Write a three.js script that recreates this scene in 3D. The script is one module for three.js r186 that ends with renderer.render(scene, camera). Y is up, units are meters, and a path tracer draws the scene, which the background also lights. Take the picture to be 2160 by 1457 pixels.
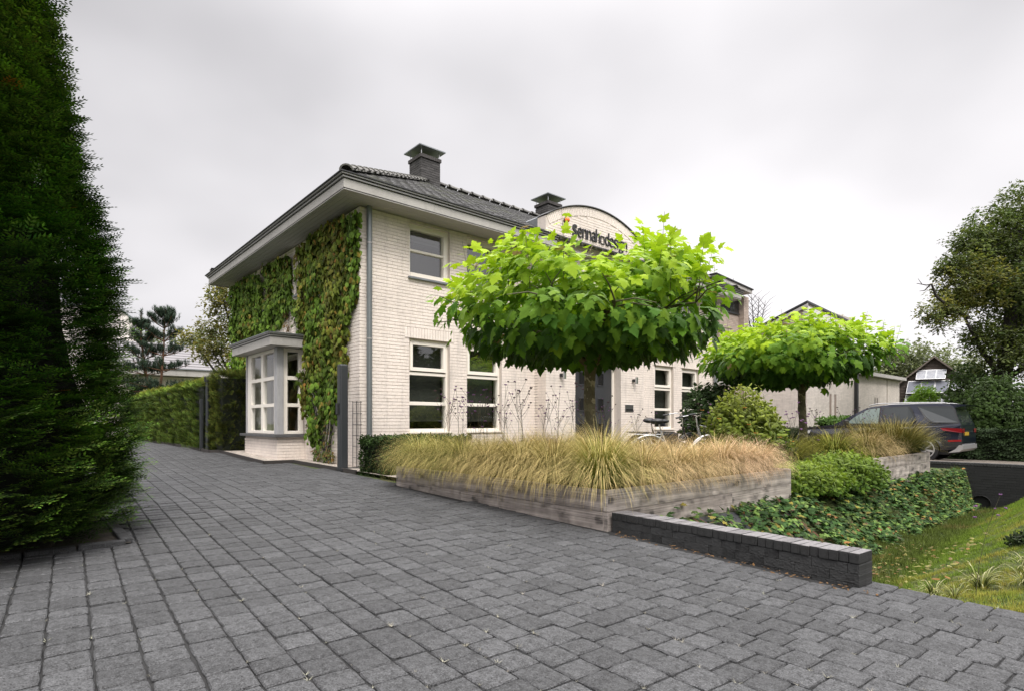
import * as THREE from 'three';
import { mergeGeometries } from 'three/addons/utils/BufferGeometryUtils.js';
import { FontLoader } from 'three/addons/loaders/FontLoader.js';
import { TextGeometry } from 'three/addons/geometries/TextGeometry.js';
import { RoundedBoxGeometry } from 'three/addons/geometries/RoundedBoxGeometry.js';

// ---------------------------------------------------------------- camera, sky, sun, exposure
// World: x runs along the house front, z towards the street, y up; the house corner stands at the origin.
const scene = new THREE.Scene();
const EYE = new THREE.Vector3(-4.676, 0.98, 9.635);
const camera = new THREE.PerspectiveCamera(2 * Math.atan(1457 / 2 / 1210) * 180 / Math.PI, 2160 / 1457, 0.05, 900);
camera.position.copy(EYE);
camera.lookAt(EYE.x + 0.6532, EYE.y, EYE.z - 0.7572);
camera.setViewOffset(2160, 1457, 0, -161.5, 2160, 1457);   // shift lens: verticals stay upright
scene.add(camera);

const renderer = new THREE.WebGLRenderer({ antialias: true });
renderer.toneMapping = THREE.LinearToneMapping;
renderer.toneMappingExposure = 1.38;
renderer.shadowMap.enabled = true;

const SUN_DIR = new THREE.Vector3(-0.26, 0.80, 0.52).normalize();
const sun = new THREE.DirectionalLight(new THREE.Color().setRGB(1.0, 0.95, 0.87), 1.5);
sun.position.copy(SUN_DIR).multiplyScalar(60);
sun.castShadow = true;
sun.shadow.radius = 26;
sun.shadow.mapSize.set(2048, 2048);
Object.assign(sun.shadow.camera, { left: -30, right: 40, top: 30, bottom: -30, near: 1, far: 160 });
scene.add(sun, sun.target);

// ---------------------------------------------------------------- random numbers and noise
function rng(seed) {
  let s = seed >>> 0;
  return () => { s = (s + 0x6d2b79f5) | 0; let t = Math.imul(s ^ (s >>> 15), 1 | s); t = (t + Math.imul(t ^ (t >>> 7), 61 | t)) ^ t; return ((t ^ (t >>> 14)) >>> 0) / 4294967296; };
}
const lerp = (a, b, t) => a + (b - a) * t;
const clamp = (x, a = 0, b = 1) => Math.min(b, Math.max(a, x));
const sstep = (a, b, x) => { const t = clamp((x - a) / (b - a)); return t * t * (3 - 2 * t); };
function hash2(x, y, s) { let h = Math.imul(x, 374761393) + Math.imul(y, 668265263) + Math.imul(s, 2147483647 ^ 1274126177); h = Math.imul(h ^ (h >>> 13), 1274126177); return ((h ^ (h >>> 16)) >>> 0) / 4294967296; }
function vnoise(x, y, s, px, py) {            // value noise, tiling when px, py are given
  const x0 = Math.floor(x), y0 = Math.floor(y), fx = x - x0, fy = y - y0, u = fx * fx * (3 - 2 * fx), v = fy * fy * (3 - 2 * fy);
  const w = (a, p) => p ? ((a % p) + p) % p : a;
  const a = hash2(w(x0, px), w(y0, py), s), b = hash2(w(x0 + 1, px), w(y0, py), s), c = hash2(w(x0, px), w(y0 + 1, py), s), d = hash2(w(x0 + 1, px), w(y0 + 1, py), s);
  return lerp(lerp(a, b, u), lerp(c, d, u), v);
}
function fbm(x, y, s, oct, px, py) { let t = 0, a = 0.5, n = 0; for (let i = 0; i < oct; i++) { t += a * vnoise(x, y, s + i * 17, px, py); n += a; a *= 0.5; x *= 2; y *= 2; if (px) { px *= 2; py *= 2; } } return t / n; }

// overcast sky: bright all over, cloud sheets with soft darker bellies, brighter around the hidden sun
{
  const W = 1024, H = 512, d = new Float32Array(W * H * 4);
  for (let j = 0; j < H; j++) for (let i = 0; i < W; i++) {
    const el = ((j + 0.5) / H - 0.5) * Math.PI, az = ((i + 0.5) / W - 0.5) * 2 * Math.PI;
    const x = Math.cos(el) * Math.cos(az), y = Math.sin(el), z = Math.cos(el) * Math.sin(az);
    const k = 1 / (Math.max(y, 0) + 0.28);
    const n1 = fbm(x * k * 1.1 + 7.3, z * k * 1.1 + 3.1, 5, 4), n2 = fbm(x * k * 3.1 + 1.7, z * k * 3.1 + 9.2, 9, 4);
    const cl = (n1 - 0.5) * 1.5 + (n2 - 0.5) * 0.55;
    const sunny = Math.max(0, x * SUN_DIR.x + y * SUN_DIR.y + z * SUN_DIR.z);
    const thin = 0.5 + 0.5 * (x * 0.957 - z * 0.29);            // the sheet is thinner towards +x
    const up = Math.max(y, 0);
    let L = (0.735 - 0.06 * up) * clamp(0.62 + 1.15 * (thin - 0.63), 0.5, 1.06) + 2.5 * sstep(0.5, 1.05, up) + 1.6 * Math.pow(sunny, 3) + cl * (0.2 + 0.5 * up * up);
    L = Math.max(L, 0.34);
    if (y < 0) L = 0.35;
    const w = clamp(1 - L, 0, 0.5);
    const o = (j * W + i) * 4;
    d[o] = L * (1.0 - 0.02 * w); d[o + 1] = L * (0.972 + 0.0 * w); d[o + 2] = L * (0.985 + 0.05 * w); d[o + 3] = 1;
  }
  const t = new THREE.DataTexture(d, W, H, THREE.RGBAFormat, THREE.FloatType);
  t.mapping = THREE.EquirectangularReflectionMapping; t.magFilter = THREE.LinearFilter; t.minFilter = THREE.LinearFilter; t.wrapS = THREE.RepeatWrapping; t.needsUpdate = true;
  scene.background = t; scene.environment = t;
}

// ---------------------------------------------------------------- naming, tagging, geometry helpers
const used = new Map();
function numbered(name) { const n = used.get(name) ?? 0; used.set(name, n + 1); return n ? `${name}_${String(n).padStart(3, '0')}` : name; }
function tag(o, label, category, group) { o.userData = { ...o.userData, label, category }; if (group) o.userData.group = group; return o; }
function thing(name, label, category, [x, y, z] = [0, 0, 0], turn = 0, group) {
  const o = new THREE.Group(); o.name = numbered(name); scene.add(o); o.position.set(x, y, z); o.rotation.y = turn; return tag(o, label, category, group);
}
function part(name, geo, mat, parent) { const m = new THREE.Mesh(geo, mat); m.name = parent === scene ? numbered(name) : name; parent.add(m); return m; }
function struct(name, geo, mat) { const m = part(name, geo, mat, scene); m.userData.kind = 'structure'; return m; }
function copyOf(o, label, group) { const c = o.clone(); c.name = numbered(o.name.replace(/_\d{3}$/, '')); scene.add(c); c.userData = { ...o.userData, label: label ?? o.userData.label }; if (group) c.userData.group = group; return c; }
const stuffed = (o) => { o.userData.kind = 'stuff'; return o; };
const ORD = ['first', 'second', 'third', 'fourth', 'fifth', 'sixth', 'seventh', 'eighth', 'ninth', 'tenth', 'eleventh', 'twelfth'];

class B {                                        // collects triangles; uv in metres by the dominant axis
  constructor() { this.p = []; this.n = []; this.u = []; this.c = []; this.hasC = false; this.flip = false; }
  tri(a, b, c, uv, col) {
    const ux = b[0] - a[0], uy = b[1] - a[1], uz = b[2] - a[2], vx = c[0] - a[0], vy = c[1] - a[1], vz = c[2] - a[2];
    let nx = uy * vz - uz * vy, ny = uz * vx - ux * vz, nz = ux * vy - uy * vx; const l = Math.hypot(nx, ny, nz) || 1; nx /= l; ny /= l; nz /= l;
    const ax = Math.abs(nx), ay = Math.abs(ny), az = Math.abs(nz);
    [a, b, c].forEach((q, i) => {
      this.p.push(q[0], q[1], q[2]); this.n.push(nx, ny, nz);
      if (uv) this.u.push(uv[i][0], uv[i][1]);
      else if (ay >= ax && ay >= az) this.u.push(q[0], -q[2]); else if (ax >= az) this.u.push(q[2], q[1]); else this.u.push(q[0], q[1]);
      if (col) { this.hasC = true; this.c.push(...(col[0].length ? col[i] : col)); } else this.c.push(1, 1, 1);
    });
    return this;
  }
  quad(a, b, c, d, col, uv) { this.tri(a, b, c, uv && [uv[0], uv[1], uv[2]], col); this.tri(a, c, d, uv && [uv[0], uv[2], uv[3]], col && col[0].length ? [col[0], col[2], col[3]] : col); return this; }
  box(x0, y0, z0, x1, y1, z1, col, skip = '') {
    const P = (x, y, z) => [x, y, z];
    if (!skip.includes('f')) this.quad(P(x0, y0, z1), P(x1, y0, z1), P(x1, y1, z1), P(x0, y1, z1), col);
    if (!skip.includes('b')) this.quad(P(x1, y0, z0), P(x0, y0, z0), P(x0, y1, z0), P(x1, y1, z0), col);
    if (!skip.includes('l')) this.quad(P(x0, y0, z0), P(x0, y0, z1), P(x0, y1, z1), P(x0, y1, z0), col);
    if (!skip.includes('r')) this.quad(P(x1, y0, z1), P(x1, y0, z0), P(x1, y1, z0), P(x1, y1, z1), col);
    if (!skip.includes('t')) this.quad(P(x0, y1, z1), P(x1, y1, z1), P(x1, y1, z0), P(x0, y1, z0), col);
    if (!skip.includes('d')) this.quad(P(x0, y0, z0), P(x1, y0, z0), P(x1, y0, z1), P(x0, y0, z1), col);
    return this;
  }
  cbox(x0, y0, z0, x1, y1, z1, ch = 0.004) {      // box with chamfered edges
    const g = new RoundedBoxGeometry(x1 - x0, y1 - y0, z1 - z0, 1, ch); g.translate((x0 + x1) / 2, (y0 + y1) / 2, (z0 + z1) / 2); return this.add(g, null, true);
  }
  add(g, m, worldUV) {
    g = g.index ? g.toNonIndexed() : g.clone(); if (m) g.applyMatrix4(m);
    const p = g.attributes.position.array, n = g.attributes.normal.array, u = g.attributes.uv?.array, c = g.attributes.color?.array;
    for (let i = 0; i < p.length / 3; i++) {
      const x = p[3 * i], y = p[3 * i + 1], z = p[3 * i + 2]; this.p.push(x, y, z); this.n.push(n[3 * i], n[3 * i + 1], n[3 * i + 2]);
      if (worldUV || !u) { const ax = Math.abs(n[3 * i]), ay = Math.abs(n[3 * i + 1]), az = Math.abs(n[3 * i + 2]); if (ay >= ax && ay >= az) this.u.push(x, -z); else if (ax >= az) this.u.push(z, y); else this.u.push(x, y); }
      else this.u.push(u[2 * i], u[2 * i + 1]);
      if (c) { this.hasC = true; this.c.push(c[3 * i], c[3 * i + 1], c[3 * i + 2]); } else this.c.push(1, 1, 1);
    }
    return this;
  }
  tube(pts, radii, seg = 6, col) {               // a tapered tube through points
    const V = pts.map((q) => q.isVector3 ? q : new THREE.Vector3(...q)), N = V.length, rad = (i) => Array.isArray(radii) ? radii[i] : radii;
    const rings = []; let side = null, L = 0; const Ls = [];
    for (let i = 0; i < N; i++) {
      const t = new THREE.Vector3().subVectors(V[Math.min(i + 1, N - 1)], V[Math.max(i - 1, 0)]).normalize();
      if (!side) side = Math.abs(t.y) < 0.9 ? new THREE.Vector3(0, 1, 0).cross(t).normalize() : new THREE.Vector3(1, 0, 0).cross(t).normalize();
      side = side.clone().addScaledVector(t, -side.dot(t)).normalize(); const up = new THREE.Vector3().crossVectors(t, side);
      if (i) L += V[i].distanceTo(V[i - 1]); Ls.push(L);
      rings.push(Array.from({ length: seg + 1 }, (_, k) => { const a = k / seg * 2 * Math.PI; const n = side.clone().multiplyScalar(Math.cos(a)).addScaledVector(up, Math.sin(a)); return { p: V[i].clone().addScaledVector(n, rad(i)), n }; }));
    }
    const put = (q, u, v, c) => { this.p.push(q.p.x, q.p.y, q.p.z); this.n.push(q.n.x, q.n.y, q.n.z); this.u.push(u, v); if (c) { this.hasC = true; this.c.push(...c); } else this.c.push(1, 1, 1); };
    for (let i = 0; i < N - 1; i++) for (let k = 0; k < seg; k++) {
      const a = rings[i][k], b = rings[i][k + 1], c = rings[i + 1][k + 1], d = rings[i + 1][k], r0 = 2 * Math.PI * rad(0), u0 = k / seg * r0, u1 = (k + 1) / seg * r0;
      put(a, u0, Ls[i], col); put(b, u1, Ls[i], col); put(c, u1, Ls[i + 1], col); put(a, u0, Ls[i], col); put(c, u1, Ls[i + 1], col); put(d, u0, Ls[i + 1], col);
    }
    return this;
  }
  geo() {
    const g = new THREE.BufferGeometry();
    g.setAttribute('position', new THREE.Float32BufferAttribute(this.p, 3)); g.setAttribute('normal', new THREE.Float32BufferAttribute(this.n, 3)); g.setAttribute('uv', new THREE.Float32BufferAttribute(this.u, 2));
    if (this.hasC) g.setAttribute('color', new THREE.Float32BufferAttribute(this.c, 3));
    return g;
  }
}
function prism(pts, d0, d1, axis) {              // polygon [a,b] pushed from d0 to d1 along an axis: 'x': (z,y); 'y': (x,z); 'z': (x,y)
  const s = new THREE.Shape(pts.map(([a, b]) => new THREE.Vector2(a, b)));
  const g = new THREE.ExtrudeGeometry(s, { depth: Math.abs(d1 - d0), bevelEnabled: false });
  g.translate(0, 0, Math.min(d0, d1));
  if (axis === 'x') g.applyMatrix4(new THREE.Matrix4().set(0, 0, 1, 0, 0, 1, 0, 0, 1, 0, 0, 0, 0, 0, 0, 1));
  if (axis === 'y') g.applyMatrix4(new THREE.Matrix4().set(1, 0, 0, 0, 0, 0, 1, 0, 0, 1, 0, 0, 0, 0, 0, 1));
  if (axis !== 'z') { const i = g.attributes.position.array, n = g.attributes.normal.array, u = g.attributes.uv.array; for (let k = 0; k < i.length; k += 9) for (let c = 0; c < 3; c++) { [i[k + 3 + c], i[k + 6 + c]] = [i[k + 6 + c], i[k + 3 + c]]; [n[k + 3 + c], n[k + 6 + c]] = [n[k + 6 + c], n[k + 3 + c]]; } }
  return new B().add(g, null, true).geo();
}

// ---------------------------------------------------------------- textures
function tex(W, H, f, srgb = true) {             // f(u, v) -> grey or [r, g, b] in 0..1 (linear); u, v in 0..1 and tiling
  const d = new Uint8Array(W * H * 4), g = (x) => Math.round(255 * clamp(srgb ? (x <= 0.0031308 ? x * 12.92 : 1.055 * Math.pow(x, 1 / 2.4) - 0.055) : x));
  for (let j = 0; j < H; j++) for (let i = 0; i < W; i++) { let c = f((i + 0.5) / W, (j + 0.5) / H, i, j); if (!c.length) c = [c, c, c]; const o = (j * W + i) * 4; d[o] = g(c[0]); d[o + 1] = g(c[1]); d[o + 2] = g(c[2]); d[o + 3] = 255; }
  const t = new THREE.DataTexture(d, W, H); t.wrapS = t.wrapT = THREE.RepeatWrapping; t.magFilter = THREE.LinearFilter; t.minFilter = THREE.LinearMipmapLinearFilter; t.generateMipmaps = true; if (srgb) t.colorSpace = THREE.SRGBColorSpace; t.needsUpdate = true; return t;
}
function rep(t, mx, my = mx) { const c = t.clone(); c.repeat.set(1 / mx, 1 / my); c.needsUpdate = true; return c; }   // one tile covers mx by my metres
const n512 = tex(512, 512, (u, v) => 0.72 + 0.5 * (fbm(u * 8, v * 8, 3, 6, 8, 8) - 0.5));          // soft mottling around 0.72
const nBump = tex(512, 512, (u, v) => fbm(u * 32, v * 32, 21, 4, 32, 32), false);
const grit = tex(512, 512, (u, v, i, j) => {      // granular stone: dark and light grains
  const a = hash2(i >> 1, j >> 1, 4), b = hash2(i, j, 8), c = hash2((i + 1) >> 1, (j + 1) >> 1, 77), m = fbm(u * 10, v * 10, 31, 4, 10, 10);
  let k2 = fbm(u * 56, v * 56, 33, 2, 56, 56);
  let x = 0.5 + 0.16 * (m - 0.5) + 0.36 * (a - 0.5) + 0.22 * (b - 0.5) + 0.42 * (k2 - 0.5); if (c > 0.95) x += 0.45; if (c < 0.09) x -= 0.33; return clamp(x, 0.06, 1);
});
const gritB = tex(512, 512, (u, v, i, j) => 0.5 * fbm(u * 60, v * 60, 12, 3, 60, 60) + 0.3 * hash2(i >> 1, j >> 1, 4) + 0.3 * fbm(u * 9, v * 9, 55, 3, 9, 9), false);
const wood = tex(1024, 256, (u, v) => {           // weathered softwood: long grain, knots, rain stains
  const g = fbm(u * 3, v * 40, 41, 5, 3, 40), w = fbm(u * 5, v * 3, 43, 4, 5, 3), st = fbm(u * 9, v * 2, 47, 4, 9, 2);
  let kn = 0; for (const [kx, ky, r] of [[0.17, 0.4, 0.03], [0.46, 0.62, 0.04], [0.71, 0.3, 0.026], [0.9, 0.7, 0.033]]) { const dx = (u - kx) * 2.2, dy = v - ky; const q = Math.hypot(dx, dy * 0.9); kn = Math.max(kn, Math.exp(-((q / r) ** 2)) * 0.4 + 0.16 * Math.exp(-((q / (r * 3)) ** 2)) * (0.5 + 0.5 * Math.sin(q * 240))); }
  const x = clamp(0.30 + 0.34 * (g - 0.5) + 0.35 * (w - 0.5) - 0.6 * sstep(0.5, 0.75, st) * 0.30 - kn * 0.2, 0.05, 0.8);
  const cr = fbm(u * 26, v * 2, 49, 3, 26, 2), q = x * (1 + 0.5 * (cr - 0.5)); return [q * 1.36, q * 1.21, q * 1.1];
});
const woodB = tex(1024, 256, (u, v) => fbm(u * 3, v * 60, 41, 5, 3, 60), false);
const slurry = tex(512, 512, (u, v) => {          // black painted brick with pale rain streaks
  const a = fbm(u * 6, v * 6, 61, 5, 6, 6), s = fbm(u * 46, v * 3, 67, 4, 46, 3), b = fbm(u * 5, v * 4, 69, 3, 5, 4); const x = 0.26 + 0.4 * (a - 0.5) + 0.95 * Math.max(0, s - 0.48) * sstep(0.38, 0.72, b); return [x, x * 1.0, x * 0.98];
});
const barkT = tex(512, 512, (u, v) => {           // plane bark: flakes of olive, grey and cream
  const a = fbm(u * 6, v * 8, 71, 4, 6, 8), b = fbm(u * 9 + 0.4, v * 11, 73, 4, 9, 11), c = fbm(u * 40, v * 30, 75, 3, 40, 30);
  let col = [0.105, 0.095, 0.058]; if (a > 0.54) col = [0.155, 0.14, 0.085]; if (b > 0.63) col = [0.36, 0.33, 0.23]; const k = 0.75 + 0.5 * c; return col.map((q) => q * k);
});
const grimeT = tex(512, 512, (u, v) => { const a = fbm(u * 4, v * 4, 81, 5, 4, 4), s = fbm(u * 30, v * 4, 83, 4, 30, 4), f = fbm(u * 90, v * 90, 85, 2, 90, 90); return clamp(0.94 + 0.26 * (a - 0.5) - 0.42 * Math.max(0, s - 0.56) + 0.12 * (f - 0.5), 0, 1); });
const soilT = tex(512, 512, (u, v, i, j) => { const a = fbm(u * 12, v * 12, 91, 5, 12, 12), h = hash2(i >> 1, j >> 1, 5); const x = 0.035 + 0.05 * (a - 0.3) + 0.03 * (h - 0.5); return [x * 1.15, x * 0.95, x * 0.72]; });
const lawnT = tex(512, 512, (u, v, i, j) => { const a = fbm(u * 14, v * 14, 95, 5, 14, 14), b = fbm(u * 4, v * 4, 97, 3, 4, 4), h = hash2(i, j, 15); const x = 0.075 + 0.09 * (a - 0.5) + 0.05 * (h - 0.5); return [x * (0.62 + 0.7 * (b - 0.3)), x * 1.0, x * 0.22]; });
const gravelT = tex(512, 512, (u, v, i, j) => { const a = hash2(i >> 2, j >> 2, 2), b = hash2((i + 2) >> 2, (j + 2) >> 2, 6), m = fbm(u * 8, v * 8, 99, 3, 8, 8); const x = 0.34 + 0.3 * (a - 0.5) + 0.2 * (b - 0.5) + 0.2 * (m - 0.5); return [x * 1.1, x * 0.97, x * 0.84]; });

// ---------------------------------------------------------------- materials
const rgb = (r, g, b) => new THREE.Color().setRGB(r, g, b);
const std = (color, o = {}) => new THREE.MeshStandardMaterial({ color, roughness: 0.8, metalness: 0, ...o });
const leafMat = (o = {}) => new THREE.MeshPhysicalMaterial({ color: rgb(1, 1, 1), roughness: 0.86, transmission: 0.5, thickness: 0, side: THREE.DoubleSide, ior: 1.42, specularIntensity: 0.4, ...o });
const M = {
  brick: std(rgb(0.82, 0.74, 0.665), { roughness: 0.82, map: rep(grimeT, 2.6), bumpMap: rep(nBump, 0.5), bumpScale: 0.004 }),
  mortar: std(rgb(0.66, 0.59, 0.53), { roughness: 0.9, map: rep(grimeT, 2.6) }),
  cream: std(rgb(0.86, 0.805, 0.72), { roughness: 0.42 }),
  fascia: std(rgb(0.455, 0.435, 0.41), { roughness: 0.5, map: rep(grimeT, 3.1) }),
  soffit: std(rgb(0.40, 0.385, 0.345), { roughness: 0.6 }),
  gutterDark: std(rgb(0.028, 0.028, 0.03), { roughness: 0.5 }),
  gutterPale: std(rgb(0.36, 0.35, 0.34), { roughness: 0.4, metalness: 0.3 }),
  zinc: std(rgb(0.36, 0.385, 0.40), { roughness: 0.42, metalness: 0.65, map: rep(n512, 1.2) }),
  zincPipe: std(rgb(0.26, 0.285, 0.29), { roughness: 0.45, metalness: 0.5, map: rep(n512, 0.9, 2.2) }),
  tile: std(rgb(0.115, 0.112, 0.108), { roughness: 0.62, map: rep(n512, 0.9), bumpMap: rep(nBump, 0.4), bumpScale: 0.006 }),
  ridge: std(rgb(0.25, 0.243, 0.225), { roughness: 0.7, map: rep(n512, 0.5), bumpMap: rep(nBump, 0.3), bumpScale: 0.006 }),
  ridgeB: std(rgb(0.165, 0.16, 0.15), { roughness: 0.7, map: rep(n512, 0.4), bumpMap: rep(nBump, 0.3), bumpScale: 0.006 }),
  darkBrick: std(rgb(0.075, 0.072, 0.072), { roughness: 0.8, map: rep(n512, 0.4), bumpMap: rep(nBump, 0.3), bumpScale: 0.006 }),
  darkBrickB: std(rgb(0.115, 0.108, 0.104), { roughness: 0.8, map: rep(n512, 0.4), bumpMap: rep(nBump, 0.3), bumpScale: 0.006 }),
  stoneDark: std(rgb(0.13, 0.13, 0.132), { roughness: 0.5, map: rep(n512, 0.7) }),
  glass: new THREE.MeshPhysicalMaterial({ color: rgb(0.86, 0.9, 0.88), roughness: 0.02, transmission: 1, thickness: 0, ior: 2.3, side: THREE.DoubleSide }),
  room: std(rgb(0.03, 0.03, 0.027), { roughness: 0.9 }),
  blind: std(rgb(0.04, 0.042, 0.034), { roughness: 0.85 }),
  door: std(rgb(0.034, 0.036, 0.04), { roughness: 0.45 }),
  black: std(rgb(0.018, 0.019, 0.02), { roughness: 0.42 }),
  blackRough: std(rgb(0.02, 0.02, 0.02), { roughness: 0.85 }),
  anthracite: std(rgb(0.032, 0.035, 0.038), { roughness: 0.38 }),
  steel: std(rgb(0.62, 0.62, 0.63), { roughness: 0.28, metalness: 1 }),
  chrome: std(rgb(0.72, 0.72, 0.73), { roughness: 0.18, metalness: 1 }),
  wood: std(rgb(1, 1, 1), { roughness: 0.85, map: rep(wood, 2.3, 0.2), bumpMap: rep(woodB, 2.3, 0.2), bumpScale: 0.003 }),
  woodB: std(rgb(0.86, 0.85, 0.85), { roughness: 0.85, map: rep(wood, 1.9, 0.22), bumpMap: rep(woodB, 1.9, 0.22), bumpScale: 0.003 }),
  slurry: std(rgb(0.10, 0.102, 0.105), { roughness: 0.72, map: rep(slurry, 1.3), bumpMap: rep(nBump, 0.35), bumpScale: 0.006 }),
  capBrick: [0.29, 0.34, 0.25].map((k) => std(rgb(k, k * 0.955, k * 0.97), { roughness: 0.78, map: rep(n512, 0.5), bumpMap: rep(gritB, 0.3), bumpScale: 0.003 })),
  paver: [0.116, 0.126, 0.106, 0.136, 0.096].map((k) => std(rgb(k, k * 1.015, k * 1.05), { roughness: 0.78, map: rep(grit, 1.1), bumpMap: rep(gritB, 0.8), bumpScale: 0.006 })),
  joint: std(rgb(0.02, 0.02, 0.02), { roughness: 0.95 }),
  soil: std(rgb(1, 1, 1), { roughness: 0.95, map: rep(soilT, 1.3), bumpMap: rep(nBump, 0.5), bumpScale: 0.02 }),
  lawn: std(rgb(1, 1, 1), { roughness: 0.95, map: rep(lawnT, 1.7), bumpMap: rep(nBump, 0.4), bumpScale: 0.02 }),
  gravel: std(rgb(1, 1, 1), { roughness: 0.9, map: rep(gravelT, 1.1), bumpMap: rep(gritB, 0.4), bumpScale: 0.008 }),
  bark: std(rgb(1, 1, 1), { roughness: 0.85, map: rep(barkT, 0.62, 0.8), bumpMap: rep(nBump, 0.3), bumpScale: 0.006 }),
  barkDark: std(rgb(0.05, 0.043, 0.036), { roughness: 0.9, map: rep(n512, 0.5), bumpMap: rep(nBump, 0.3), bumpScale: 0.012 }),
  barkRed: std(rgb(0.17, 0.085, 0.045), { roughness: 0.9, map: rep(n512, 0.4) }),
  stem: std(rgb(0.075, 0.07, 0.035), { roughness: 0.8 }),
};
// how high the ground lies
const PROFILE = [[-40, 0.3], [-20, 0.3], [-8, 0.29], [-5, 0.225], [-2.3, 0.145], [0, 0.12], [2.4, 0.1], [6.3, 0], [8.4, -0.045], [10, -0.06], [40, -0.06]];
function gy(z) { for (let i = 1; i < PROFILE.length; i++) if (z <= PROFILE[i][0]) { const [a, b] = PROFILE[i - 1], [c, d] = PROFILE[i]; return lerp(b, d, (z - a) / (c - a)); } return -0.06; }
const ditchZ = (x) => 7.55 - 0.075 * Math.max(x, 0), ditchY = (x) => -0.62 - 0.039 * Math.max(x, 0);
function gardenY(x, z) { return lerp(gy(z), gy(z) * 0.5 - 0.13, sstep(-0.3, 6.5, x)) - 0.10 * sstep(10, 17, x); }
function terrainY(x, z) {
  if (x <= -0.52) return gy(z) - 0.09;
  const bank = gardenY(x, Math.min(z, 6.3)) - 0.015;
  if (z < 6.26) return x > 13 ? lerp(bank, -0.15 - 0.035 * (Math.min(x, 18) - 13), sstep(13, 14, x)) : bank;
  const lawnLevel = -0.055 - 0.006 * x, zc = ditchZ(x), yb = ditchY(x);
  let y;
  if (z < zc - 0.12) y = lerp(bank, yb, Math.pow(sstep(6.24, zc - 0.12, z), 0.9)); else y = lerp(yb, lawnLevel, sstep(zc + 0.1, zc + 1.75, z));
  if (x > 13.1) y = lerp(y, -0.15 - 0.035 * (Math.min(x, 18) - 13), sstep(13.1, 13.3, x));
  return y;
}
const nonIdx = (g) => g.index ? g.toNonIndexed() : g;

// ================================================================= ground
{
  const xs = [-220, -120, -60, -30, -18, -12, -8, -5, -3, -1.5, -0.62, -0.521, -0.519], zs = [-240, -140, -80, -45, -28, -20, -14, -10, -7, -5, -3, -1.5, 0, 1.5, 3, 4.5, 5.6, 6.1, 6.24];
  for (let x = -0.3; x < 18; x += x < 13.6 ? 0.22 : 0.5) xs.push(x); xs.push(13.09, 13.31); xs.sort((a, b) => a - b); xs.push(19, 22, 27, 34, 45, 60, 90, 140, 260);
  for (let z = 6.32; z < 9.8; z += 0.12) zs.push(z); zs.push(10.4, 11.5, 13, 16, 20, 30, 50, 90, 200);
  const p = [], uv = [], idx = [], nx = xs.length, R = rng(3);
  zs.forEach((z) => xs.forEach((x) => { const rough = x > -0.5 && x < 13 && z > 6.3 && z < 9.6 ? (fbm(x * 3, z * 3, 4, 3) - 0.5) * 0.10 : 0; p.push(x, terrainY(x, z) + rough * sstep(-0.5, 0.4, x), z); uv.push(x, -z); }));
  for (let j = 0; j < zs.length - 1; j++) for (let i = 0; i < nx - 1; i++) { const a = j * nx + i; idx.push(a, a + nx, a + 1, a + 1, a + nx, a + nx + 1); }
  const g = new THREE.BufferGeometry(); g.setAttribute('position', new THREE.Float32BufferAttribute(p, 3)); g.setAttribute('uv', new THREE.Float32BufferAttribute(uv, 2)); g.setIndex(idx); g.computeVertexNormals();
  struct('ground', g, M.lawn);
}

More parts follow.
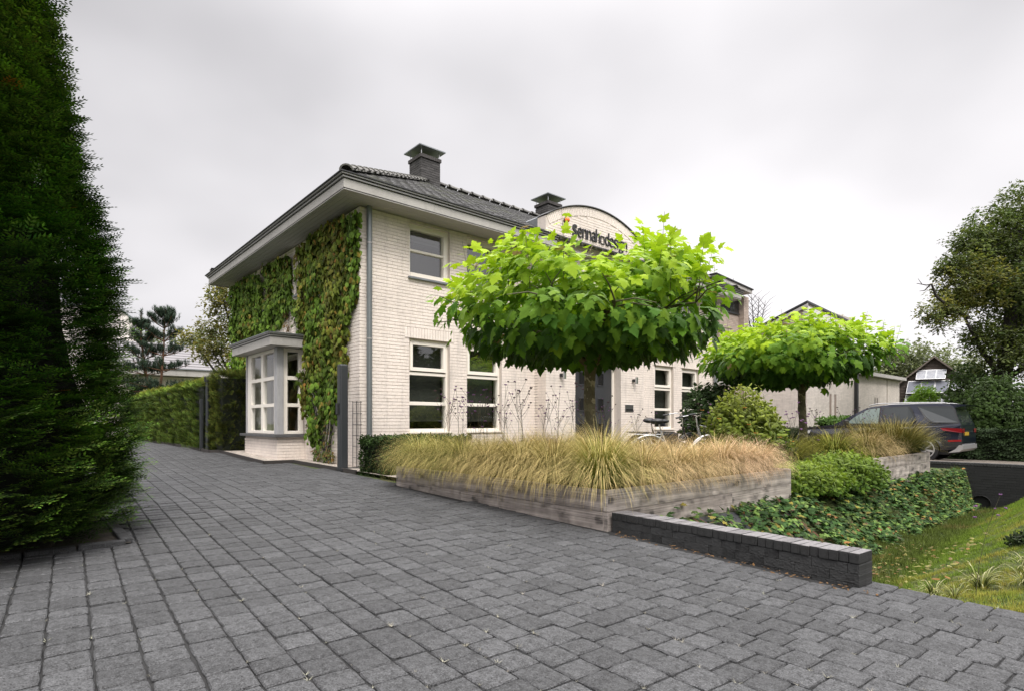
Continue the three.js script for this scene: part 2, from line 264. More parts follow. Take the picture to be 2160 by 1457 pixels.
// ================================================================= paved driveway: every stone its own geometry
const ROW = new THREE.Vector2(0.054, -0.9985), ACR = new THREE.Vector2(0.9985, 0.054);   // along and across the rows
{
  const drive = new THREE.Group(); drive.name = numbered('driveway'); drive.userData.kind = 'structure'; scene.add(drive);
  // bedding sheet a little under the stones
  const bed = new B(); for (let i = 0; i < PROFILE.length - 1; i++) { const [za, ya] = PROFILE[i], [zb, yb] = PROFILE[i + 1]; if (zb > 12 || za < -22) continue; bed.quad([-9.5, yb - 0.013, zb], [-0.55, yb - 0.013, zb], [-0.55, ya - 0.013, za], [-9.5, ya - 0.013, za]); }
  part('bedding', bed.geo(), M.joint, drive);
  const NV = 12, NEAR = [], FAR = [];
  function stone(seed, n, w, l, h) {              // irregular tumbled block: top ring, worn shoulder, sides
    const R = rng(seed), b = new B(), top = [], sh = [], lo = [];
    const pts = [];
    const per = n / 4;
    for (let s = 0; s < 4; s++) for (let k = 0; k < per; k++) { const t = k / per; const q = [[-1 + 2 * t, -1], [1, -1 + 2 * t], [1 - 2 * t, 1], [-1, 1 - 2 * t]][s]; pts.push([q[0], q[1], k === 0]); }
    for (const [x, z, corner] of pts) {
      const cut = corner ? 0.985 - 0.03 * R() : 1, ox = x * w / 2 * cut - (Math.abs(x) === 1 ? Math.sign(x) * R() * 0.0028 : 0), oz = z * l / 2 * cut - (Math.abs(z) === 1 ? Math.sign(z) * R() * 0.0028 : 0);
      const inset = 0.003 + R() * 0.005;
      top.push([ox - Math.sign(ox) * inset, h + (R() - 0.5) * 0.0025, oz - Math.sign(oz) * inset]); sh.push([ox, h - 0.004 - R() * 0.004, oz]); lo.push([ox, h - 0.045, oz]);
    }
    const c = [0, h + 0.002 + R() * 0.003, 0], N = pts.length;
    for (let i = 0; i < N; i++) { const j = (i + 1) % N; b.tri(c, top[j], top[i]); b.quad(top[i], top[j], sh[j], sh[i]); b.quad(sh[i], sh[j], lo[j], lo[i]); }
    return b.geo();
  }
  for (let i = 0; i < NV; i++) { NEAR.push(stone(100 + i, 12, 1, 1, 0).scale(1, 1, 1)); }
  // unit stones are rebuilt at two lengths so that shoulders keep their true width
  const W0 = 0.163, LENS = [0.135, 0.165, 0.20];
  NEAR.length = 0; for (const l of LENS) for (let i = 0; i < 6; i++) { const g = stone(200 + i + l * 1000, 12, W0, l - 0.0035, 0); const u = g.attributes.uv; const ox = i * 0.37, oy = i * 0.21 + l; for (let k = 0; k < u.count; k++) u.setXY(k, u.getX(k) + ox, u.getY(k) + oy); NEAR.push(g); }
  for (const l of LENS) for (let i = 0; i < 4; i++) FAR.push(stone(300 + i + l * 1000, 4, W0, l - 0.0035, 0));
  const R = rng(77), list = [];
  const inside = (x, z) => {                      // where the driveway is paved
    if (z > 8.38 && x > -0.9) return x < -0.46;
    if (z > 2.4 && x > -0.63 - 0.004) return false;
    if (z > 6.2 && z < 8.4 && x > -0.62 - 0.072 * (z - 6.29)) return false;
    if (z <= 2.4 && z > -2.4 && x > -0.37) return z > 0.75 ? x < -0.5 + 0.12 : false;
    if (z <= -2.4 && z > -5.8 && x > -0.92) return false;
    if (z <= -5.8 && x > -1.12) return false;
    const dx = x + 4.42, dz = z - 3.0;            // bed of the conifer
    if (z < 4.35 && x < -4.12) return false;
    return x > -9.4 && z > -21.5;
  };
  const PITCH = W0 + 0.0045;
  for (let r = -8; r < 52; r++) {                 // rows across
    const a0 = -0.62 - r * PITCH; let t = -2.2 + R() * 0.2;
    const lean = (R() - 0.5) * 0.004;
    while (t < 31) {
      const li = a0 > -2.1 && t < 3.2 ? (R() < 0.8 ? 1 : 0) : [0, 1, 1, 2, 0, 2][Math.floor(R() * 6)], l = LENS[li];
      const a = a0 + lean, tt = t + l / 2, x = a * ACR.x + tt * ROW.x + 0.0, z = 9.0 + a * ACR.y + tt * ROW.y + 0.03;
      t += l;
      const yaw = (R() - 0.5) * 0.03, vr = R(), mr = R(), dy = (R() - 0.5) * 0.006, jx = (R() - 0.5) * 0.004, tilt = (R() - 0.5) * 0.03, tilt2 = (R() - 0.5) * 0.03;
      if (!inside(x + 0.02, z) || !inside(x + 0.06, z)) continue;
      list.push({ x: x + jx, z, yaw, vr, mr, dy, li, tilt, tilt2 });
    }
  }
  const fwd = new THREE.Vector2(0.6532, -0.7572), rgt = new THREE.Vector2(0.7572, 0.6532);
  for (const s of list) { const dx = s.x - EYE.x, dz = s.z - EYE.z, F = dx * fwd.x + dz * fwd.y, X = dx * rgt.x + dz * rgt.y, px = X / F * 1210, py = 1.0 / F * 1210; s.F = F; s.seen = F > 0.3 && Math.abs(px) < 1100 && py < 590 && !(s.x < -3.4 && s.z < 4.3); s.size = s.seen ? 1 / (F * F) : 0; }
  list.sort((a, b) => b.size - a.size);
  const m4 = new THREE.Matrix4(), q = new THREE.Quaternion(), e = new THREE.Euler(), rest = [];
  const rowTurn = Math.atan2(ROW.x, -ROW.y) * -1;
  list.forEach((s, i) => {
    e.set(s.tilt * 0.25, rowTurn + s.yaw + (s.vr > 0.5 ? Math.PI : 0), s.tilt2 * 0.25); q.setFromEuler(e);
    const y = gy(s.z) + s.dy, lots = i < 300;
    if (lots) { const m = part('paving_stone', NEAR[s.li * 6 + Math.floor(s.vr * 6)], M.paver[Math.floor(s.mr * 5)], drive); m.position.set(s.x, y, s.z); m.quaternion.copy(q); }
    else { const near = s.seen && s.F < 8.5, g = near ? NEAR[s.li * 6 + Math.floor(s.vr * 6)] : FAR[s.li * 4 + Math.floor(s.vr * 4)]; rest.push({ g, m: new THREE.Matrix4().compose(new THREE.Vector3(s.x, y, s.z), q, new THREE.Vector3(1, 1, 1)), k: [0.92, 1.0, 0.84, 1.08, 0.76][Math.floor(s.mr * 5)] * (0.84 + 0.32 * fbm(s.x * 0.9 + 20, s.z * 0.9 + 40, 6, 3)), near }); }
  });
  const bb = new B(); M.paverMix = std(rgb(0.128, 0.130, 0.1345), { roughness: 0.78, map: rep(grit, 1.1), bumpMap: rep(gritB, 0.8), bumpScale: 0.006, vertexColors: true });
  for (const s of rest) { const before = bb.p.length / 3; bb.add(s.g, s.m); for (let k = before * 3; k < bb.p.length; k++) bb.c[k] = s.k; }
  bb.hasC = true;
  stuffed(part('paving_stones', bb.geo(), M.paverMix, drive));
  // dry weeds and moss in the joints
  const wb = new B(); for (let k = 0; k < 7; k++) { const a = k / 7 * 6.28 + k, l = 0.012 + 0.012 * ((k * 37 % 10) / 10), h = 0.004 + 0.012 * ((k * 53 % 10) / 10); const c = Math.cos(a), s = Math.sin(a); wb.tri([-s * 0.0013, 0, c * 0.0013], [s * 0.0013, 0, -c * 0.0013], [c * l, h, s * l]); }
  const vis = list.filter((s) => s.seen && s.F < 7), NW = 150, wm = new THREE.InstancedMesh(wb.geo(), std(rgb(0.42, 0.4, 0.33), { side: THREE.DoubleSide, roughness: 0.9 }), NW), RW = rng(5), cc = new THREE.Color();
  for (let i = 0; i < NW; i++) { const s = vis[Math.floor(RW() * RW() * vis.length)] ?? vis[0], sx = RW() < 0.5 ? 1 : -1, along = (RW() - 0.5) * 0.16, clump = RW(); const x = s.x + sx * 0.085, z = s.z + (clump < 0.75 ? sx * 0.08 : along); const k = 0.5 + RW() * 1.1; wm.setMatrixAt(i, m4.compose(new THREE.Vector3(x + (RW() - 0.5) * 0.02, gy(z) - 0.005, z + (RW() - 0.5) * 0.02), q.setFromEuler(e.set(0, RW() * 6.28, 0)), new THREE.Vector3(k, k, k))); const g = 0.4 + RW() * 0.5; wm.setColorAt(i, cc.setRGB(g, g * (0.95 + RW() * 0.1), g * 0.95)); }
  wm.name = 'joint_weeds'; wm.userData = { kind: 'stuff' }; drive.add(wm);
}

// ================================================================= the office villa
const villa = thing('office_villa', 'cream painted brick villa with wide grey eaves and an arched front bearing lettering', 'building');
M.brickMix = std(rgb(1, 1, 1), { roughness: 0.82, map: rep(grimeT, 2.6), bumpMap: rep(nBump, 0.5), bumpScale: 0.004, vertexColors: true });
const CREAM = [0.83, 0.745, 0.672];
// bricks in courses over a wall plane: place(a, b, d) maps along, up, out to the world; holes are [a0, a1, b0, b1]
function brickFace(b, place, a0, a1, b0, b1, holes, seed, opt = {}) {
  const C = 0.0625, H = 0.0535, L = 0.2195, J = 0.0025, R = rng(seed), col0 = opt.col ?? CREAM, varc = opt.vary ?? 0.03, out = opt.out ?? 0.011;
  const brick = (x0, x1, y0, y1) => {
    if (x1 - x0 < 0.012) return;
    const d = (R() - 0.5) * 0.004, k = 1 + (R() - 0.5) * 2 * varc, col = col0.map((q) => q * k);
    const q = (x, y, z) => place(x, y, z), z1 = d, z0 = -out - 0.006;
    const A = q(x0, y0, z1), Bq = q(x1, y0, z1), Cq = q(x1, y1, z1), D = q(x0, y1, z1), E = q(x0, y0, z0), F = q(x1, y0, z0), G = q(x1, y1, z0), I = q(x0, y1, z0);
    b.quad(A, Bq, Cq, D, col); b.quad(D, Cq, G, I, col); b.quad(E, F, Bq, A, col); b.quad(E, A, D, I, col); b.quad(Bq, F, G, Cq, col);
  };
  let row = 0;
  for (let y = b0; y + H <= b1 + 0.001; y += C, row++) {
    let spans = [[a0, a1]];
    if (opt.clip) spans = opt.clip(y, y + H, spans);
    for (const [h0, h1, v0, v1] of holes) if (y < v1 - 0.004 && y + H > v0 + 0.004) spans = spans.flatMap(([s, e]) => h1 <= s || h0 >= e ? [[s, e]] : [[s, h0], [h1, e]].filter(([p, q]) => q - p > 0.01));
    const shift = (row % 2 ? 0.11 : 0) + (R() < 0.25 ? 0.055 : 0);
    for (const [s, e] of spans) { let x = Math.floor((s - shift) / (L + J)) * (L + J) + shift; while (x < e) { const xa = Math.max(s, x), xe = Math.min(e, x + L); brick(xa, xe, y, y + H); x += L + J; } }
  }
  return brick;
}
function slab(pts, holes, depth, place) {         // wall body with openings, pushed inwards
  const s = new THREE.Shape(pts.map(([a, b]) => new THREE.Vector2(a, b)));
  for (const [a, c, b, d] of holes) s.holes.push(new THREE.Path([[a, b], [a, d], [c, d], [c, b]].map(([x, y]) => new THREE.Vector2(x, y))));
  const g = nonIdx(new THREE.ExtrudeGeometry(s, { depth, bevelEnabled: false })), P = g.attributes.position.array, b = new B();
  for (let i = 0; i < P.length; i += 9) { const t = [0, 1, 2].map((k) => place(P[i + 3 * k], P[i + 3 * k + 1], P[i + 3 * k + 2] - depth - 0.011)); b.tri(...t); }
  return b;
}
const front = (z0) => (a, b, d) => [a, b, z0 + d], leftw = (x0) => (a, b, d) => [x0 - d, b, -a];      // left wall: a runs backwards
const GW = [[1.03, 1.97], [2.40, 3.34], [8.96, 9.90], [10.33, 11.27]], GY = [0.80, 2.60], FY = [3.78, 4.885];
const gHoles = GW.map(([a, c]) => [a, c, GY[0], GY[1]]), fHoles = GW.map(([a, c]) => [a, c, FY[0], FY[1]]);
const TOP = 4.885, WID = 12.3, DEEP = 7.85, BASE = -0.2;
{
  // walls with their openings
  const wings = slab([[0.02, BASE], [4.33, BASE], [4.33, TOP - 0.003], [0.02, TOP - 0.003]], [...gHoles.slice(0, 2), ...fHoles.slice(0, 2).map(([a, c, b]) => [a, c, b, TOP - 0.06])], 0.28, front(0));
  const wingR = slab([[7.97, BASE], [12.28, BASE], [12.28, TOP - 0.003], [7.97, TOP - 0.003]], [...gHoles.slice(2), ...fHoles.slice(2).map(([a, c, b]) => [a, c, b, TOP - 0.06])], 0.28, front(0));
  part('wall', wings.geo(), M.mortar, villa); part('wall', wingR.geo(), M.mortar, villa);
  const arc = []; const CXA = 6.15, RA = 3.36, CYA = 6.18 - RA; for (let i = 0; i <= 28; i++) { const a = lerp(-1, 1, i / 28) * Math.asin(1.81 / RA); arc.push([CXA + RA * Math.sin(a), CYA + RA * Math.cos(a)]); }
  part('front_bay', slab([[4.345, BASE], [7.955, BASE], ...arc.slice().reverse().map(([x, y]) => [clamp(x, 4.345, 7.955), y - 0.012])], [[5.30, 7.0, 0.12, 2.62]], 0.28, front(0.36)).geo(), M.mortar, villa);
  part('side_wall', slab([[0.02, BASE], [DEEP, BASE], [DEEP, TOP - 0.003], [0.02, TOP - 0.003]], [[2.25, 3.15, 3.78, TOP - 0.06], [4.75, 5.65, 3.78, TOP - 0.06], [3.0, 4.4, 0.75, 2.45]], 0.28, leftw(0)).geo(), M.mortar, villa);
  part('back_wall', new B().box(0.3, BASE, -DEEP, 12.0, TOP, -DEEP + 0.28).geo(), M.mortar, villa);
  part('side_wall', new B().box(12.0, BASE, -DEEP, 12.285, TOP - 0.003, -0.30).geo(), M.mortar, villa);
  // brickwork
  const lint = (h) => h.map(([a, c, b, d]) => [a, c, b, d]);
  const solder = GW.map(([a, c]) => [a - 0.1, c + 0.1, GY[1], GY[1] + 0.21]);
  const bl = new B(); brickFace(bl, front(0), 0, 4.33, 0.06, TOP, [...gHoles, ...fHoles, ...solder], 11); const br = new B(); brickFace(br, front(0), 7.97, 12.3, 0.06, TOP, [...gHoles, ...fHoles, ...solder], 12);
  const soldier = (b, x0, x1, y0, y1, z, seed) => { const R = rng(seed), n = Math.round((x1 - x0) / 0.0625), w = (x1 - x0) / n; for (let i = 0; i < n; i++) { const k = 1 + (R() - 0.5) * 0.08, o = (R() - 0.5) * 0.003; b.box(x0 + i * w, y0 + 0.004, z - 0.02, x0 + i * w + w - 0.008, y1 - 0.008, z + o, CREAM.map((q) => q * k), 'b'); } };
  solder.forEach(([a, c, b, d], i) => soldier(i < 2 ? bl : br, a, c, b, d, 0, 30 + i));
  stuffed(part('brickwork', bl.geo(), M.brickMix, villa)); stuffed(part('brickwork', br.geo(), M.brickMix, villa));
  const bc = new B();
  brickFace(bc, front(0.36), 4.33, 7.97, 0.06, 6.2, [[5.30, 7.0, 0.0, 2.62], [5.2, 7.1, 2.62, 2.83]], 13, { clip: (y0, y1, sp) => { const ri = RA - 0.225, q = (y1 - CYA) / ri; if (y1 < CYA + Math.sqrt(Math.max(0, ri * ri - 1.82 * 1.82))) return sp; if (q >= 1) return []; const w = Math.sqrt(ri * ri - (y1 - CYA) ** 2); return [[Math.max(4.33, CXA - w), Math.min(7.97, CXA + w)]]; } });
  soldier(bc, 5.2, 7.1, 2.62, 2.83, 0.36, 44);
  { const R = rng(51), n = 62, span = Math.asin(1.81 / RA); for (let i = 0; i < n; i++) { const a = lerp(-span, span, (i + 0.5) / n), w = 2 * span * RA / n - 0.009, k = 1 + (R() - 0.5) * 0.08; const g = new THREE.BoxGeometry(w, 0.205, 0.03); const m = new THREE.Matrix4().makeRotationZ(-a); m.setPosition(CXA + (RA - 0.118) * Math.sin(a), CYA + (RA - 0.118) * Math.cos(a), 0.345 + (R() - 0.5) * 0.003); const at = bc.c.length; bc.add(g, m, true); for (let q = at; q < bc.c.length; q += 3) { bc.c[q] = CREAM[0] * k; bc.c[q + 1] = CREAM[1] * k; bc.c[q + 2] = CREAM[2] * k; } } bc.hasC = true; }
  brickFace(bc, (a, b, d) => [4.33 - d, b, 0.35 - a], 0, 0.35, 0.06, TOP, [], 14);   // the bay's flanks
  brickFace(bc, (a, b, d) => [7.97 + d, b, a], 0, 0.35, 0.06, TOP, [], 15);
  stuffed(part('brickwork', bc.geo(), M.brickMix, villa));
  const bs = new B(); brickFace(bs, leftw(0), 0.013, DEEP, 0.06, TOP, [[2.25, 3.15, 3.78, TOP], [4.75, 5.65, 3.78, TOP], [2.62, 4.75, 0.7, 2.5]], 16);
  stuffed(part('brickwork', bs.geo(), M.brickMix, villa));

  // eaves: boarded soffit, fascia, stepped gutter
  const E0 = -0.55, X1 = WID + 0.55, Z0 = 0.55, Z1 = -DEEP - 0.55;
  const nb = 6, bw = 0.55 / nb;
  for (let i = 0; i < nb; i++) {
    const o = i * bw;
    for (const [xa, xb] of [[E0 + o, 4.33], [7.97, X1 - o]]) part('soffit_board', new B().box(xa, TOP, Z0 - o - bw + 0.005, xb, TOP + 0.018, Z0 - o).geo(), M.soffit, villa);
    part('soffit_board', new B().box(E0 + o, TOP, Z1 + o, E0 + o + bw - 0.005, TOP + 0.018, Z0 - o - bw).geo(), M.soffit, villa);
    part('soffit_board', new B().box(X1 - o - bw + 0.005, TOP, Z1 + o, X1 - o, TOP + 0.018, Z0 - o - bw).geo(), M.soffit, villa);
  }
  part('soffit_backing', new B().box(E0 + 0.01, TOP + 0.02, Z1 + 0.01, X1 - 0.01, TOP + 0.04, Z0 - 0.01).geo(), M.soffit, villa);
  const seg = [[E0, 4.5], [7.8, X1]];
  const run = (name, out, th, y0, y1, mat) => {
    for (const [xa, xb] of seg) part(name, new B().box(xa === E0 ? E0 - out : xa, y0, Z0 + out - th, xb === X1 ? X1 + out : xb, y1, Z0 + out).geo(), mat, villa);
    part(name, new B().box(E0 - out, y0, Z1 - out, E0 - out + th, y1, Z0 + out - th - 0.001).geo(), mat, villa);
    part(name, new B().box(X1 + out - th, y0, Z1 - out, X1 + out, y1, Z0 + out - th - 0.001).geo(), mat, villa);
    part(name, new B().box(E0 - out + th, y0, Z1 - out, X1 + out - th, y1, Z1 - out + th).geo(), mat, villa);
  };
  run('fascia', 0, 0.03, TOP - 0.012, TOP + 0.165, M.fascia);
  run('gutter', 0.004, 0.04, TOP + 0.166, TOP + 0.181, M.gutterDark);
  run('gutter', 0.03, 0.07, TOP + 0.182, TOP + 0.207, M.gutterPale);
  run('gutter', 0.036, 0.07, TOP + 0.208, TOP + 0.223, M.gutterDark);
  run('gutter', 0.062, 0.1, TOP + 0.224, TOP + 0.249, M.gutterPale);
  run('gutter', 0.085, 0.13, TOP + 0.250, TOP + 0.268, M.gutterDark);

  // hipped roof with lapped tiles
  const EY = TOP + 0.255, T = 0.545, ex0 = E0 - 0.02, ex1 = X1 + 0.02, ez0 = Z0 + 0.02, ez1 = Z1 - 0.02, half = (ez0 - ez1) / 2, RY = EY + half * T, rx0 = ex0 + half, rx1 = ex1 - half, rz = (ez0 + ez1) / 2;
  const deck = new B(); const dy = -0.05;
  const c00 = [ex0 + 0.03, EY + dy, ez0 - 0.03], c10 = [ex1 - 0.03, EY + dy, ez0 - 0.03], c11 = [ex1 - 0.03, EY + dy, ez1 + 0.03], c01 = [ex0 + 0.03, EY + dy, ez1 + 0.03], ra = [rx0, RY + dy, rz], rb = [rx1, RY + dy, rz];
  deck.quad(c00, c10, rb, ra); deck.quad(c11, c01, ra, rb); deck.tri(c01, c00, ra); deck.tri(c10, c11, rb);
  const roof = part('roof', deck.geo(), M.tile, villa);
  M.tileMix = std(rgb(1, 1, 1), { roughness: 0.55, map: rep(n512, 0.9), bumpMap: rep(nBump, 0.4), bumpScale: 0.006, vertexColors: true });
  const tiles = new B(), RT = rng(91);
  const slope = (A, dirA, len, dirUp, wid) => {   // courses of tiles up a slope whose eave starts at A
    const CRS = 0.30, TW = 0.245; const nUp = Math.floor(half / (CRS / Math.hypot(1, T)) );
    for (let k = 0; k < nUp; k++) {
      const s0 = k * CRS / Math.hypot(1, T), s1 = s0 + (CRS + 0.05) / Math.hypot(1, T); const lo = s0 + 0.02, hi = len - s0 - 0.02;
      for (let a = Math.floor(lo / TW) * TW + (k % 2) * TW / 2; a < hi; a += TW) {
        const a0 = Math.max(a, lo), a1 = Math.min(a + TW - 0.006, hi); if (a1 - a0 < 0.03) continue;
        const j = (RT() - 0.5) * 0.008, kk = 0.09 * (0.75 + 0.6 * RT()), moss = RT() < 0.13 ? 1 : 0, col = [kk * 1.02, kk * (moss ? 1.06 : 1), kk * (moss ? 0.78 : 0.97)];
        const P = (u, s, l) => [A[0] + dirA[0] * u + dirUp[0] * s, A[1] + s * T + l, A[2] + dirA[2] * u + dirUp[2] * s];
        const mid = (a0 + a1) / 2, l0 = 0.034 + j, l1 = 0.004 + j;
        const p0 = P(a0, s0, l0), pm = P(mid, s0, l0 + 0.012), p1 = P(a1, s0, l0), q0 = P(a0, s1, l1), qm = P(mid, s1, l1 + 0.012), q1 = P(a1, s1, l1);
        tiles.quad(p0, pm, qm, q0, col); tiles.quad(pm, p1, q1, qm, col); tiles.quad(P(a0, s0, l0 - 0.026), P(a1, s0, l0 - 0.026), p1, p0, col.map((c) => c * 0.9)); tiles.tri(p0, p1, pm, null, col.map((c) => c * 0.9));
      }
    }
  };
  slope([ex0, EY, ez0], [1, 0, 0], ex1 - ex0, [0, 0, -1]); slope([ex0, EY, ez1], [0, 0, 1], ez0 - ez1, [1, 0, 0]); slope([ex1, EY, ez0], [0, 0, -1], ez0 - ez1, [-1, 0, 0]); slope([ex1, EY, ez1], [-1, 0, 0], ex1 - ex0, [0, 0, 1]);
  stuffed(part('roof_tiles', tiles.geo(), M.tileMix, roof));
  const ridgeTile = (() => { const b = new B(), n = 8, L = 0.36, r0 = 0.115, r1 = 0.098; const ring = (r, z) => Array.from({ length: n + 1 }, (_, i) => { const a = Math.PI * (i / n) ; return [Math.cos(a) * r, Math.sin(a) * r * 0.85, z]; }); const A = ring(r0, 0), C = ring(r1, -L), I = ring(r0 - 0.018, 0); for (let i = 0; i < n; i++) { b.quad(A[i], A[i + 1], C[i + 1], C[i]); b.quad(I[i + 1], A[i + 1], A[i], I[i]); } const K = ring(r0 + 0.012, 0.0), K2 = ring(r0 + 0.012, -0.035); for (let i = 0; i < n; i++) { b.quad(K[i], K[i + 1], K2[i + 1], K2[i]); b.quad(A[i + 1], K[i + 1], K[i], A[i]); } return b.geo(); })();
  const lay = (from, to, step, mats) => { const d = new THREE.Vector3().subVectors(to, from), n = Math.floor(d.length() / step); d.normalize(); for (let i = 0; i < n; i++) { const m = part('ridge_tile', ridgeTile, mats[i % mats.length], roof); m.position.copy(from).addScaledVector(d, i * step); m.lookAt(m.position.clone().addScaledVector(d, -1)); } };
  const V = (x, y, z) => new THREE.Vector3(x, y, z), lift = 0.035;
  lay(V(ex0 + 0.1, EY + 0.1 * T + lift, ez0 - 0.1), V(rx0, RY + lift, rz), 0.335, [M.ridge]); lay(V(ex0 + 0.1, EY + 0.1 * T + lift, ez1 + 0.1), V(rx0, RY + lift, rz), 0.335, [M.ridge]);
  lay(V(ex1 - 0.1, EY + 0.1 * T + lift, ez0 - 0.1), V(rx1, RY + lift, rz), 0.335, [M.ridge]); lay(V(ex1 - 0.1, EY + 0.1 * T + lift, ez1 + 0.1), V(rx1, RY + lift, rz), 0.335, [M.ridge]);
  lay(V(rx0 + 0.3, RY + lift + 0.01, rz), V(rx1, RY + lift + 0.01, rz), 0.40, [M.ridgeB, M.ridge, M.ridgeB]);

  // arched parapet: zinc barrel behind the bay and a dark capping
  part('barrel_roof', prism([[4.336, 4.93], [7.964, 4.93], ...arc.slice().reverse().map(([x, y]) => [clamp(x, 4.336, 7.964), y])], 0.075, -2.6, 'z'), M.zinc, villa);
  { const b = new B(); for (let i = 0; i < arc.length - 1; i++) { const [xa, ya] = arc[i], [xb, yb] = arc[i + 1], r = (RA + 0.022) / RA, P = (x, y, k, z) => [CXA + (x - CXA) * k, CYA + (y - CYA) * k, z]; const k0 = 1.0012, z0 = 0.02, z1 = 0.395; b.quad(P(xa, ya, k0, z1), P(xb, yb, k0, z1), P(xb, yb, r, z1), P(xa, ya, r, z1)); b.quad(P(xa, ya, r, z1), P(xb, yb, r, z1), P(xb, yb, r, z0), P(xa, ya, r, z0)); b.quad(P(xb, yb, k0, z1), P(xa, ya, k0, z1), P(xa, ya, k0, z0), P(xb, yb, k0, z0)); } part('arch_capping', b.geo(), M.stoneDark, villa); }

  // chimneys
  const chim = new B(); M.chBrick = std(rgb(1, 1, 1), { roughness: 0.82, bumpMap: rep(nBump, 0.25), bumpScale: 0.006, vertexColors: true });
  const chimney = (x, z, y1, seed) => {
    const w = 0.6, y0 = 7.0, x0 = x, x1 = x + w, z1 = z, z0 = z - w, c = part('chimney', new B().box(x0 + 0.012, y0, z0 + 0.012, x1 - 0.012, y1 - 0.02, z1 - 0.012).geo(), M.blackRough, villa);
    const b = new B(), o = { col: [0.058, 0.055, 0.054], vary: 0.38 };
    brickFace(b, front(z1), x0, x1, y0, y1 - 0.09, [], seed, o); brickFace(b, leftw(x0), -z1, -z0, y0, y1 - 0.09, [], seed + 1, o); brickFace(b, (a, q, d) => [x1 + d, q, a], z0, z1, y0, y1 - 0.09, [], seed + 2, o); brickFace(b, (a, q, d) => [a, q, z0 - d], x0, x1, y0, y1 - 0.09, [], seed + 3, o);
    { const R = rng(seed + 9), e = 0.03; for (let i = 0; i < 10; i++) { const f = (i + 0.02) / 10, g = (i + 0.92) / 10, k = 0.05 * (0.8 + 0.7 * R()), cc = [k * 1.1, k, k * 0.97]; b.box(lerp(x0 - e, x1 + e, f), y1 - 0.088, z1 - 0.1, lerp(x0 - e, x1 + e, g), y1, z1 + e, cc); b.box(lerp(x0 - e, x1 + e, f), y1 - 0.088, z0 - e, lerp(x0 - e, x1 + e, g), y1, z0 + 0.1, cc); if (i > 1 && i < 8) { b.box(x0 - e, y1 - 0.088, lerp(z0 - e, z1 + e, f), x0 + 0.1, y1, lerp(z0 - e, z1 + e, g), cc); b.box(x1 - 0.1, y1 - 0.088, lerp(z0 - e, z1 + e, f), x1 + e, y1, lerp(z0 - e, z1 + e, g), cc); } } }
    stuffed(part('bricks', b.geo(), M.chBrick, c));
    const cx = (x0 + x1) / 2, cz = (z0 + z1) / 2, hw = 0.41, py = y1 + 0.17;
    for (const [sx, sz] of [[-1, -1], [1, -1], [1, 1], [-1, 1]]) { const p = new THREE.CylinderGeometry(0.011, 0.011, 0.19, 6); p.translate(cx + sx * 0.28, y1 + 0.09, cz + sz * 0.28); part('hood_post', p, M.steel, c); }
    const h = new B(); h.box(cx - hw, py, cz - hw, cx + hw, py + 0.028, cz + hw); const A = [cx, py + 0.26, cz], q = (sx, sz) => [cx + sx * (hw - 0.01), py + 0.029, cz + sz * (hw - 0.01)]; h.tri(q(-1, 1), q(1, 1), A); h.tri(q(1, 1), q(1, -1), A); h.tri(q(1, -1), q(-1, -1), A); h.tri(q(-1, -1), q(-1, 1), A);
    part('hood', h.geo(), M.zinc, c);
  };
  chimney(3.43, -3.45, 8.10, 400); chimney(8.30, -3.62, 8.13, 420);
}

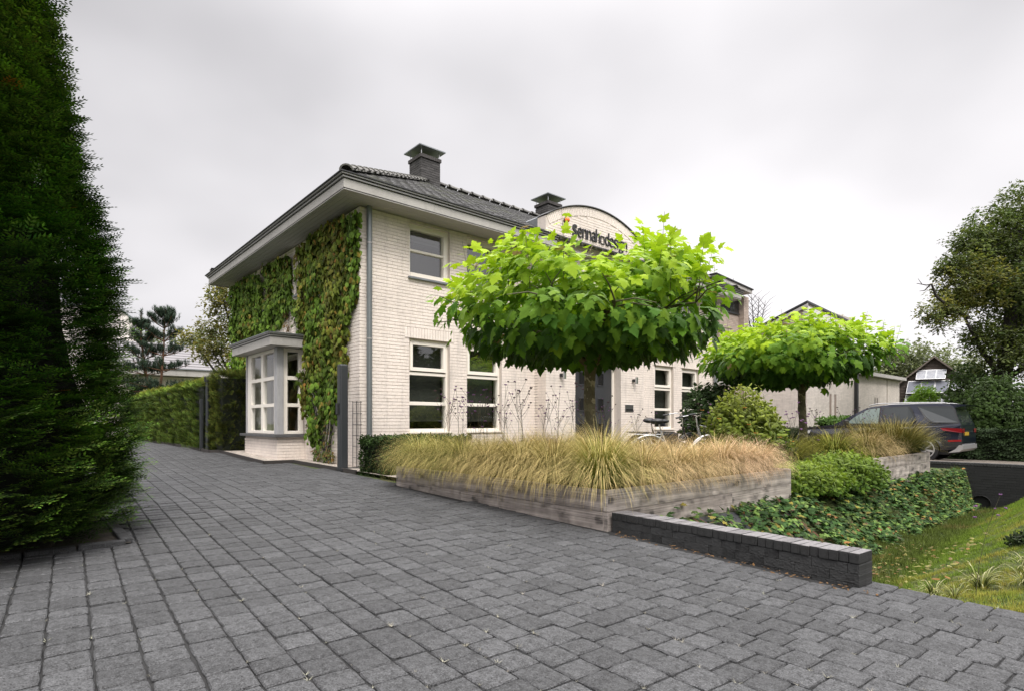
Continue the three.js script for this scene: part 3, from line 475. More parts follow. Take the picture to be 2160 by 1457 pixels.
// windows: frame > panes; blinds stand inside
function panes(win, list, place, depth) { for (const [a0, a1, b0, b1] of list) { const b = new B(); b.quad(place(a0, b0, depth), place(a1, b0, depth), place(a1, b1, depth), place(a0, b1, depth)); part('pane', b.geo(), M.glass, win); } }
function bars(list, place) {                      // [a0, a1, b0, b1, out0, out1]
  const b = new B(); for (const [a0, a1, b0, b1, d0, d1] of list) { const g = new RoundedBoxGeometry(a1 - a0, b1 - b0, d1 - d0, 1, 0.004), P = nonIdx(g).attributes.position.array; for (let i = 0; i < P.length; i += 9) b.tri(...[0, 1, 2].map((k) => place(P[i + 3 * k] + (a0 + a1) / 2, P[i + 3 * k + 1] + (b0 + b1) / 2, P[i + 3 * k + 2] + (d0 + d1) / 2))); } return b;
}
{
  const gf = (a0, a1, place) => {                 // ground floor: vent light over two fixed lights
    const [b0, b1] = GY, j = 0.05, w = part('window', bars([
      [a0, a0 + j, b0, b1, -0.17, -0.085], [a1 - j, a1, b0, b1, -0.17, -0.085], [a0 + j + 0.001, a1 - j - 0.001, b1 - 0.05, b1, -0.17, -0.088], [a0 + j + 0.001, a1 - j - 0.001, b0, b0 + 0.055, -0.17, -0.08],
      [a0 + j + 0.001, a1 - j - 0.001, 1.905, 1.965, -0.17, -0.088], [a0 + j + 0.001, a1 - j - 0.001, 1.318, 1.385, -0.17, -0.09]], place).geo(), M.cream, villa);
    const s0 = a0 + j + 0.004, s1 = a1 - j - 0.004;
    part('vent_sash', bars([[s0, s0 + 0.06, 1.985, b1 - 0.056, -0.15, -0.062], [s1 - 0.06, s1, 1.985, b1 - 0.056, -0.15, -0.062], [s0 + 0.061, s1 - 0.061, 1.985, 2.055, -0.15, -0.063], [s0 + 0.061, s1 - 0.061, b1 - 0.116, b1 - 0.056, -0.15, -0.063]], place).geo(), M.cream, w);
    part('head_groove', bars([[s0, s1, 1.968, 1.982, -0.15, -0.1]], place).geo(), M.stem, w);
    panes(w, [[s0 + 0.055, s1 - 0.055, 2.05, b1 - 0.11], [a0 + j, a1 - j, 1.38, 1.91], [a0 + j, a1 - j, b0 + 0.05, 1.322]], place, -0.125);
    part('sill', bars([[a0 - 0.02, a1 + 0.02, b0 - 0.035, b0 - 0.002, -0.10, 0.03]], place).geo(), M.cream, w);
    part('blind', bars([[a0 + 0.03, a1 - 0.03, 1.0, b1 - 0.03, -0.33, -0.31]], place).geo(), M.blind, w);
  };
  GW.forEach(([a, c]) => gf(a, c, front(0)));
  const ff = (a0, a1, place) => {                 // upper floor: sash with one glazing bar
    const b0 = FY[0], b1 = TOP - 0.004, j = 0.06, w = part('window', bars([
      [a0, a0 + j, b0, b1, -0.18, -0.075], [a1 - j, a1, b0, b1, -0.18, -0.075], [a0 + j + 0.001, a1 - j - 0.001, b1 - 0.16, b1, -0.18, -0.078], [a0 + j + 0.001, a1 - j - 0.001, b0, b0 + 0.105, -0.18, -0.07], [a0 + j + 0.001, a1 - j - 0.001, 4.295, 4.34, -0.17, -0.085]], place).geo(), M.cream, villa);
    part('side_batten', bars([[a1 - j - 0.055, a1 - j - 0.004, b0 + 0.106, b1 - 0.161, -0.17, -0.055]], place).geo(), M.cream, w);
    panes(w, [[a0 + j, a1 - j - 0.05, 4.335, b1 - 0.155], [a0 + j, a1 - j - 0.05, b0 + 0.1, 4.30]], place, -0.13);
    part('sill', bars([[a0 - 0.035, a1 + 0.035, b0 - 0.045, b0 - 0.004, -0.12, 0.055]], place).geo(), M.zinc, w);
    part('blind', bars([[a0 + 0.05, a1 - 0.05, 4.5, b1 - 0.165, -0.2, -0.185]], place).geo(), M.gutterDark, w);
    part('blind_rail', bars([[a0 + 0.06, a1 - 0.06, 4.555, 4.60, -0.184, -0.172]], place).geo(), M.blind, w);
    part('dark_screen', bars([[a0 - 0.1, a1 + 0.1, b0 - 0.1, b1, -0.52, -0.5]], place).geo(), M.room, w);  // near-black sheet added behind the panes to keep the room dark
  };
  GW.forEach(([a, c]) => ff(a, c, front(0)));
  for (const [a, c] of [[2.25, 3.15], [4.75, 5.65]]) ff(a, c, leftw(0));

  // entrance: recessed double door with small square lights
  const P = front(0.36), d = part('front_door', bars([[5.37, 6.148, 0.13, 2.56, -0.30, -0.25], [6.152, 6.93, 0.13, 2.56, -0.30, -0.25]], P).geo(), M.door, villa);
  part('door_frame', bars([[5.302, 5.368, 0.12, 2.618, -0.32, -0.22], [6.932, 6.998, 0.12, 2.618, -0.32, -0.22], [5.369, 6.931, 2.563, 2.618, -0.32, -0.22]], P).geo(), M.cream, d);
  for (const cx of [5.80, 6.50]) for (const cy of [0.80, 1.42, 2.06]) {
    const l = part('door_light', bars([[cx - 0.13, cx + 0.13, cy - 0.175, cy - 0.145, -0.25, -0.237], [cx - 0.13, cx + 0.13, cy + 0.145, cy + 0.175, -0.25, -0.237], [cx - 0.13, cx - 0.105, cy - 0.144, cy + 0.144, -0.25, -0.237], [cx + 0.105, cx + 0.13, cy - 0.144, cy + 0.144, -0.25, -0.237]], P).geo(), M.door, d);
    part('pane', bars([[cx - 0.104, cx + 0.104, cy - 0.143, cy + 0.143, -0.252, -0.245]], P).geo(), std(rgb(0.02, 0.02, 0.02), { roughness: 0.04 }), l);
  }
  part('handle', bars([[6.05, 6.075, 1.0, 1.35, -0.25, -0.2]], P).geo(), M.steel, d);
  part('doorstep', new B().box(5.2, 0.06, 0.37, 7.1, 0.125, 0.85).geo(), M.stoneDark, villa);
  // wall lamps beside the door, letter plate
  for (const [x, l] of [[4.80, 'short grey cylinder wall lamp on the cream brick left of the front door'], [7.49, 'short grey cylinder wall lamp above the letter plate right of the front door']]) {
    const t = thing('wall_lamp', l, 'wall lamp', [x, 1.98, 0.36], 0, 'wall lamps beside the front door');
    const c = new THREE.CylinderGeometry(0.042, 0.042, 0.17, 20); c.translate(0.03, 0.085, 0.10); part('lamp_body', c, M.steel, t); part('bracket', new B().cbox(-0.03, 0.05, 0.0, 0.045, 0.12, 0.065).geo(), M.black, t);
  }
  { const t = thing('letter_plate', 'stainless steel letter plate with dark slot in the wall right of the front door', 'letter box', [7.335, 1.25, 0.36]); part('plate', new B().cbox(-0.17, 0, 0, 0.17, 0.19, 0.012, 0.003).geo(), M.steel, t); part('slot', new B().box(-0.125, 0.035, 0.0125, 0.125, 0.075, 0.03).geo(), M.black, t); }
  // downpipes with clips
  const pipe = (x, y0, y1, l) => { const c = new THREE.CylinderGeometry(0.05, 0.05, y1 - y0, 16); c.translate(x, (y0 + y1) / 2, 0.075); const p = part('downpipe', new B().add(c).geo(), M.zincPipe, villa); for (const y of [0.74, 2.49, 4.22]) { const k = new THREE.CylinderGeometry(0.056, 0.056, 0.022, 16); k.translate(x, y, 0.075); part('pipe_clip', k, M.gutterPale, p); part('pipe_bracket', new B().box(x - 0.012, y - 0.011, 0, x + 0.012, y + 0.011, 0.03).geo(), M.gutterPale, p); } };
  pipe(0.155, 0.05, TOP, 0); pipe(12.10, 0.05, TOP, 1);
  // interior: plain floors and back screens that keep the rooms dark
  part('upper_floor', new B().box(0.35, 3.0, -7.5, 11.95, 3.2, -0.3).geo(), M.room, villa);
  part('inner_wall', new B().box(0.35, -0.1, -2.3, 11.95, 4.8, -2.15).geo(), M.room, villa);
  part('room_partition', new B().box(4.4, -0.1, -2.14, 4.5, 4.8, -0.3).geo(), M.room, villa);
}

// square bay window on the side wall
{
  const bx = -0.55, zA = -2.66, zB = -4.73, y0 = 0.735, y1 = 2.545, bay = part('bay_window', new B().box(-0.565, BASE, -4.83, -0.001, 0.665, -2.635).geo(), M.mortar, villa);
  const b = new B(); brickFace(b, leftw(-0.58), 2.62, 4.845, 0.06, 0.665, [], 71); brickFace(b, front(-2.62), -0.58, 0, 0.06, 0.665, [], 72); brickFace(b, (a, q, d) => [a, q, -4.845 - d], -0.58, 0, 0.06, 0.665, [], 73); stuffed(part('brickwork', b.geo(), M.brickMix, bay));
  part('stone_sill', new B().cbox(-0.67, 0.668, -4.95, 0.0, 0.725, -2.53, 0.006).geo(), M.stoneDark, bay);
  const L = (a, q, d) => [bx - d, q, -a], F = (a, q, d) => [a, q, zA + d];
  const post = (x0, x1, z0, z1) => part('corner_post', new B().cbox(x0, 0.728, z0, x1, y1, z1, 0.005).geo(), std(rgb(0.40, 0.395, 0.40), { roughness: 0.6, map: rep(grimeT, 0.8) }), bay);
  post(-0.578, -0.44, -2.80, -2.625); post(-0.575, -0.46, -4.79, -4.715);
  const rows = [[0.80, 1.31], [1.385, 1.885], [1.965, 2.475]], cols = [[2.91, 3.60], [3.76, 4.45]].map(([a, c]) => [a, c]);
  const bl = [[2.805, 2.90, y0, y1, -0.08, 0.0], [4.46, 4.713, y0, y1, -0.08, 0.0], [3.61, 3.75, y0, y1, -0.08, 0.0]];
  for (const [a0, a1] of [[2.901, 3.609], [3.751, 4.459]]) { bl.push([a0, a1, y0, 0.80, -0.08, -0.002], [a0, a1, 1.31, 1.385, -0.08, -0.002], [a0, a1, 1.885, 1.965, -0.08, -0.002], [a0, a1, 2.475, y1, -0.08, -0.002]); }
  const w = part('window', bars(bl, L).geo(), M.cream, bay);
  panes(w, [[2.90, 3.61], [3.75, 4.46]].flatMap(([a, c]) => rows.map(([r0, r1]) => [a, c, r0, r1])), L, -0.045);
  const fl = [[-0.438, -0.345, y0, y1, -0.08, -0.01], [-0.105, -0.002, y0, y1, -0.08, -0.01]]; for (const [r0, r1] of [[y0, 0.80], [1.31, 1.385], [1.885, 1.965], [2.475, y1]]) fl.push([-0.344, -0.106, r0, r1, -0.08, -0.012]);
  const w2 = part('window', bars(fl, F).geo(), M.cream, bay); panes(w2, rows.map(([r0, r1]) => [-0.345, -0.105, r0, r1]), F, -0.05);
  part('back_face', new B().box(-0.46, 0.73, -4.79, -0.001, y1, -4.75).geo(), M.cream, bay);
  // flat canopy with the same stepped edge as the main eaves
  const cx = -0.80, cz1 = -2.35, cz0 = -5.09, cy = 2.552;
  part('canopy', new B().box(cx, cy, cz0, -0.002, cy + 0.165, cz1).geo(), M.fascia, bay);
  const lip = (o, a, c, m) => part('canopy_edge', new B().box(cx - o, cy + a, cz0 - o, -0.002, cy + c, cz1 + o).geo(), m, bay);
  lip(-0.004, 0.166, 0.178, M.gutterDark); lip(0.024, 0.179, 0.203, M.gutterPale); lip(0.028, 0.204, 0.216, M.gutterDark); lip(0.05, 0.217, 0.238, M.gutterPale); lip(0.065, 0.239, 0.256, M.zinc);
  part('ceiling', new B().box(-0.52, 2.5, -4.7, -0.0, 2.549, -2.7).geo(), M.room, bay);
}

// company name on the arch: one bold letter, light letters, two square outlines; orange lamp
{
  const load = new FontLoader(), bold = await load.loadAsync('fonts/droid/droid_sans_bold.typeface.json'), reg = await load.loadAsync('fonts/droid/droid_sans_regular.typeface.json');
  const t = thing('company_sign', 'dark raised lettering reading sennah and a square mark on the arched parapet', 'sign', [5.19, 5.36, 0.362]);
  const mk = (ch, f, size, x) => { const g = new TextGeometry(ch, { font: f, size, depth: 0.03, curveSegments: 6, bevelEnabled: false }); g.computeBoundingBox(); g.translate(x - g.boundingBox.min.x, 0, 0); part('letter', new B().add(g).geo(), M.gutterDark, t); return x + g.boundingBox.max.x - g.boundingBox.min.x; };
  let x = mk('s', bold, 0.345, 0) + 0.035; for (const ch of 'ennah') x = mk(ch, reg, 0.30, x) + 0.028;
  const sq = (x0, w, h) => part('square_mark', bars([[x0, x0 + w, 0, 0.02, 0, 0.025], [x0, x0 + w, h - 0.02, h, 0, 0.025], [x0, x0 + 0.02, 0.021, h - 0.021, 0, 0.025], [x0 + w - 0.02, x0 + w, 0.021, h - 0.021, 0, 0.025]], (a, b, c) => [a, b, c]).geo(), M.gutterDark, t);
  sq(x + 0.02, 0.17, 0.2); x = mk('d', reg, 0.30, x + 0.23) + 0.03; for (const ch of 'esign') x = mk(ch, reg, 0.30, x) + 0.028; t.scale.x = 0.80;
  const o = thing('alarm_light', 'round orange alarm light high on the arched parapet', 'lamp', [4.94, 5.64, 0.36]);
  const g = new THREE.SphereGeometry(0.062, 18, 12); g.scale(1, 1, 0.9); g.translate(0, 0, 0.085); part('lens', g, std(rgb(0.85, 0.2, 0.035), { roughness: 0.3 }), o); const k = new THREE.CylinderGeometry(0.045, 0.05, 0.05, 16); k.rotateX(Math.PI / 2); k.translate(0, 0, 0.025); part('base', k, M.black, o);
}

// ================================================================= timber planters
function planter(label, x0, x1, zb, zf, y1, joints, legY, seed, sideJoints) {
  const t = thing('timber_planter', label, 'planter'); const R = rng(seed), th = 0.05;
  const plank = (xa, xb, za, zc, ya, yb, alongX) => {
    const L = alongX ? xb - xa : zc - za, b = new B(); b.cbox(-L / 2, 0, -th / 2, L / 2, yb - ya - 0.004, th / 2, 0.004);
    const g = b.geo(), u = g.attributes.uv, off = R() * 5; for (let k = 0; k < u.count; k++) u.setXY(k, u.getX(k) + off, u.getY(k) + 0.012);
    const m = part('plank', g, R() < 0.5 ? M.wood : M.woodB, t); m.position.set((xa + xb) / 2, ya, (za + zc) / 2); if (!alongX) m.rotation.y = Math.PI / 2;
  };
  for (let c = 0; c < 3; c++) {
    const yb = y1 - c * 0.2, ya = yb - 0.2, js = [x0, ...joints[c % joints.length], x1]; for (let i = 0; i < js.length - 1; i++) plank(js[i] + 0.001 + (i ? 0 : 0), js[i + 1] - 0.001, zf - th, zf, ya, yb, true);
    const sj = [zb, ...(sideJoints[c % sideJoints.length]), zf - th]; for (let i = 0; i < sj.length - 1; i++) { plank(x0, x0 + th, sj[i] + 0.001, sj[i + 1] - 0.001, ya, yb, false); plank(x1 - th, x1, sj[i] + 0.001, sj[i + 1] - 0.001, ya, yb, false); }
    plank(x0 + th + 0.001, x1 - th - 0.001, zb, zb + th, ya, yb, true);
  }
  part('soil', new B().box(x0 + 0.03, y1 - 0.5, zb + 0.03, x1 - 0.03, y1 - 0.05, zf - 0.03).geo(), M.soil, t);
  return t;
}
planter('long weathered timber planter of grey planks at the driveway corner, full of fountain grass', -0.63, 3.16, 2.44, 6.27, 0.366, [[], [1.6]], 0, 7, [[], [4.0]]);
planter('second grey timber planter with jointed planks beyond the lime green shrub, beside the parked car', 6.26, 9.78, 2.6, 6.27, 0.366, [[7.4, 8.6], [7.0, 7.55, 8.35, 9.1]], 0, 8, [[], [4.2]]);

// ================================================================= low black brick parapet over the ditch
{
  const A = new THREE.Vector2(-0.605, 6.30), Bv = new THREE.Vector2(-0.752, 8.36), d = Bv.clone().sub(A), Lp = d.length(), turn = Math.atan2(-d.x, -d.y) + Math.PI;   // local +z runs towards the street
  const t = thing('brick_parapet', 'low black painted brick wall with pale brick-on-edge capping between driveway and ditch', 'wall', [A.x, 0, A.y], Math.atan2(d.x, d.y));
  const w = 0.19, top = 0.17, R = rng(21), C = 0.0625, nC = 5;
  part('core', new B().box(0.006, -1.0, 0.006, w - 0.006, top - 0.07, Lp - 0.006).geo(), M.blackRough, t);
  M.capSet = M.capBrick.map((m) => { const s = M.slurry.clone(); s.color.multiplyScalar(0.9); return [s, s, m, s, s, s]; });  // top faces paler: dust and wear, plus sky light put into the colour
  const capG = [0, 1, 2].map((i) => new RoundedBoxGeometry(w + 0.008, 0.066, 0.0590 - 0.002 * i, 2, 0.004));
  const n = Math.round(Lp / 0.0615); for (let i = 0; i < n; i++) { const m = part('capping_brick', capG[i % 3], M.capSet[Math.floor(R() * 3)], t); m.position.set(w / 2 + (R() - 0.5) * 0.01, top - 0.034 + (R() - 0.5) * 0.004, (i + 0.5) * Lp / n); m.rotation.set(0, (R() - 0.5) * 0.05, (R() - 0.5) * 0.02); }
  const g1 = new RoundedBoxGeometry(0.1, 0.0605, 0.2195, 1, 0.0025), g2 = new RoundedBoxGeometry(0.1, 0.0605, 0.1, 1, 0.0025); g1.attributes.uv && [g1, g2].forEach((g) => { const u = g.attributes.uv, p = g.attributes.position; for (let k = 0; k < u.count; k++) u.setXY(k, p.getZ(k), p.getY(k)); });
  M.slurrySet = [0.9, 1, 1.15].map((k, i) => { const m = M.slurry.clone(); m.color.multiplyScalar(k); m.map = M.slurry.map.clone(); m.map.offset.set(i * 0.31, i * 0.17); m.map.needsUpdate = true; return m; });
  for (let c = 0; c < nC; c++) {
    const y = top - 0.068 - (c + 0.5) * C; let z = (c % 2) * -0.11;
    while (z < Lp - 0.02) { const half = z < 0 || z + 0.22 > Lp; const zz = Math.max(z, 0), len = Math.min(z + 0.22, Lp) - zz; if (len > 0.03) { const m = part('brick', half ? g2 : g1, M.slurrySet[Math.floor(R() * 3)], t); m.scale.z = half ? len / 0.1 : 1; m.position.set(0.05 + (R() - 0.5) * 0.0025, y, zz + len / 2); const m2 = part('brick', half ? g2 : g1, M.slurrySet[Math.floor(R() * 3)], t); m2.scale.z = half ? len / 0.1 : 1; m2.position.set(w - 0.05, y, zz + len / 2); } z += 0.222; }
  }
}
// headwall of the second culvert, dark pipe mouth under it, and the drive it carries
{
  const t = thing('culvert_headwall', 'tall black painted brick headwall with dark pipe opening at the far end of the ditch', 'wall', [13.0, 0, 5.2]);
  const top = -0.01, R = rng(31);
  part('core', new B().box(0.012, -1.8, -0.9, 0.25, top - 0.07, 5.0).geo(), M.blackRough, t);
  const b = new B(); M.headBrick = std(rgb(1, 1, 1), { roughness: 0.8, vertexColors: true }); brickFace(b, (a, q, d) => [-d, q, -a], -5.0, 0.9, -1.7, top - 0.07, [], 77, { col: [0.013, 0.0135, 0.014], vary: 0.25 }); stuffed(part('brickwork', b.geo(), M.headBrick, t));
  const capG = new RoundedBoxGeometry(0.24, 0.066, 0.056, 1, 0.005); for (let i = 0; i < 95; i++) { const m = part('capping_brick', capG, M.slurrySet[Math.floor(R() * 3)], t); m.position.set(0.11, top - 0.034 + (R() - 0.5) * 0.004, -0.88 + i * 0.0622); }
  const p = new THREE.CylinderGeometry(0.19, 0.19, 0.4, 28, 1, true); p.rotateZ(Math.PI / 2); p.translate(0.14, -0.98, 1.35); part('pipe', p, std(rgb(0.012, 0.012, 0.012), { side: THREE.DoubleSide, roughness: 0.9 }), t);
  const pe = new THREE.CircleGeometry(0.19, 28); pe.rotateY(-Math.PI / 2); pe.translate(-0.012, -0.98, 1.35); part('pipe_mouth', pe, std(rgb(0.006, 0.006, 0.006), { roughness: 1 }), t);
  const d = new B(); const Y = (x) => -0.012 - 0.055 * (x - 13); d.quad([13.26, Y(13.26), 30], [19, Y(18), 30], [19, Y(18), -8], [13.26, Y(13.26), -8]); d.quad([19, Y(18), 30], [26, Y(18) + 0.0, 30], [26, Y(18) + 0.0, -8], [19, Y(18), -8]);
  struct('second_driveway', d.geo(), std(rgb(0.30, 0.285, 0.265), { roughness: 0.85, map: rep(gravelT, 3), bumpMap: rep(gritB, 0.8), bumpScale: 0.006 }));
}
// steel edging and gravel strips beside the house
{
  const line = [[-0.36, 0.62], [-0.36, -2.28], [-0.93, -2.34], [-0.93, -5.7], [-1.13, -5.8], [-1.13, -19]], b = new B();
  for (let i = 0; i < line.length - 1; i++) { const [xa, za] = line[i], [xb, zb] = line[i + 1]; const dx = xb - xa, dz = zb - za, l = Math.hypot(dx, dz), ox = -dz / l * 0.012, oz = dx / l * 0.012; const N = Math.max(1, Math.round(l)); for (let k = 0; k < N; k++) { const f = k / N, g = (k + 1) / N, P = (s, o, y) => { const x = lerp(xa, xb, s) + ox * o, z = lerp(za, zb, s) + oz * o; return [x, gy(z) + y, z]; }; const h = 0.062; b.quad(P(f, -1, -0.05), P(g, -1, -0.05), P(g, -1, h), P(f, -1, h)); b.quad(P(f, -1, h), P(g, -1, h), P(g, 1, h), P(f, 1, h)); b.quad(P(g, 1, -0.05), P(f, 1, -0.05), P(f, 1, h), P(g, 1, h)); } }
  struct('kerb', b.geo(), std(rgb(0.035, 0.03, 0.027), { roughness: 0.8 }));
  const gb = new B(); const strip = (x0, x1, z0, z1) => { for (let z = z1; z < z0 - 0.01; z += 0.5) { const ze = Math.min(z + 0.5, z0); gb.quad([x0, gy(ze) + 0.046, ze], [x1, gy(ze) + 0.046, ze], [x1, gy(z) + 0.046, z], [x0, gy(z) + 0.046, z]); } };
  strip(-0.35, 0.02, 0.6, -2.62); strip(-0.35, -0.02, -2.62, -2.64); strip(-0.92, 0.02, -2.35, -5.7); strip(-0.36, 0.6, 2.42, 0.62);
  struct('gravel_strip', gb.geo(), M.gravel);
  // path and bed between planter and house front
  const pb = new B(); pb.quad([0.02, 0.105, 2.42], [12.4, 0.03, 2.42], [12.4, 0.06, 0.0], [0.02, 0.125, 0.0]); struct('path', pb.geo(), std(rgb(0.2, 0.19, 0.18), { roughness: 0.9, map: rep(gravelT, 1.4) }));
}
// gate post with stop bracket, and the wire trellis beside it
{
  const t = thing('gate_post', 'tall rounded black steel gate post standing at the house corner by the vine', 'gate post', [-0.30, gy(-0.05), -0.05]);
  part('post', new B().add(new RoundedBoxGeometry(0.155, 1.92, 0.155, 4, 0.035).translate(0, 0.93, 0)).geo(), M.anthracite, t);
  part('catch', new B().cbox(-0.115, 1.0, -0.04, -0.076, 1.2, 0.04, 0.004).geo(), M.black, t);
  part('foot_plate', new B().cbox(-0.08, 0.0, -0.08, 0.36, 0.05, 0.17, 0.006).geo(), M.black, t);
  const w = thing('wire_trellis', 'narrow black wire trellis leaning on the cream wall beside the gate post', 'trellis', [-0.055, gy(0) + 0.04, 0.0]);
  for (const z of [-0.16, 0.0, 0.16]) { const c = new THREE.CylinderGeometry(0.006, 0.006, 1.2, 6); c.translate(0, 0.6, z); part('upright_wire', c, M.black, w); }
  for (let k = 0; k < 6; k++) { const c = new THREE.CylinderGeometry(0.005, 0.005, 0.38, 6); c.rotateX(Math.PI / 2); c.translate(0.006, 0.18 + k * 0.2, 0); part('cross_wire', c, M.black, w); }
}

// ================================================================= leaf shapes and scatter helpers
const _m = new THREE.Matrix4(), _q = new THREE.Quaternion(), _s = new THREE.Vector3(), _p = new THREE.Vector3(), _x = new THREE.Vector3(), _y = new THREE.Vector3(), _z = new THREE.Vector3(), _c = new THREE.Color();
function aim(dir, nor, out) {                     // local +y along dir, local +z near nor
  _y.copy(dir).normalize(); _x.crossVectors(_y, nor); if (_x.lengthSq() < 1e-6) _x.set(1, 0, 0).cross(_y); _x.normalize(); _z.crossVectors(_x, _y); _m.makeBasis(_x, _y, _z); return (out ?? _q).setFromRotationMatrix(_m);
}
function leafShape(half, cup, droop, centre = 0.4, twist = 0) {      // outline of the right half from base to tip
  const b = new B(), Z = (x, y) => -cup * Math.abs(x) - droop * y * y + twist * x * y, P = (x, y) => [x, y, Z(x, y)];
  const ring = half.map(([x, y]) => P(x, y)), left = half.slice(1, -1).reverse().map(([x, y]) => P(-x, y)), all = [...ring, ...left], c = P(0, centre); c[2] += 0.0;
  for (let i = 0; i < all.length; i++) { const a = all[i], d = all[(i + 1) % all.length]; b.tri(c, a, d, [[c[0], c[1]], [a[0], a[1]], [d[0], d[1]]]); }
  return b.geo();
}
const PLANE = [[0, 0], [0.10, -0.10], [0.25, -0.07], [0.43, 0.06], [0.36, 0.17], [0.30, 0.23], [0.42, 0.33], [0.56, 0.52], [0.44, 0.53], [0.36, 0.56], [0.25, 0.58], [0.27, 0.72], [0.20, 0.78], [0.09, 0.93], [0, 1.05]];
const OVATE = [[0, 0], [0.2, 0.10], [0.31, 0.34], [0.24, 0.64], [0.10, 0.87], [0, 1]];
const BROAD = [[0, 0], [0.26, 0.06], [0.43, 0.30], [0.35, 0.62], [0.14, 0.86], [0, 1]];
const IVY = [[0, 0.05], [0.14, -0.12], [0.36, -0.1], [0.47, 0.12], [0.28, 0.27], [0.43, 0.52], [0.2, 0.55], [0, 1]];
const planeLeaves = [[0.22, 0.30, 0], [0.34, 0.22, 0.3], [0.12, 0.42, -0.3], [0.4, 0.5, 0.2], [0.05, 0.18, -0.4], [0.28, 0.6, 0.5]].map(([a, b, t]) => leafShape(PLANE, a, b, 0.36, t));
const ovateLeaf = leafShape(OVATE, 0.3, 0.25), ovateLeafB = leafShape(OVATE, 0.5, 0.5, 0.4, 0.3), broadLeaf = leafShape(BROAD, 0.25, 0.3), broadLeafB = leafShape(BROAD, 0.45, 0.55, 0.4, 0.4), ivyLeaf = leafShape(IVY, 0.2, 0.15, 0.3);
function cluster(leaf, n, r, size, seed, flat = 1) {                 // several leaves around a twig end
  const R = rng(seed), b = new B();
  for (let i = 0; i < n; i++) { const a = R() * 6.283, el = (R() - 0.35) * 1.6, d = new THREE.Vector3(Math.cos(a) * Math.cos(el), Math.sin(el) * flat, Math.sin(a) * Math.cos(el)); const nor = new THREE.Vector3((R() - 0.5), 1.1 * flat, (R() - 0.5)); const s = size * (0.7 + 0.6 * R()); _p.copy(d).multiplyScalar(r * (0.15 + 0.85 * R())); const mm = new THREE.Matrix4().compose(_p.clone(), aim(d, nor).clone(), new THREE.Vector3(s, s, s)); b.add(leaf, mm); }
  return b.geo();
}
function scatter(name, geo, mat, parent, N, place) {                 // place(i) -> { p, q, s, c } or null
  const im = new THREE.InstancedMesh(geo, mat, N); let n = 0; for (let i = 0; i < N; i++) { const o = place(i); if (!o) continue; const s = o.s; im.setMatrixAt(n, new THREE.Matrix4().compose(o.p, o.q, s.isVector3 ? s : _s.set(s, s, s))); im.setColorAt(n, _c.setRGB(...o.c)); n++; }
  im.count = n; im.name = parent === scene ? numbered(name) : name; parent.add(im); return im;
}
const V3 = (x, y, z) => new THREE.Vector3(x, y, z);
M.leaf = leafMat(); M.leafGloss = leafMat({ roughness: 0.7, transmission: 0.22 }); const matte = (o) => new THREE.MeshPhysicalMaterial({ color: rgb(1, 1, 1), roughness: 0.8, specularIntensity: 0.3, side: THREE.DoubleSide, ...o });
M.needle = matte({}); M.blade = matte({ vertexColors: true });

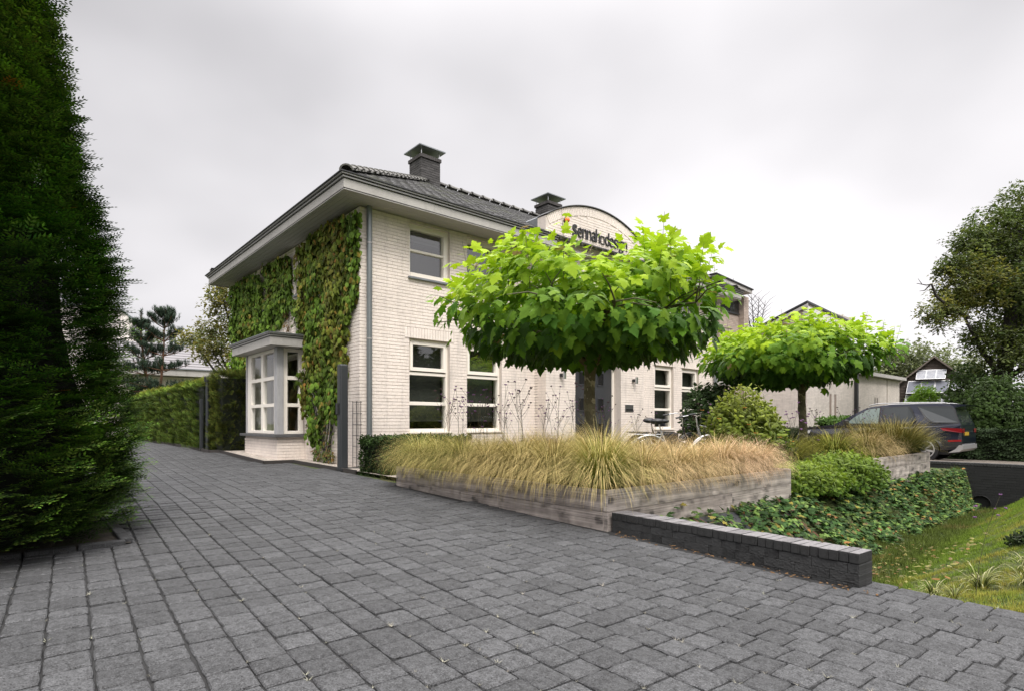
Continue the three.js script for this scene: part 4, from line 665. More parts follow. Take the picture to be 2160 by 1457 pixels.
// ================================================================= the two roof-trained plane trees
function planeTree(label, x, z, yb, seed, sc, ox = 0, oz = 0, hi = 1) {
  const t = thing('plane_tree', label, 'tree', [x, yb, z]), R = rng(seed), Rr = 1.74 * sc, y0 = 1.55 - yb + 0.0, fork = 1.78 - yb;
  const trunk = new B(), N = 9, tp = [], tr = []; for (let i = 0; i <= N; i++) { const s = i / N; tp.push([0.05 * s + 0.018 * Math.sin(s * 7), lerp(-0.15, fork, s), 0.02 * Math.sin(s * 5)]); tr.push(lerp(0.083, 0.07, s) + 0.02 * Math.pow(1 - s, 6) + 0.012 * sstep(0.8, 1, s) + 0.004 * Math.sin(i * 2.3)); }
  part('trunk', trunk.tube(tp, tr, 14).geo(), M.bark, t);
  const br = new B(), tips = [], topc = tp[N];
  const nl = 9; for (let k = 0; k < nl; k++) {
    const a = k / nl * 6.283 + (R() - 0.5) * 0.4, L = Rr * (0.82 + 0.15 * R()), pts = [], rr = []; let rise = 0.32 + R() * 0.22;
    for (let i = 0; i <= 7; i++) { const s = i / 7, w = (R() - 0.5) * 0.09; pts.push([topc[0] + Math.cos(a + w) * L * s, topc[1] - 0.06 + rise * Math.sin(Math.min(1, s * 1.6) * Math.PI / 2) + 0.10 * s + (R() - 0.5) * 0.03, topc[2] + Math.sin(a + w) * L * s]); rr.push(lerp(0.044, 0.010, s)); }
    br.tube(pts, rr, 8);
    for (let i = 2; i <= 7; i++) for (let m = 0; m < 2; m++) { const a2 = a + (R() - 0.5) * 2.2, l = 0.25 + 0.35 * R(), s0 = pts[i], e = [s0[0] + Math.cos(a2) * l, s0[1] + (R() - 0.25) * 0.4, s0[2] + Math.sin(a2) * l]; br.tube([s0, [(s0[0] + e[0]) / 2, (s0[1] + e[1]) / 2 + 0.04, (s0[2] + e[2]) / 2], e], [0.011, 0.008, 0.004], 5); tips.push(e); }
  }
  const shoots = [];
  for (let k = 0; k < 46; k++) { const a = R() * 6.283, r = Rr * Math.sqrt(R()) * 0.93; if (hi === 1 && Math.abs((Math.cos(a) * 0.757 + Math.sin(a) * 0.653) * r / Rr - 0.02) < 0.27) continue; const h = topY(r) - 0.28, l = 0.3 + 0.30 * R() * R(), lean = 0.25 * (R() - 0.3); const s = [Math.cos(a) * r, h - 0.25, Math.sin(a) * r], e = [s[0] + Math.cos(a) * lean, h + l, s[2] + Math.sin(a) * lean]; br.tube([s, [(s[0] + e[0]) / 2 + 0.02, (s[1] + e[1]) / 2, (s[2] + e[2]) / 2], e], [0.005, 0.0035, 0.0018], 5); shoots.push([s, e]); }
  part('branches', br.geo(), M.stem, t);
  function topY(r) { const q = Math.min(1, r / Rr); return y0 + hi * (1.70 - 0.50 * Math.pow(q, 3)); }
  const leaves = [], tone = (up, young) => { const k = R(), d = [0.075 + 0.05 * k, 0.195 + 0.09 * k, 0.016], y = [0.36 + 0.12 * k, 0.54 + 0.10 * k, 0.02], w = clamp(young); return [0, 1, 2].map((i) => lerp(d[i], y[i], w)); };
  // leaves sit on some 170 twig ends; gaps stay between them
  const K = 205; for (let c = 0; c < K; c++) {
    const a = c * 2.39996 + (R() - 0.5) * 0.5, u = Math.pow((c + 0.5) / K, 0.5) * (0.93 + 0.14 * R()), edge = 1 + 0.16 * (vnoise(Math.cos(a) * 2.3 + 9, Math.sin(a) * 2.3 + 9, seed) - 0.5) * 2, r = Math.min(1.02, u) * Rr * edge * 0.93, side = (Math.cos(a) * 0.757 + Math.sin(a) * 0.653) * r / Rr;
    const lump = 0.13 * side - (hi === 1 ? 0.40 * Math.exp(-(((side - 0.02) / 0.2) ** 2)) : 0.1) + 0.34 * (vnoise(Math.cos(a) * r * 1.7 + 20, Math.sin(a) * r * 1.7 + 20, seed + 3) - 0.5), yt = topY(r) + lump - 0.10, ybm = y0 + 0.36 + 0.36 * Math.pow(r / Rr, 4), tier = c % 3, h0 = tier === 0 ? 0.92 + 0.1 * R() : tier === 1 ? 0.50 + 0.35 * R() : 0.02 + 0.4 * R();
    const out = V3(Math.cos(a), 0, Math.sin(a)), rim = sstep(0.5, 1, r / Rr), C = V3(out.x * r + ox, lerp(ybm, yt, h0), out.z * r + oz), tw = out.clone().multiplyScalar(0.25 + 0.75 * rim).add(V3((R() - 0.5) * 0.9, lerp(-0.25, 0.85, h0) * (1 - 0.5 * rim) + (R() - 0.5) * 0.4, (R() - 0.5) * 0.9)).normalize(), sideV = V3(0, 1, 0).cross(tw).normalize(), upV = tw.clone().cross(sideV);
    const n = 13 + Math.floor(R() * 10), len = 0.24 + 0.22 * R();
    for (let i = 0; i < n; i++) {
      const f = Math.pow((i + R()) / n, 0.8), g = i * 2.39996 + R() * 0.9, spread = sideV.clone().multiplyScalar(Math.cos(g)).addScaledVector(upV, Math.sin(g)), p = C.clone().addScaledVector(tw, (f - 0.5) * len * 1.4).addScaledVector(spread, 0.05 + 0.12 * R()).add(V3((R() - 0.5) * 0.14, (R() - 0.5) * 0.12, (R() - 0.5) * 0.14));
      const dir = spread.clone().multiplyScalar(0.8).addScaledVector(tw, 0.35 + 0.5 * f).add(V3(0, -0.42 - 0.35 * (1 - h0) + (R() - 0.5) * 0.5, 0)), nor = out.clone().multiplyScalar(0.25 + 0.5 * rim * (1 - 0.5 * h0)).add(V3((R() - 0.5) * 1.1, 0.75 + 0.4 * h0, (R() - 0.5) * 1.1));
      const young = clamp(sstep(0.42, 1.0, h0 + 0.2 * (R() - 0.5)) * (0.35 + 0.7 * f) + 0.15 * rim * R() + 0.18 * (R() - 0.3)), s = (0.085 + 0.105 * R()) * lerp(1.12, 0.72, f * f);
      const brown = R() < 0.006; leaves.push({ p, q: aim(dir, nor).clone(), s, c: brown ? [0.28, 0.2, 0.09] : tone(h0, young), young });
    }
  }
  for (let i = 0; i < 620; i++) {                 // leaves that hang under the branches, underside shade put into their green
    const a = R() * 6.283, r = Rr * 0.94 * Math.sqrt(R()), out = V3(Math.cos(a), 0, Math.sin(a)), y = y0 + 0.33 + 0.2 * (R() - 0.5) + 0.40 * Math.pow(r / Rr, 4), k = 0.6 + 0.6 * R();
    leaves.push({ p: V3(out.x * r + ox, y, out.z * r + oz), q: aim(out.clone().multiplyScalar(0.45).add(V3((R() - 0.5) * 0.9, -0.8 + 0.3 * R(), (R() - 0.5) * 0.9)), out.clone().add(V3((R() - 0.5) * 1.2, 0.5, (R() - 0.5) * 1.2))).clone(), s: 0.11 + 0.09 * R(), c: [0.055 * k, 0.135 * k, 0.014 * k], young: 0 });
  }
  for (const [s, e] of shoots) { const n = 5 + Math.floor(R() * 4); for (let i = 0; i < n; i++) { const f = 0.25 + 0.75 * (i + 0.5) / n, a = i * 2.4 + R(), size = lerp(0.17, 0.07, f) * (0.8 + 0.5 * R()), out = V3(Math.cos(a), 0, Math.sin(a)); const p = V3(lerp(s[0], e[0], f), lerp(s[1], e[1], f), lerp(s[2], e[2], f)).addScaledVector(out, 0.02); leaves.push({ p, q: aim(out.clone().add(V3(0, 0.35 - 0.3 * R(), 0)), V3((R() - 0.5) * 0.8, 1, (R() - 0.5) * 0.8)).clone(), s: size, c: R() < 0.12 ? [0.27, 0.235, 0.05] : tone(1, 0.75 + 0.45 * R()), young: 1 }); } }
  const crown = new THREE.Group(); crown.name = 'crown'; t.add(crown);
  // the 300 leaves that show largest are single parts, the others one mass
  const view = V3(EYE.x - x, 0, EYE.z - z).normalize(); leaves.forEach((l) => { const rr = Math.hypot(l.p.x, l.p.z) / Rr; l.w = l.p.dot(view) * 0.9 + l.s * 6 + 0.5 * rr + (l.p.y > topY(Math.hypot(l.p.x, l.p.z)) - 0.12 ? 0.5 : 0) + R() * 0.3; }); leaves.sort((a, b) => b.w - a.w);
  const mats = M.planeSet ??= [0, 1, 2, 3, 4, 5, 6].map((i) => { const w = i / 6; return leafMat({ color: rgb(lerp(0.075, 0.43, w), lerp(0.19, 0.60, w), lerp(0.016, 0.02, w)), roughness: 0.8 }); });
  const brownM = M.planeBrown ??= leafMat({ color: rgb(0.28, 0.2, 0.09) });
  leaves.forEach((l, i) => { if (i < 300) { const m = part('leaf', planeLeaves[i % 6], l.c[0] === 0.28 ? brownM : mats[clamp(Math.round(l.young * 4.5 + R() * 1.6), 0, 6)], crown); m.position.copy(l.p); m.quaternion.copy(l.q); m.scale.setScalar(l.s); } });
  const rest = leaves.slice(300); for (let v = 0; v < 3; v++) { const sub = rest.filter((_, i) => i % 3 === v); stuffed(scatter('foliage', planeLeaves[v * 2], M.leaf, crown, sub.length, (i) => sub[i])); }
  return t;
}
planeTree('bright green plane tree with flat spreading crown in front of the villa door', 1.0, 4.6, 0.316, 501, 1.0);
planeTree('smaller looking plane tree with flat crown in front of the parked dark car', 7.55, 4.6, 0.316, 502, 0.97, -0.22, -0.19, 0.88);

// ================================================================= conifers
function spray(seed, L, nSide, tipCol, baseCol, nl) {                // a feathery shoot along +y with flat needles
  const R = rng(seed), b = new B();
  const needle = (o, d, n, l, w, col) => { const s = V3().crossVectors(d, n).normalize().multiplyScalar(w); const e = o.clone().addScaledVector(d, l), mid = o.clone().addScaledVector(d, l * 0.45); b.tri([o.x, o.y, o.z], [mid.x + s.x, mid.y + s.y, mid.z + s.z], [e.x, e.y, e.z], null, col); b.tri([o.x, o.y, o.z], [e.x, e.y, e.z], [mid.x - s.x, mid.y - s.y, mid.z - s.z], null, col); };
  const axis = (o, d, n, len, step) => { const side = V3().crossVectors(d, n).normalize(); for (let t = 0.02; t < len; t += step) { const f = t / len, p = o.clone().addScaledVector(d, t), col = [0, 1, 2].map((i) => lerp(baseCol[i], tipCol[i], Math.pow(f, 1.6)) * (0.8 + 0.4 * R())); for (const sg of [-1, 1]) { const nd = side.clone().multiplyScalar(sg).addScaledVector(d, 0.75 + 0.3 * R()).addScaledVector(n, 0.25 * (R() - 0.3)).normalize(); needle(p, nd, n, nl * (0.7 + 0.5 * R()) * (1 - 0.35 * f), nl * 0.12, col); } } };
  const up = V3(0, 0, 1), d0 = V3(0, 1, 0); axis(V3(0, 0, 0), d0, up, L, nl * 0.5);
  for (let i = 0; i < nSide; i++) { const f = 0.12 + 0.7 * i / nSide, sg = i % 2 ? 1 : -1, d = V3(sg * (0.75 + 0.2 * R()), 0.75, (R() - 0.5) * 0.35).normalize(); axis(V3(0, L * f, 0), d, up, L * (0.52 - 0.3 * f) * (0.8 + 0.4 * R()), nl * 0.5); }
  return b.geo();
}
M.needleV = matte({ vertexColors: true });
{
  const yew = thing('yew_tree', 'tall dark green yew rising beyond the top of the picture beside the driveway', 'tree', [-5.13, 0, 3.61]);
  const R = rng(61), H = 7.6, rad = (y) => { const s = y / H; return (y < 1.6 ? 1.26 : lerp(1.26, 1.06, sstep(1.6, 3.2, y))) * Math.pow(1 - s, 0.95) * (0.92 + 0.14 * sstep(0, 0.12, s)) + 0.02; };
  part('trunk', new B().tube([[0, 0, 0], [0.04, 2, 0.02], [0, 5, 0], [0.02, H - 0.3, 0]], [0.16, 0.13, 0.08, 0.02], 10).geo(), M.barkDark, yew);
  const core = new B(), n = 26, rows = 22, pt = (i, j) => { const y = 0.12 + (H - 0.3) * i / rows, a = j / n * 6.2832, r = rad(y) * (0.74 + 0.12 * (vnoise(Math.cos(a) * 2 + 5, y * 2 + Math.sin(a) * 2 + 5, 8) - 0.5)); return [Math.cos(a) * r, y, Math.sin(a) * r]; };
  for (let i = 0; i < rows; i++) for (let j = 0; j < n; j++) core.quad(pt(i, j), pt(i + 1, j), pt(i + 1, j + 1), pt(i, j + 1));
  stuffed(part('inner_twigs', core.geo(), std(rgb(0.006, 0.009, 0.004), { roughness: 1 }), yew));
  const br = new B(); for (let k = 0; k < 26; k++) { const y = 1.5 + 5 * R(), a = -0.3 + 1.9 * R(), r = rad(y) * 1.05; br.tube([[Math.cos(a) * r * 0.5, y - 0.25, Math.sin(a) * r * 0.5], [Math.cos(a) * r, y + 0.05, Math.sin(a) * r], [Math.cos(a) * r * 1.18, y + 0.32 + 0.3 * R(), Math.sin(a) * r * 1.18]], [0.012, 0.007, 0.003], 5); }
  
  for (const [v, L, N, sd] of [[0, 0.27, 9000, 1], [1, 0.21, 9000, 2]]) {
    const g = spray(60 + v, L, 5, [0.115, 0.20, 0.024], [0.022, 0.046, 0.012], 0.048);
    stuffed(scatter('foliage', g, M.needleV, yew, N, () => {
      const y = 0.10 + (H - 0.15) * (1 - Math.pow(R(), 0.72)), a = R() * 6.283, lump = vnoise(Math.cos(a) * 2.2 + 30, y * 1.9 + Math.sin(a) * 2.2, 18), r = rad(y) * (0.58 + 0.36 * lump + 0.16 * R()); if (y < 0.22 && R() < 0.4) return null;
      const out = V3(Math.cos(a), 0, Math.sin(a)), dir = out.clone().multiplyScalar(0.9).add(V3((R() - 0.5) * 1.1, 0.15 + 0.5 * (R() - 0.35) + 0.55 * sstep(3, 7, y), (R() - 0.5) * 1.1)), bright = vnoise(Math.cos(a) * 1.6 + 3, y * 1.3, 28), k = 0.5 + 2.0 * bright * R() * R() + 0.5 * R();
      const rust = R() < 0.008; return { p: V3(out.x * r, y, out.z * r), q: aim(dir, V3(out.x * 0.3 + (R() - 0.5) * 0.5, 1, out.z * 0.3 + (R() - 0.5) * 0.5)).clone(), s: 0.75 + 0.55 * R(), c: rust ? [3.2, 0.8, 0.8] : [k * (0.75 + 0.35 * bright), k, k * 0.9] };
    }));
  }
  // bed under it with stone edging
  struct('planting_bed', new B().quad([-9.4, gy(4.3) + 0.012, 4.42], [-4.02, gy(4.3) + 0.012, 4.42], [-4.02, gy(-20) + 0.01, -21], [-9.4, gy(-20) + 0.01, -21]).geo(), M.soil);
  const ed = thing('edging_row', 'low worn concrete edging stones around the foot of the yew', 'edging', [0, 0, 0]), E = rng(4);
  for (let i = 0; i < 16; i++) { const b = new B().cbox(-0.145, -0.05, -0.04, 0.145, 0.022, 0.04, 0.012); const m = part('edging_stone', b.geo(), M.paver[4], ed); if (i < 9) { m.position.set(-4.2 - i * 0.3, gy(4.4) + 0.012 + E() * 0.006, 4.4); } else { m.position.set(-4.045, gy(4) + 0.012, 4.24 - (i - 9) * 0.3); m.rotation.y = Math.PI / 2; } }
}
function hedge(name, label, cat, x0, x1, y0, y1, z0, z1, N, g, tone, seed, mat) {
  const t = thing(name, label, cat, [(x0 + x1) / 2, y0, (z0 + z1) / 2]), w = x1 - x0, h = y1 - y0, d = z1 - z0, R = rng(seed);
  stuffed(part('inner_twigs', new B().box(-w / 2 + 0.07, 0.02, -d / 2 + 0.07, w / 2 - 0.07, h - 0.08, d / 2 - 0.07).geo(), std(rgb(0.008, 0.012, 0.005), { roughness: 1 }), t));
  const A = [w * d, h * d, h * d, h * w, h * w], tot = A.reduce((p, q) => p + q);
  stuffed(scatter('foliage', g, mat ?? M.needleV, t, N, () => {
    let k = R() * tot, f = 0; while (k > A[f]) k -= A[f++]; const u = R() - 0.5, v = R(), dp = -0.08 * R(); let p, n;
    if (f === 0) { p = V3(u * w, h + dp, (v - 0.5) * d); n = V3(0, 1, 0); } else if (f < 3) { const s = f === 1 ? -1 : 1; p = V3(s * (w / 2 + dp), v * h, u * d); n = V3(s, 0, 0); } else { const s = f === 3 ? -1 : 1; p = V3(u * w, v * h, s * (d / 2 + dp)); n = V3(0, 0, s); }
    const lump = 0.06 * (vnoise(p.x * 2 + 40, p.y * 2 + p.z * 2 + 40, seed) - 0.5) * 2; p.addScaledVector(n, lump); if (p.y < 0.03) p.y = 0.03;
    const c = tone(R, clamp(p.y / h), f); return { p, q: aim(n.clone().add(V3((R() - 0.5) * 1.2, 0.55 + (R() - 0.5) * 0.6, (R() - 0.5) * 1.2)), V3(R() - 0.5, 0.7, R() - 0.5).add(n.clone().multiplyScalar(0.5))).clone(), s: 0.7 + 0.6 * R(), c };
  }));
  return t;
}
const thuja = spray(70, 0.17, 5, [0.10, 0.14, 0.02], [0.028, 0.045, 0.014], 0.036);
hedge('thuja_hedge', 'long clipped conifer hedge along the back of the driveway with paler yellowish top', 'hedge', -1.1, -0.35, 0.28, 2.0, -18.6, -6.75, 8200, thuja, (R, h, f) => { const k = (0.55 + 0.7 * R()) * (f === 0 || h > 0.93 ? 2.1 : 1); return [k * (f === 0 ? 1.25 : 0.95), k, k * 0.8]; }, 71);
hedge('thuja_hedge', 'short taller dark conifer hedge between gate post lamp and the bay window', 'hedge', -0.95, -0.1, 0.25, 2.15, -6.35, -5.55, 1500, thuja, (R) => { const k = 0.5 + 0.7 * R(); return [k * 1.1, k * 0.95, k * 0.8]; }, 72);
const boxLeaf = cluster(ovateLeaf, 9, 0.045, 0.030, 73);
hedge('box_hedge', 'low clipped dark box hedge block at the left end of the timber planter', 'hedge', -0.36, 1.3, 0.1, 0.74, 0.72, 1.62, 5200, boxLeaf, (R, h, f) => { const k = 0.55 + 0.7 * R() + (f === 0 ? 0.2 : 0); return [0.035 * k, 0.068 * k, 0.014 * k]; }, 73, M.leafGloss);

// ================================================================= creeper on the side wall
{
  const t = thing('creeper', 'green and rust coloured creeper climbing the side wall from one root to the eaves', 'climbing plant', [0, 0.2, -1.42]);
  const inPoly = (pl, x, y) => { let c = false; for (let i = 0, j = pl.length - 1; i < pl.length; j = i++) if ((pl[i][1] > y) !== (pl[j][1] > y) && x < (pl[j][0] - pl[i][0]) * (y - pl[i][1]) / (pl[j][1] - pl[i][1]) + pl[i][0]) c = !c; return c; };
  const polys = [[[-2.67, 4.71], [-1.43, 4.85], [-0.45, 4.84], [0.05, 4.8], [0.02, 4.05], [-0.06, 3.3], [-0.25, 3.03], [-0.35, 2.65], [-0.39, 1.95], [-0.6, 1.34], [-0.81, 0.95], [-1.2, 1.26], [-1.43, 0.89], [-1.75, 1.27], [-2.15, 1.87], [-2.41, 2.44], [-2.67, 2.92], [-2.89, 3.47], [-2.67, 4.05]],
    [[-2.75, 2.08], [-2.5, 2.12], [-2.2, 1.58], [-1.95, 1.18], [-1.43, 1.07], [-1.62, 0.5], [-2.05, 0.54], [-2.3, 1.08], [-2.7, 1.71]],
    [[-5.35, 4.8], [-3.83, 4.8], [-3.18, 4.7], [-3.05, 4.13], [-2.67, 3.64], [-2.28, 3.38], [-2.67, 3.25], [-3.29, 3.53], [-3.83, 3.37], [-4.48, 3.14], [-5.17, 3.34], [-5.54, 3.98]],
    [[-7.75, 4.84], [-6.32, 4.8], [-5.5, 4.7], [-5.32, 3.95], [-4.48, 3.59], [-4.65, 3.16], [-5.73, 3.2], [-6.73, 2.96], [-7.8, 3.0], [-7.85, 4.11]], [[-7.85, 3.2], [-6.3, 3.2], [-5.6, 2.9], [-5.35, 2.2], [-5.3, 1.3], [-6.2, 0.9], [-7.2, 1.5], [-7.85, 2.0]]];
  const R = rng(81), N = 9800;
  const place = () => {
    const z = -7.85 + 7.95 * R(), y = 0.5 + 4.4 * R(), wob = 0.11 * (vnoise(z * 2.1 + 50, y * 2.1 + 50, 5) - 0.5), wob2 = 0.11 * (vnoise(z * 2.1 + 80, y * 2.1 + 20, 6) - 0.5); if (!polys.some((p) => inPoly(p, z + wob, y + wob2)) ) return null;
    if (z > -3.3 && z < -2.66 && y > 3.66 && R() < 0.97) return null; if (z > -5.32 && z < -4.88 && y > 3.6 && R() < 0.88) return null;
    const rust = sstep(0.52, 0.75, vnoise(z * 1.7 + 9, y * 0.9 + 2, 12)) * 0.26 + (z > -2.6 && z < -2.2 ? 0.25 : 0) + (R() < 0.14 ? 0.45 : 0) - (z < -3 ? 0.2 : 0), k = 0.4 + 1.15 * R(), g = [0.10 * k, 0.175 * k, 0.018 * k], r = [0.27 * k, 0.135 * k, 0.032 * k], w = clamp(rust * (0.4 + R())), lime = z < -5.2 && y < 3 ? 1.5 : 1;
    const tilt = 0.25 + 0.7 * R(); return { p: V3(-0.015 - 0.24 * R() * (0.1 + vnoise(z * 3.2, y * 3.2, 7)), y - 0.2, z + 1.42), q: aim(V3(-0.7 * R(), -0.9, (R() - 0.5) * 1.7), V3(-1, tilt * 1.3 - 0.3, (R() - 0.5) * 2)).clone(), s: 0.06 + 0.075 * R(), c: [0, 1, 2].map((i) => lerp(g[i], r[i], w) * lime) };
  };
  for (const g of [broadLeaf, broadLeafB]) stuffed(scatter('foliage', g, M.leafGloss, t, N * 1.5 | 0, place));
  const st = new B(); for (let k = 0; k < 9; k++) { const pts = [], rr = [], a = (k - 4) * 0.18; for (let i = 0; i <= 8; i++) { const s = i / 8; pts.push([-0.03 - 0.02 * R(), 0.02 + s * 1.9, a * Math.pow(s, 0.8) * 1.25 + 0.06 * Math.sin(s * 6 + k) + 0.03 * (R() - 0.5)]); rr.push(lerp(0.014, 0.005, s)); } st.tube(pts, rr, 6); }
  for (const z of [-3.5, -3.05, -2.75]) { const pts = []; for (let i = 0; i <= 5; i++) pts.push([-0.03, 3.3 - i * 0.13, z + 1.42 + 0.03 * Math.sin(i * 2)]); st.tube(pts, 0.004, 5); }
  part('stems', st.geo(), M.barkDark, t);
  stuffed(scatter('foliage', ovateLeaf, M.leaf, t, 420, (i) => { const hang = i < 170, z = hang ? [-3.5, -3.05, -2.75][i % 3] : -1.42 + (R() - 0.5) * (i < 300 ? 1.0 : 0.9), y = hang ? 2.85 + 0.5 * R() + 0.2 : 0.24 + (i < 300 ? 0.2 : 0.85) * R(); const k = 0.7 + 0.7 * R(), c = i % 3 ? [0.1 * k, 0.14 * k, 0.02 * k] : [0.21 * k, 0.13 * k, 0.04 * k]; return { p: V3(-0.03 - 0.1 * R(), y - 0.2, z + 1.42 + (R() - 0.5) * 0.08), q: aim(V3(-0.3, -1 + R(), (R() - 0.5) * 1.4), V3(-1, 0.5, (R() - 0.5))).clone(), s: 0.05 + 0.055 * R(), c }; }));
}

// ================================================================= ornamental grasses
function tuft(seed, nb, rBase, len, stiff, base, tip, w, fuzz) {
  const R = rng(seed), p = [], n = [], u = [], c = [], SEG = 6;
  for (let i = 0; i < nb; i++) {
    const a = R() * 6.283, r = rBase * Math.sqrt(R()), lean = R() < 0.24 ? 1.15 + 0.55 * R() : 0.04 + 1.3 * Math.pow(R(), 0.9), L = len * (0.72 + 0.38 * R()) * (1 - 0.06 * lean), ca = Math.cos(a), sa = Math.sin(a), a2 = a + (R() - 0.5) * 0.9; let x = Math.cos(a2) * r, z = Math.sin(a2) * r, y = 0, el = Math.PI / 2 - lean * 0.62, prev = null; const grav = stiff * (0.7 + 0.7 * R()), tone = 0.72 + 0.55 * R(), dryness = R();
    const sx = -sa, sz = ca;
    for (let s = 0; s <= SEG; s++) {
      const f = s / SEG, ww = w * (0.55 + 0.45 * Math.sin(Math.min(1, f * 1.5) * Math.PI / 2)) * (1 - 0.85 * f * f), q = clamp(f * 1.45 - 0.42 + (dryness - 0.5) * 0.8), col = [0, 1, 2].map((k) => lerp(base[k], tip[k], q) * tone * (0.5 + 0.5 * sstep(0, 0.35, f)));  // blade feet darkened: shade between the tufts put into the colour
      const A = [x - sx * ww, y, z - sz * ww], Bv = [x + sx * ww, y, z + sz * ww], N = [ -ca * Math.sin(el), Math.cos(el), -sa * Math.sin(el)];
      if (prev) { for (const [v, nn, cc] of [[prev.A, prev.N, prev.c], [prev.B, prev.N, prev.c], [Bv, N, col], [prev.A, prev.N, prev.c], [Bv, N, col], [A, N, col]]) { p.push(...v); n.push(...nn); c.push(...cc); u.push(0, 0); } }
      if (fuzz && s >= SEG - 1 && prev) for (let h = 0; h < fuzz; h++) { const hx = (R() - 0.5) * 0.05, hy = (R() - 0.5) * 0.05, hz = (R() - 0.5) * 0.05, cc = tip.map((k) => k * (0.8 + 0.5 * R())); for (const v of [[x, y, z], [x + hx + 0.0016, y + hy, z + hz], [x + hx - 0.0016, y + hy + 0.002, z + hz]]) { p.push(...v); n.push(0, 1, 0); c.push(...cc); u.push(0, 0); } }
      prev = { A, B: Bv, N, c: col }; const dl = L / SEG; x += ca * Math.cos(el) * dl; z += sa * Math.cos(el) * dl; y += Math.sin(el) * dl; el -= grav / SEG * (0.45 + 1.1 * f);
    }
  }
  const g = new THREE.BufferGeometry(); g.setAttribute('position', new THREE.Float32BufferAttribute(p, 3)); g.setAttribute('normal', new THREE.Float32BufferAttribute(n, 3)); g.setAttribute('uv', new THREE.Float32BufferAttribute(u, 2)); g.setAttribute('color', new THREE.Float32BufferAttribute(c, 3)); return g;
}
{
  const GREEN = [0.085, 0.12, 0.022], OLIVE = [0.16, 0.165, 0.035], STRAW = [0.74, 0.57, 0.25], TAN = [0.88, 0.64, 0.35], PINK = [0.92, 0.65, 0.42], GOLD = [0.44, 0.36, 0.10];
  const kinds = {
    corner: [tuft(11, 3000, 0.11, 0.84, 1.9, [0.13, 0.20, 0.02], STRAW, 0.0015, 0)],
    left: [tuft(12, 2400, 0.09, 0.78, 2.45, OLIVE, STRAW, 0.0015, 0), tuft(13, 2400, 0.09, 0.76, 2.35, [0.14, 0.19, 0.03], [0.62, 0.50, 0.19], 0.0015, 0)],
    front: [tuft(14, 2300, 0.08, 0.64, 2.1, OLIVE, TAN, 0.0015, 0), tuft(15, 2300, 0.08, 0.62, 2.2, [0.20, 0.17, 0.045], PINK, 0.0015, 0)],
    inner: [tuft(16, 1500, 0.10, 0.70, 1.9, OLIVE, TAN, 0.0017, 0), tuft(17, 1500, 0.10, 0.68, 1.9, OLIVE, STRAW, 0.0017, 0)],
    big: [tuft(18, 1500, 0.14, 0.86, 2.1, [0.055, 0.095, 0.012], [0.34, 0.31, 0.06], 0.0032, 0)], gold: [tuft(19, 2200, 0.12, 0.78, 2.1, [0.12, 0.13, 0.03], [0.66, 0.49, 0.25], 0.0018, 0)], herb: [tuft(20, 900, 0.2, 0.62, 1.1, [0.06, 0.095, 0.02], [0.30, 0.24, 0.07], 0.003, 0)],
  };
  const R = rng(33), proto = {}; const SY = 0.316;
  const put = (kind, label, x, y, z, sc, group) => {
    const g = kinds[kind][Math.floor(R() * kinds[kind].length)], key = kind + kinds[kind].indexOf(g); let o;
    if (!proto[key]) { o = part('grass_tuft', g, M.blade, scene); proto[key] = o; } else { o = proto[key].clone(); o.name = numbered('grass_tuft'); scene.add(o); }
    o.position.set(x, y, z); o.rotation.set(0, R() * 6.28, 0); o.scale.set(sc, sc * (0.94 + 0.12 * R()), sc); o.userData = {}; tag(o, label, 'ornamental grass', group); return o;
  };
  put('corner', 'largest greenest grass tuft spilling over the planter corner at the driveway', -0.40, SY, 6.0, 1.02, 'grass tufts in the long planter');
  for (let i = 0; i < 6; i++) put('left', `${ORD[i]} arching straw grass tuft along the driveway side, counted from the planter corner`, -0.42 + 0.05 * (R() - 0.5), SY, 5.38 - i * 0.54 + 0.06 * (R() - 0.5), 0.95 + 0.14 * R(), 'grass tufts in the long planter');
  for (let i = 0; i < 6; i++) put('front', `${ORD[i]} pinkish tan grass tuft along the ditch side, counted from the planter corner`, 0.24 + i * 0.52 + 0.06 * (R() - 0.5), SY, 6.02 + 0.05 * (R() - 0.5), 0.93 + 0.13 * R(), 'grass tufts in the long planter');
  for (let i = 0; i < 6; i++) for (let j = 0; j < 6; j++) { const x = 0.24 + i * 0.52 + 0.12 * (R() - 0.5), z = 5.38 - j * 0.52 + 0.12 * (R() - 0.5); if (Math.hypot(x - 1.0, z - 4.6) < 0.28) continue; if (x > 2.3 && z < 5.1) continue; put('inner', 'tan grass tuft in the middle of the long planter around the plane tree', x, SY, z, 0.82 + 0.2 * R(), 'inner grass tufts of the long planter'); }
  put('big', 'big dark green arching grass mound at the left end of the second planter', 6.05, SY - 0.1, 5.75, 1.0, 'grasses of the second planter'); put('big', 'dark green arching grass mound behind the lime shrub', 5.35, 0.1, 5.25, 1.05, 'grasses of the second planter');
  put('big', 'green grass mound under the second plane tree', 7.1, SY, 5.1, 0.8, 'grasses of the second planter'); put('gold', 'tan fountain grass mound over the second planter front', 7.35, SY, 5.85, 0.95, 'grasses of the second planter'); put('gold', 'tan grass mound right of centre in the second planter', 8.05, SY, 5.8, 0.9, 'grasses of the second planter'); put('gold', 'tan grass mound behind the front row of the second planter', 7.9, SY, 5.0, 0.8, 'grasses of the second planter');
  for (let i = 0; i < 7; i++) put('herb', `${ORD[i]} loose green herb clump toward the car end of the second planter`, 8.55 + (i % 4) * 0.36, SY, 5.9 - Math.floor(i / 4) * 0.55, 1.2 + 0.15 * R(), 'grasses of the second planter');

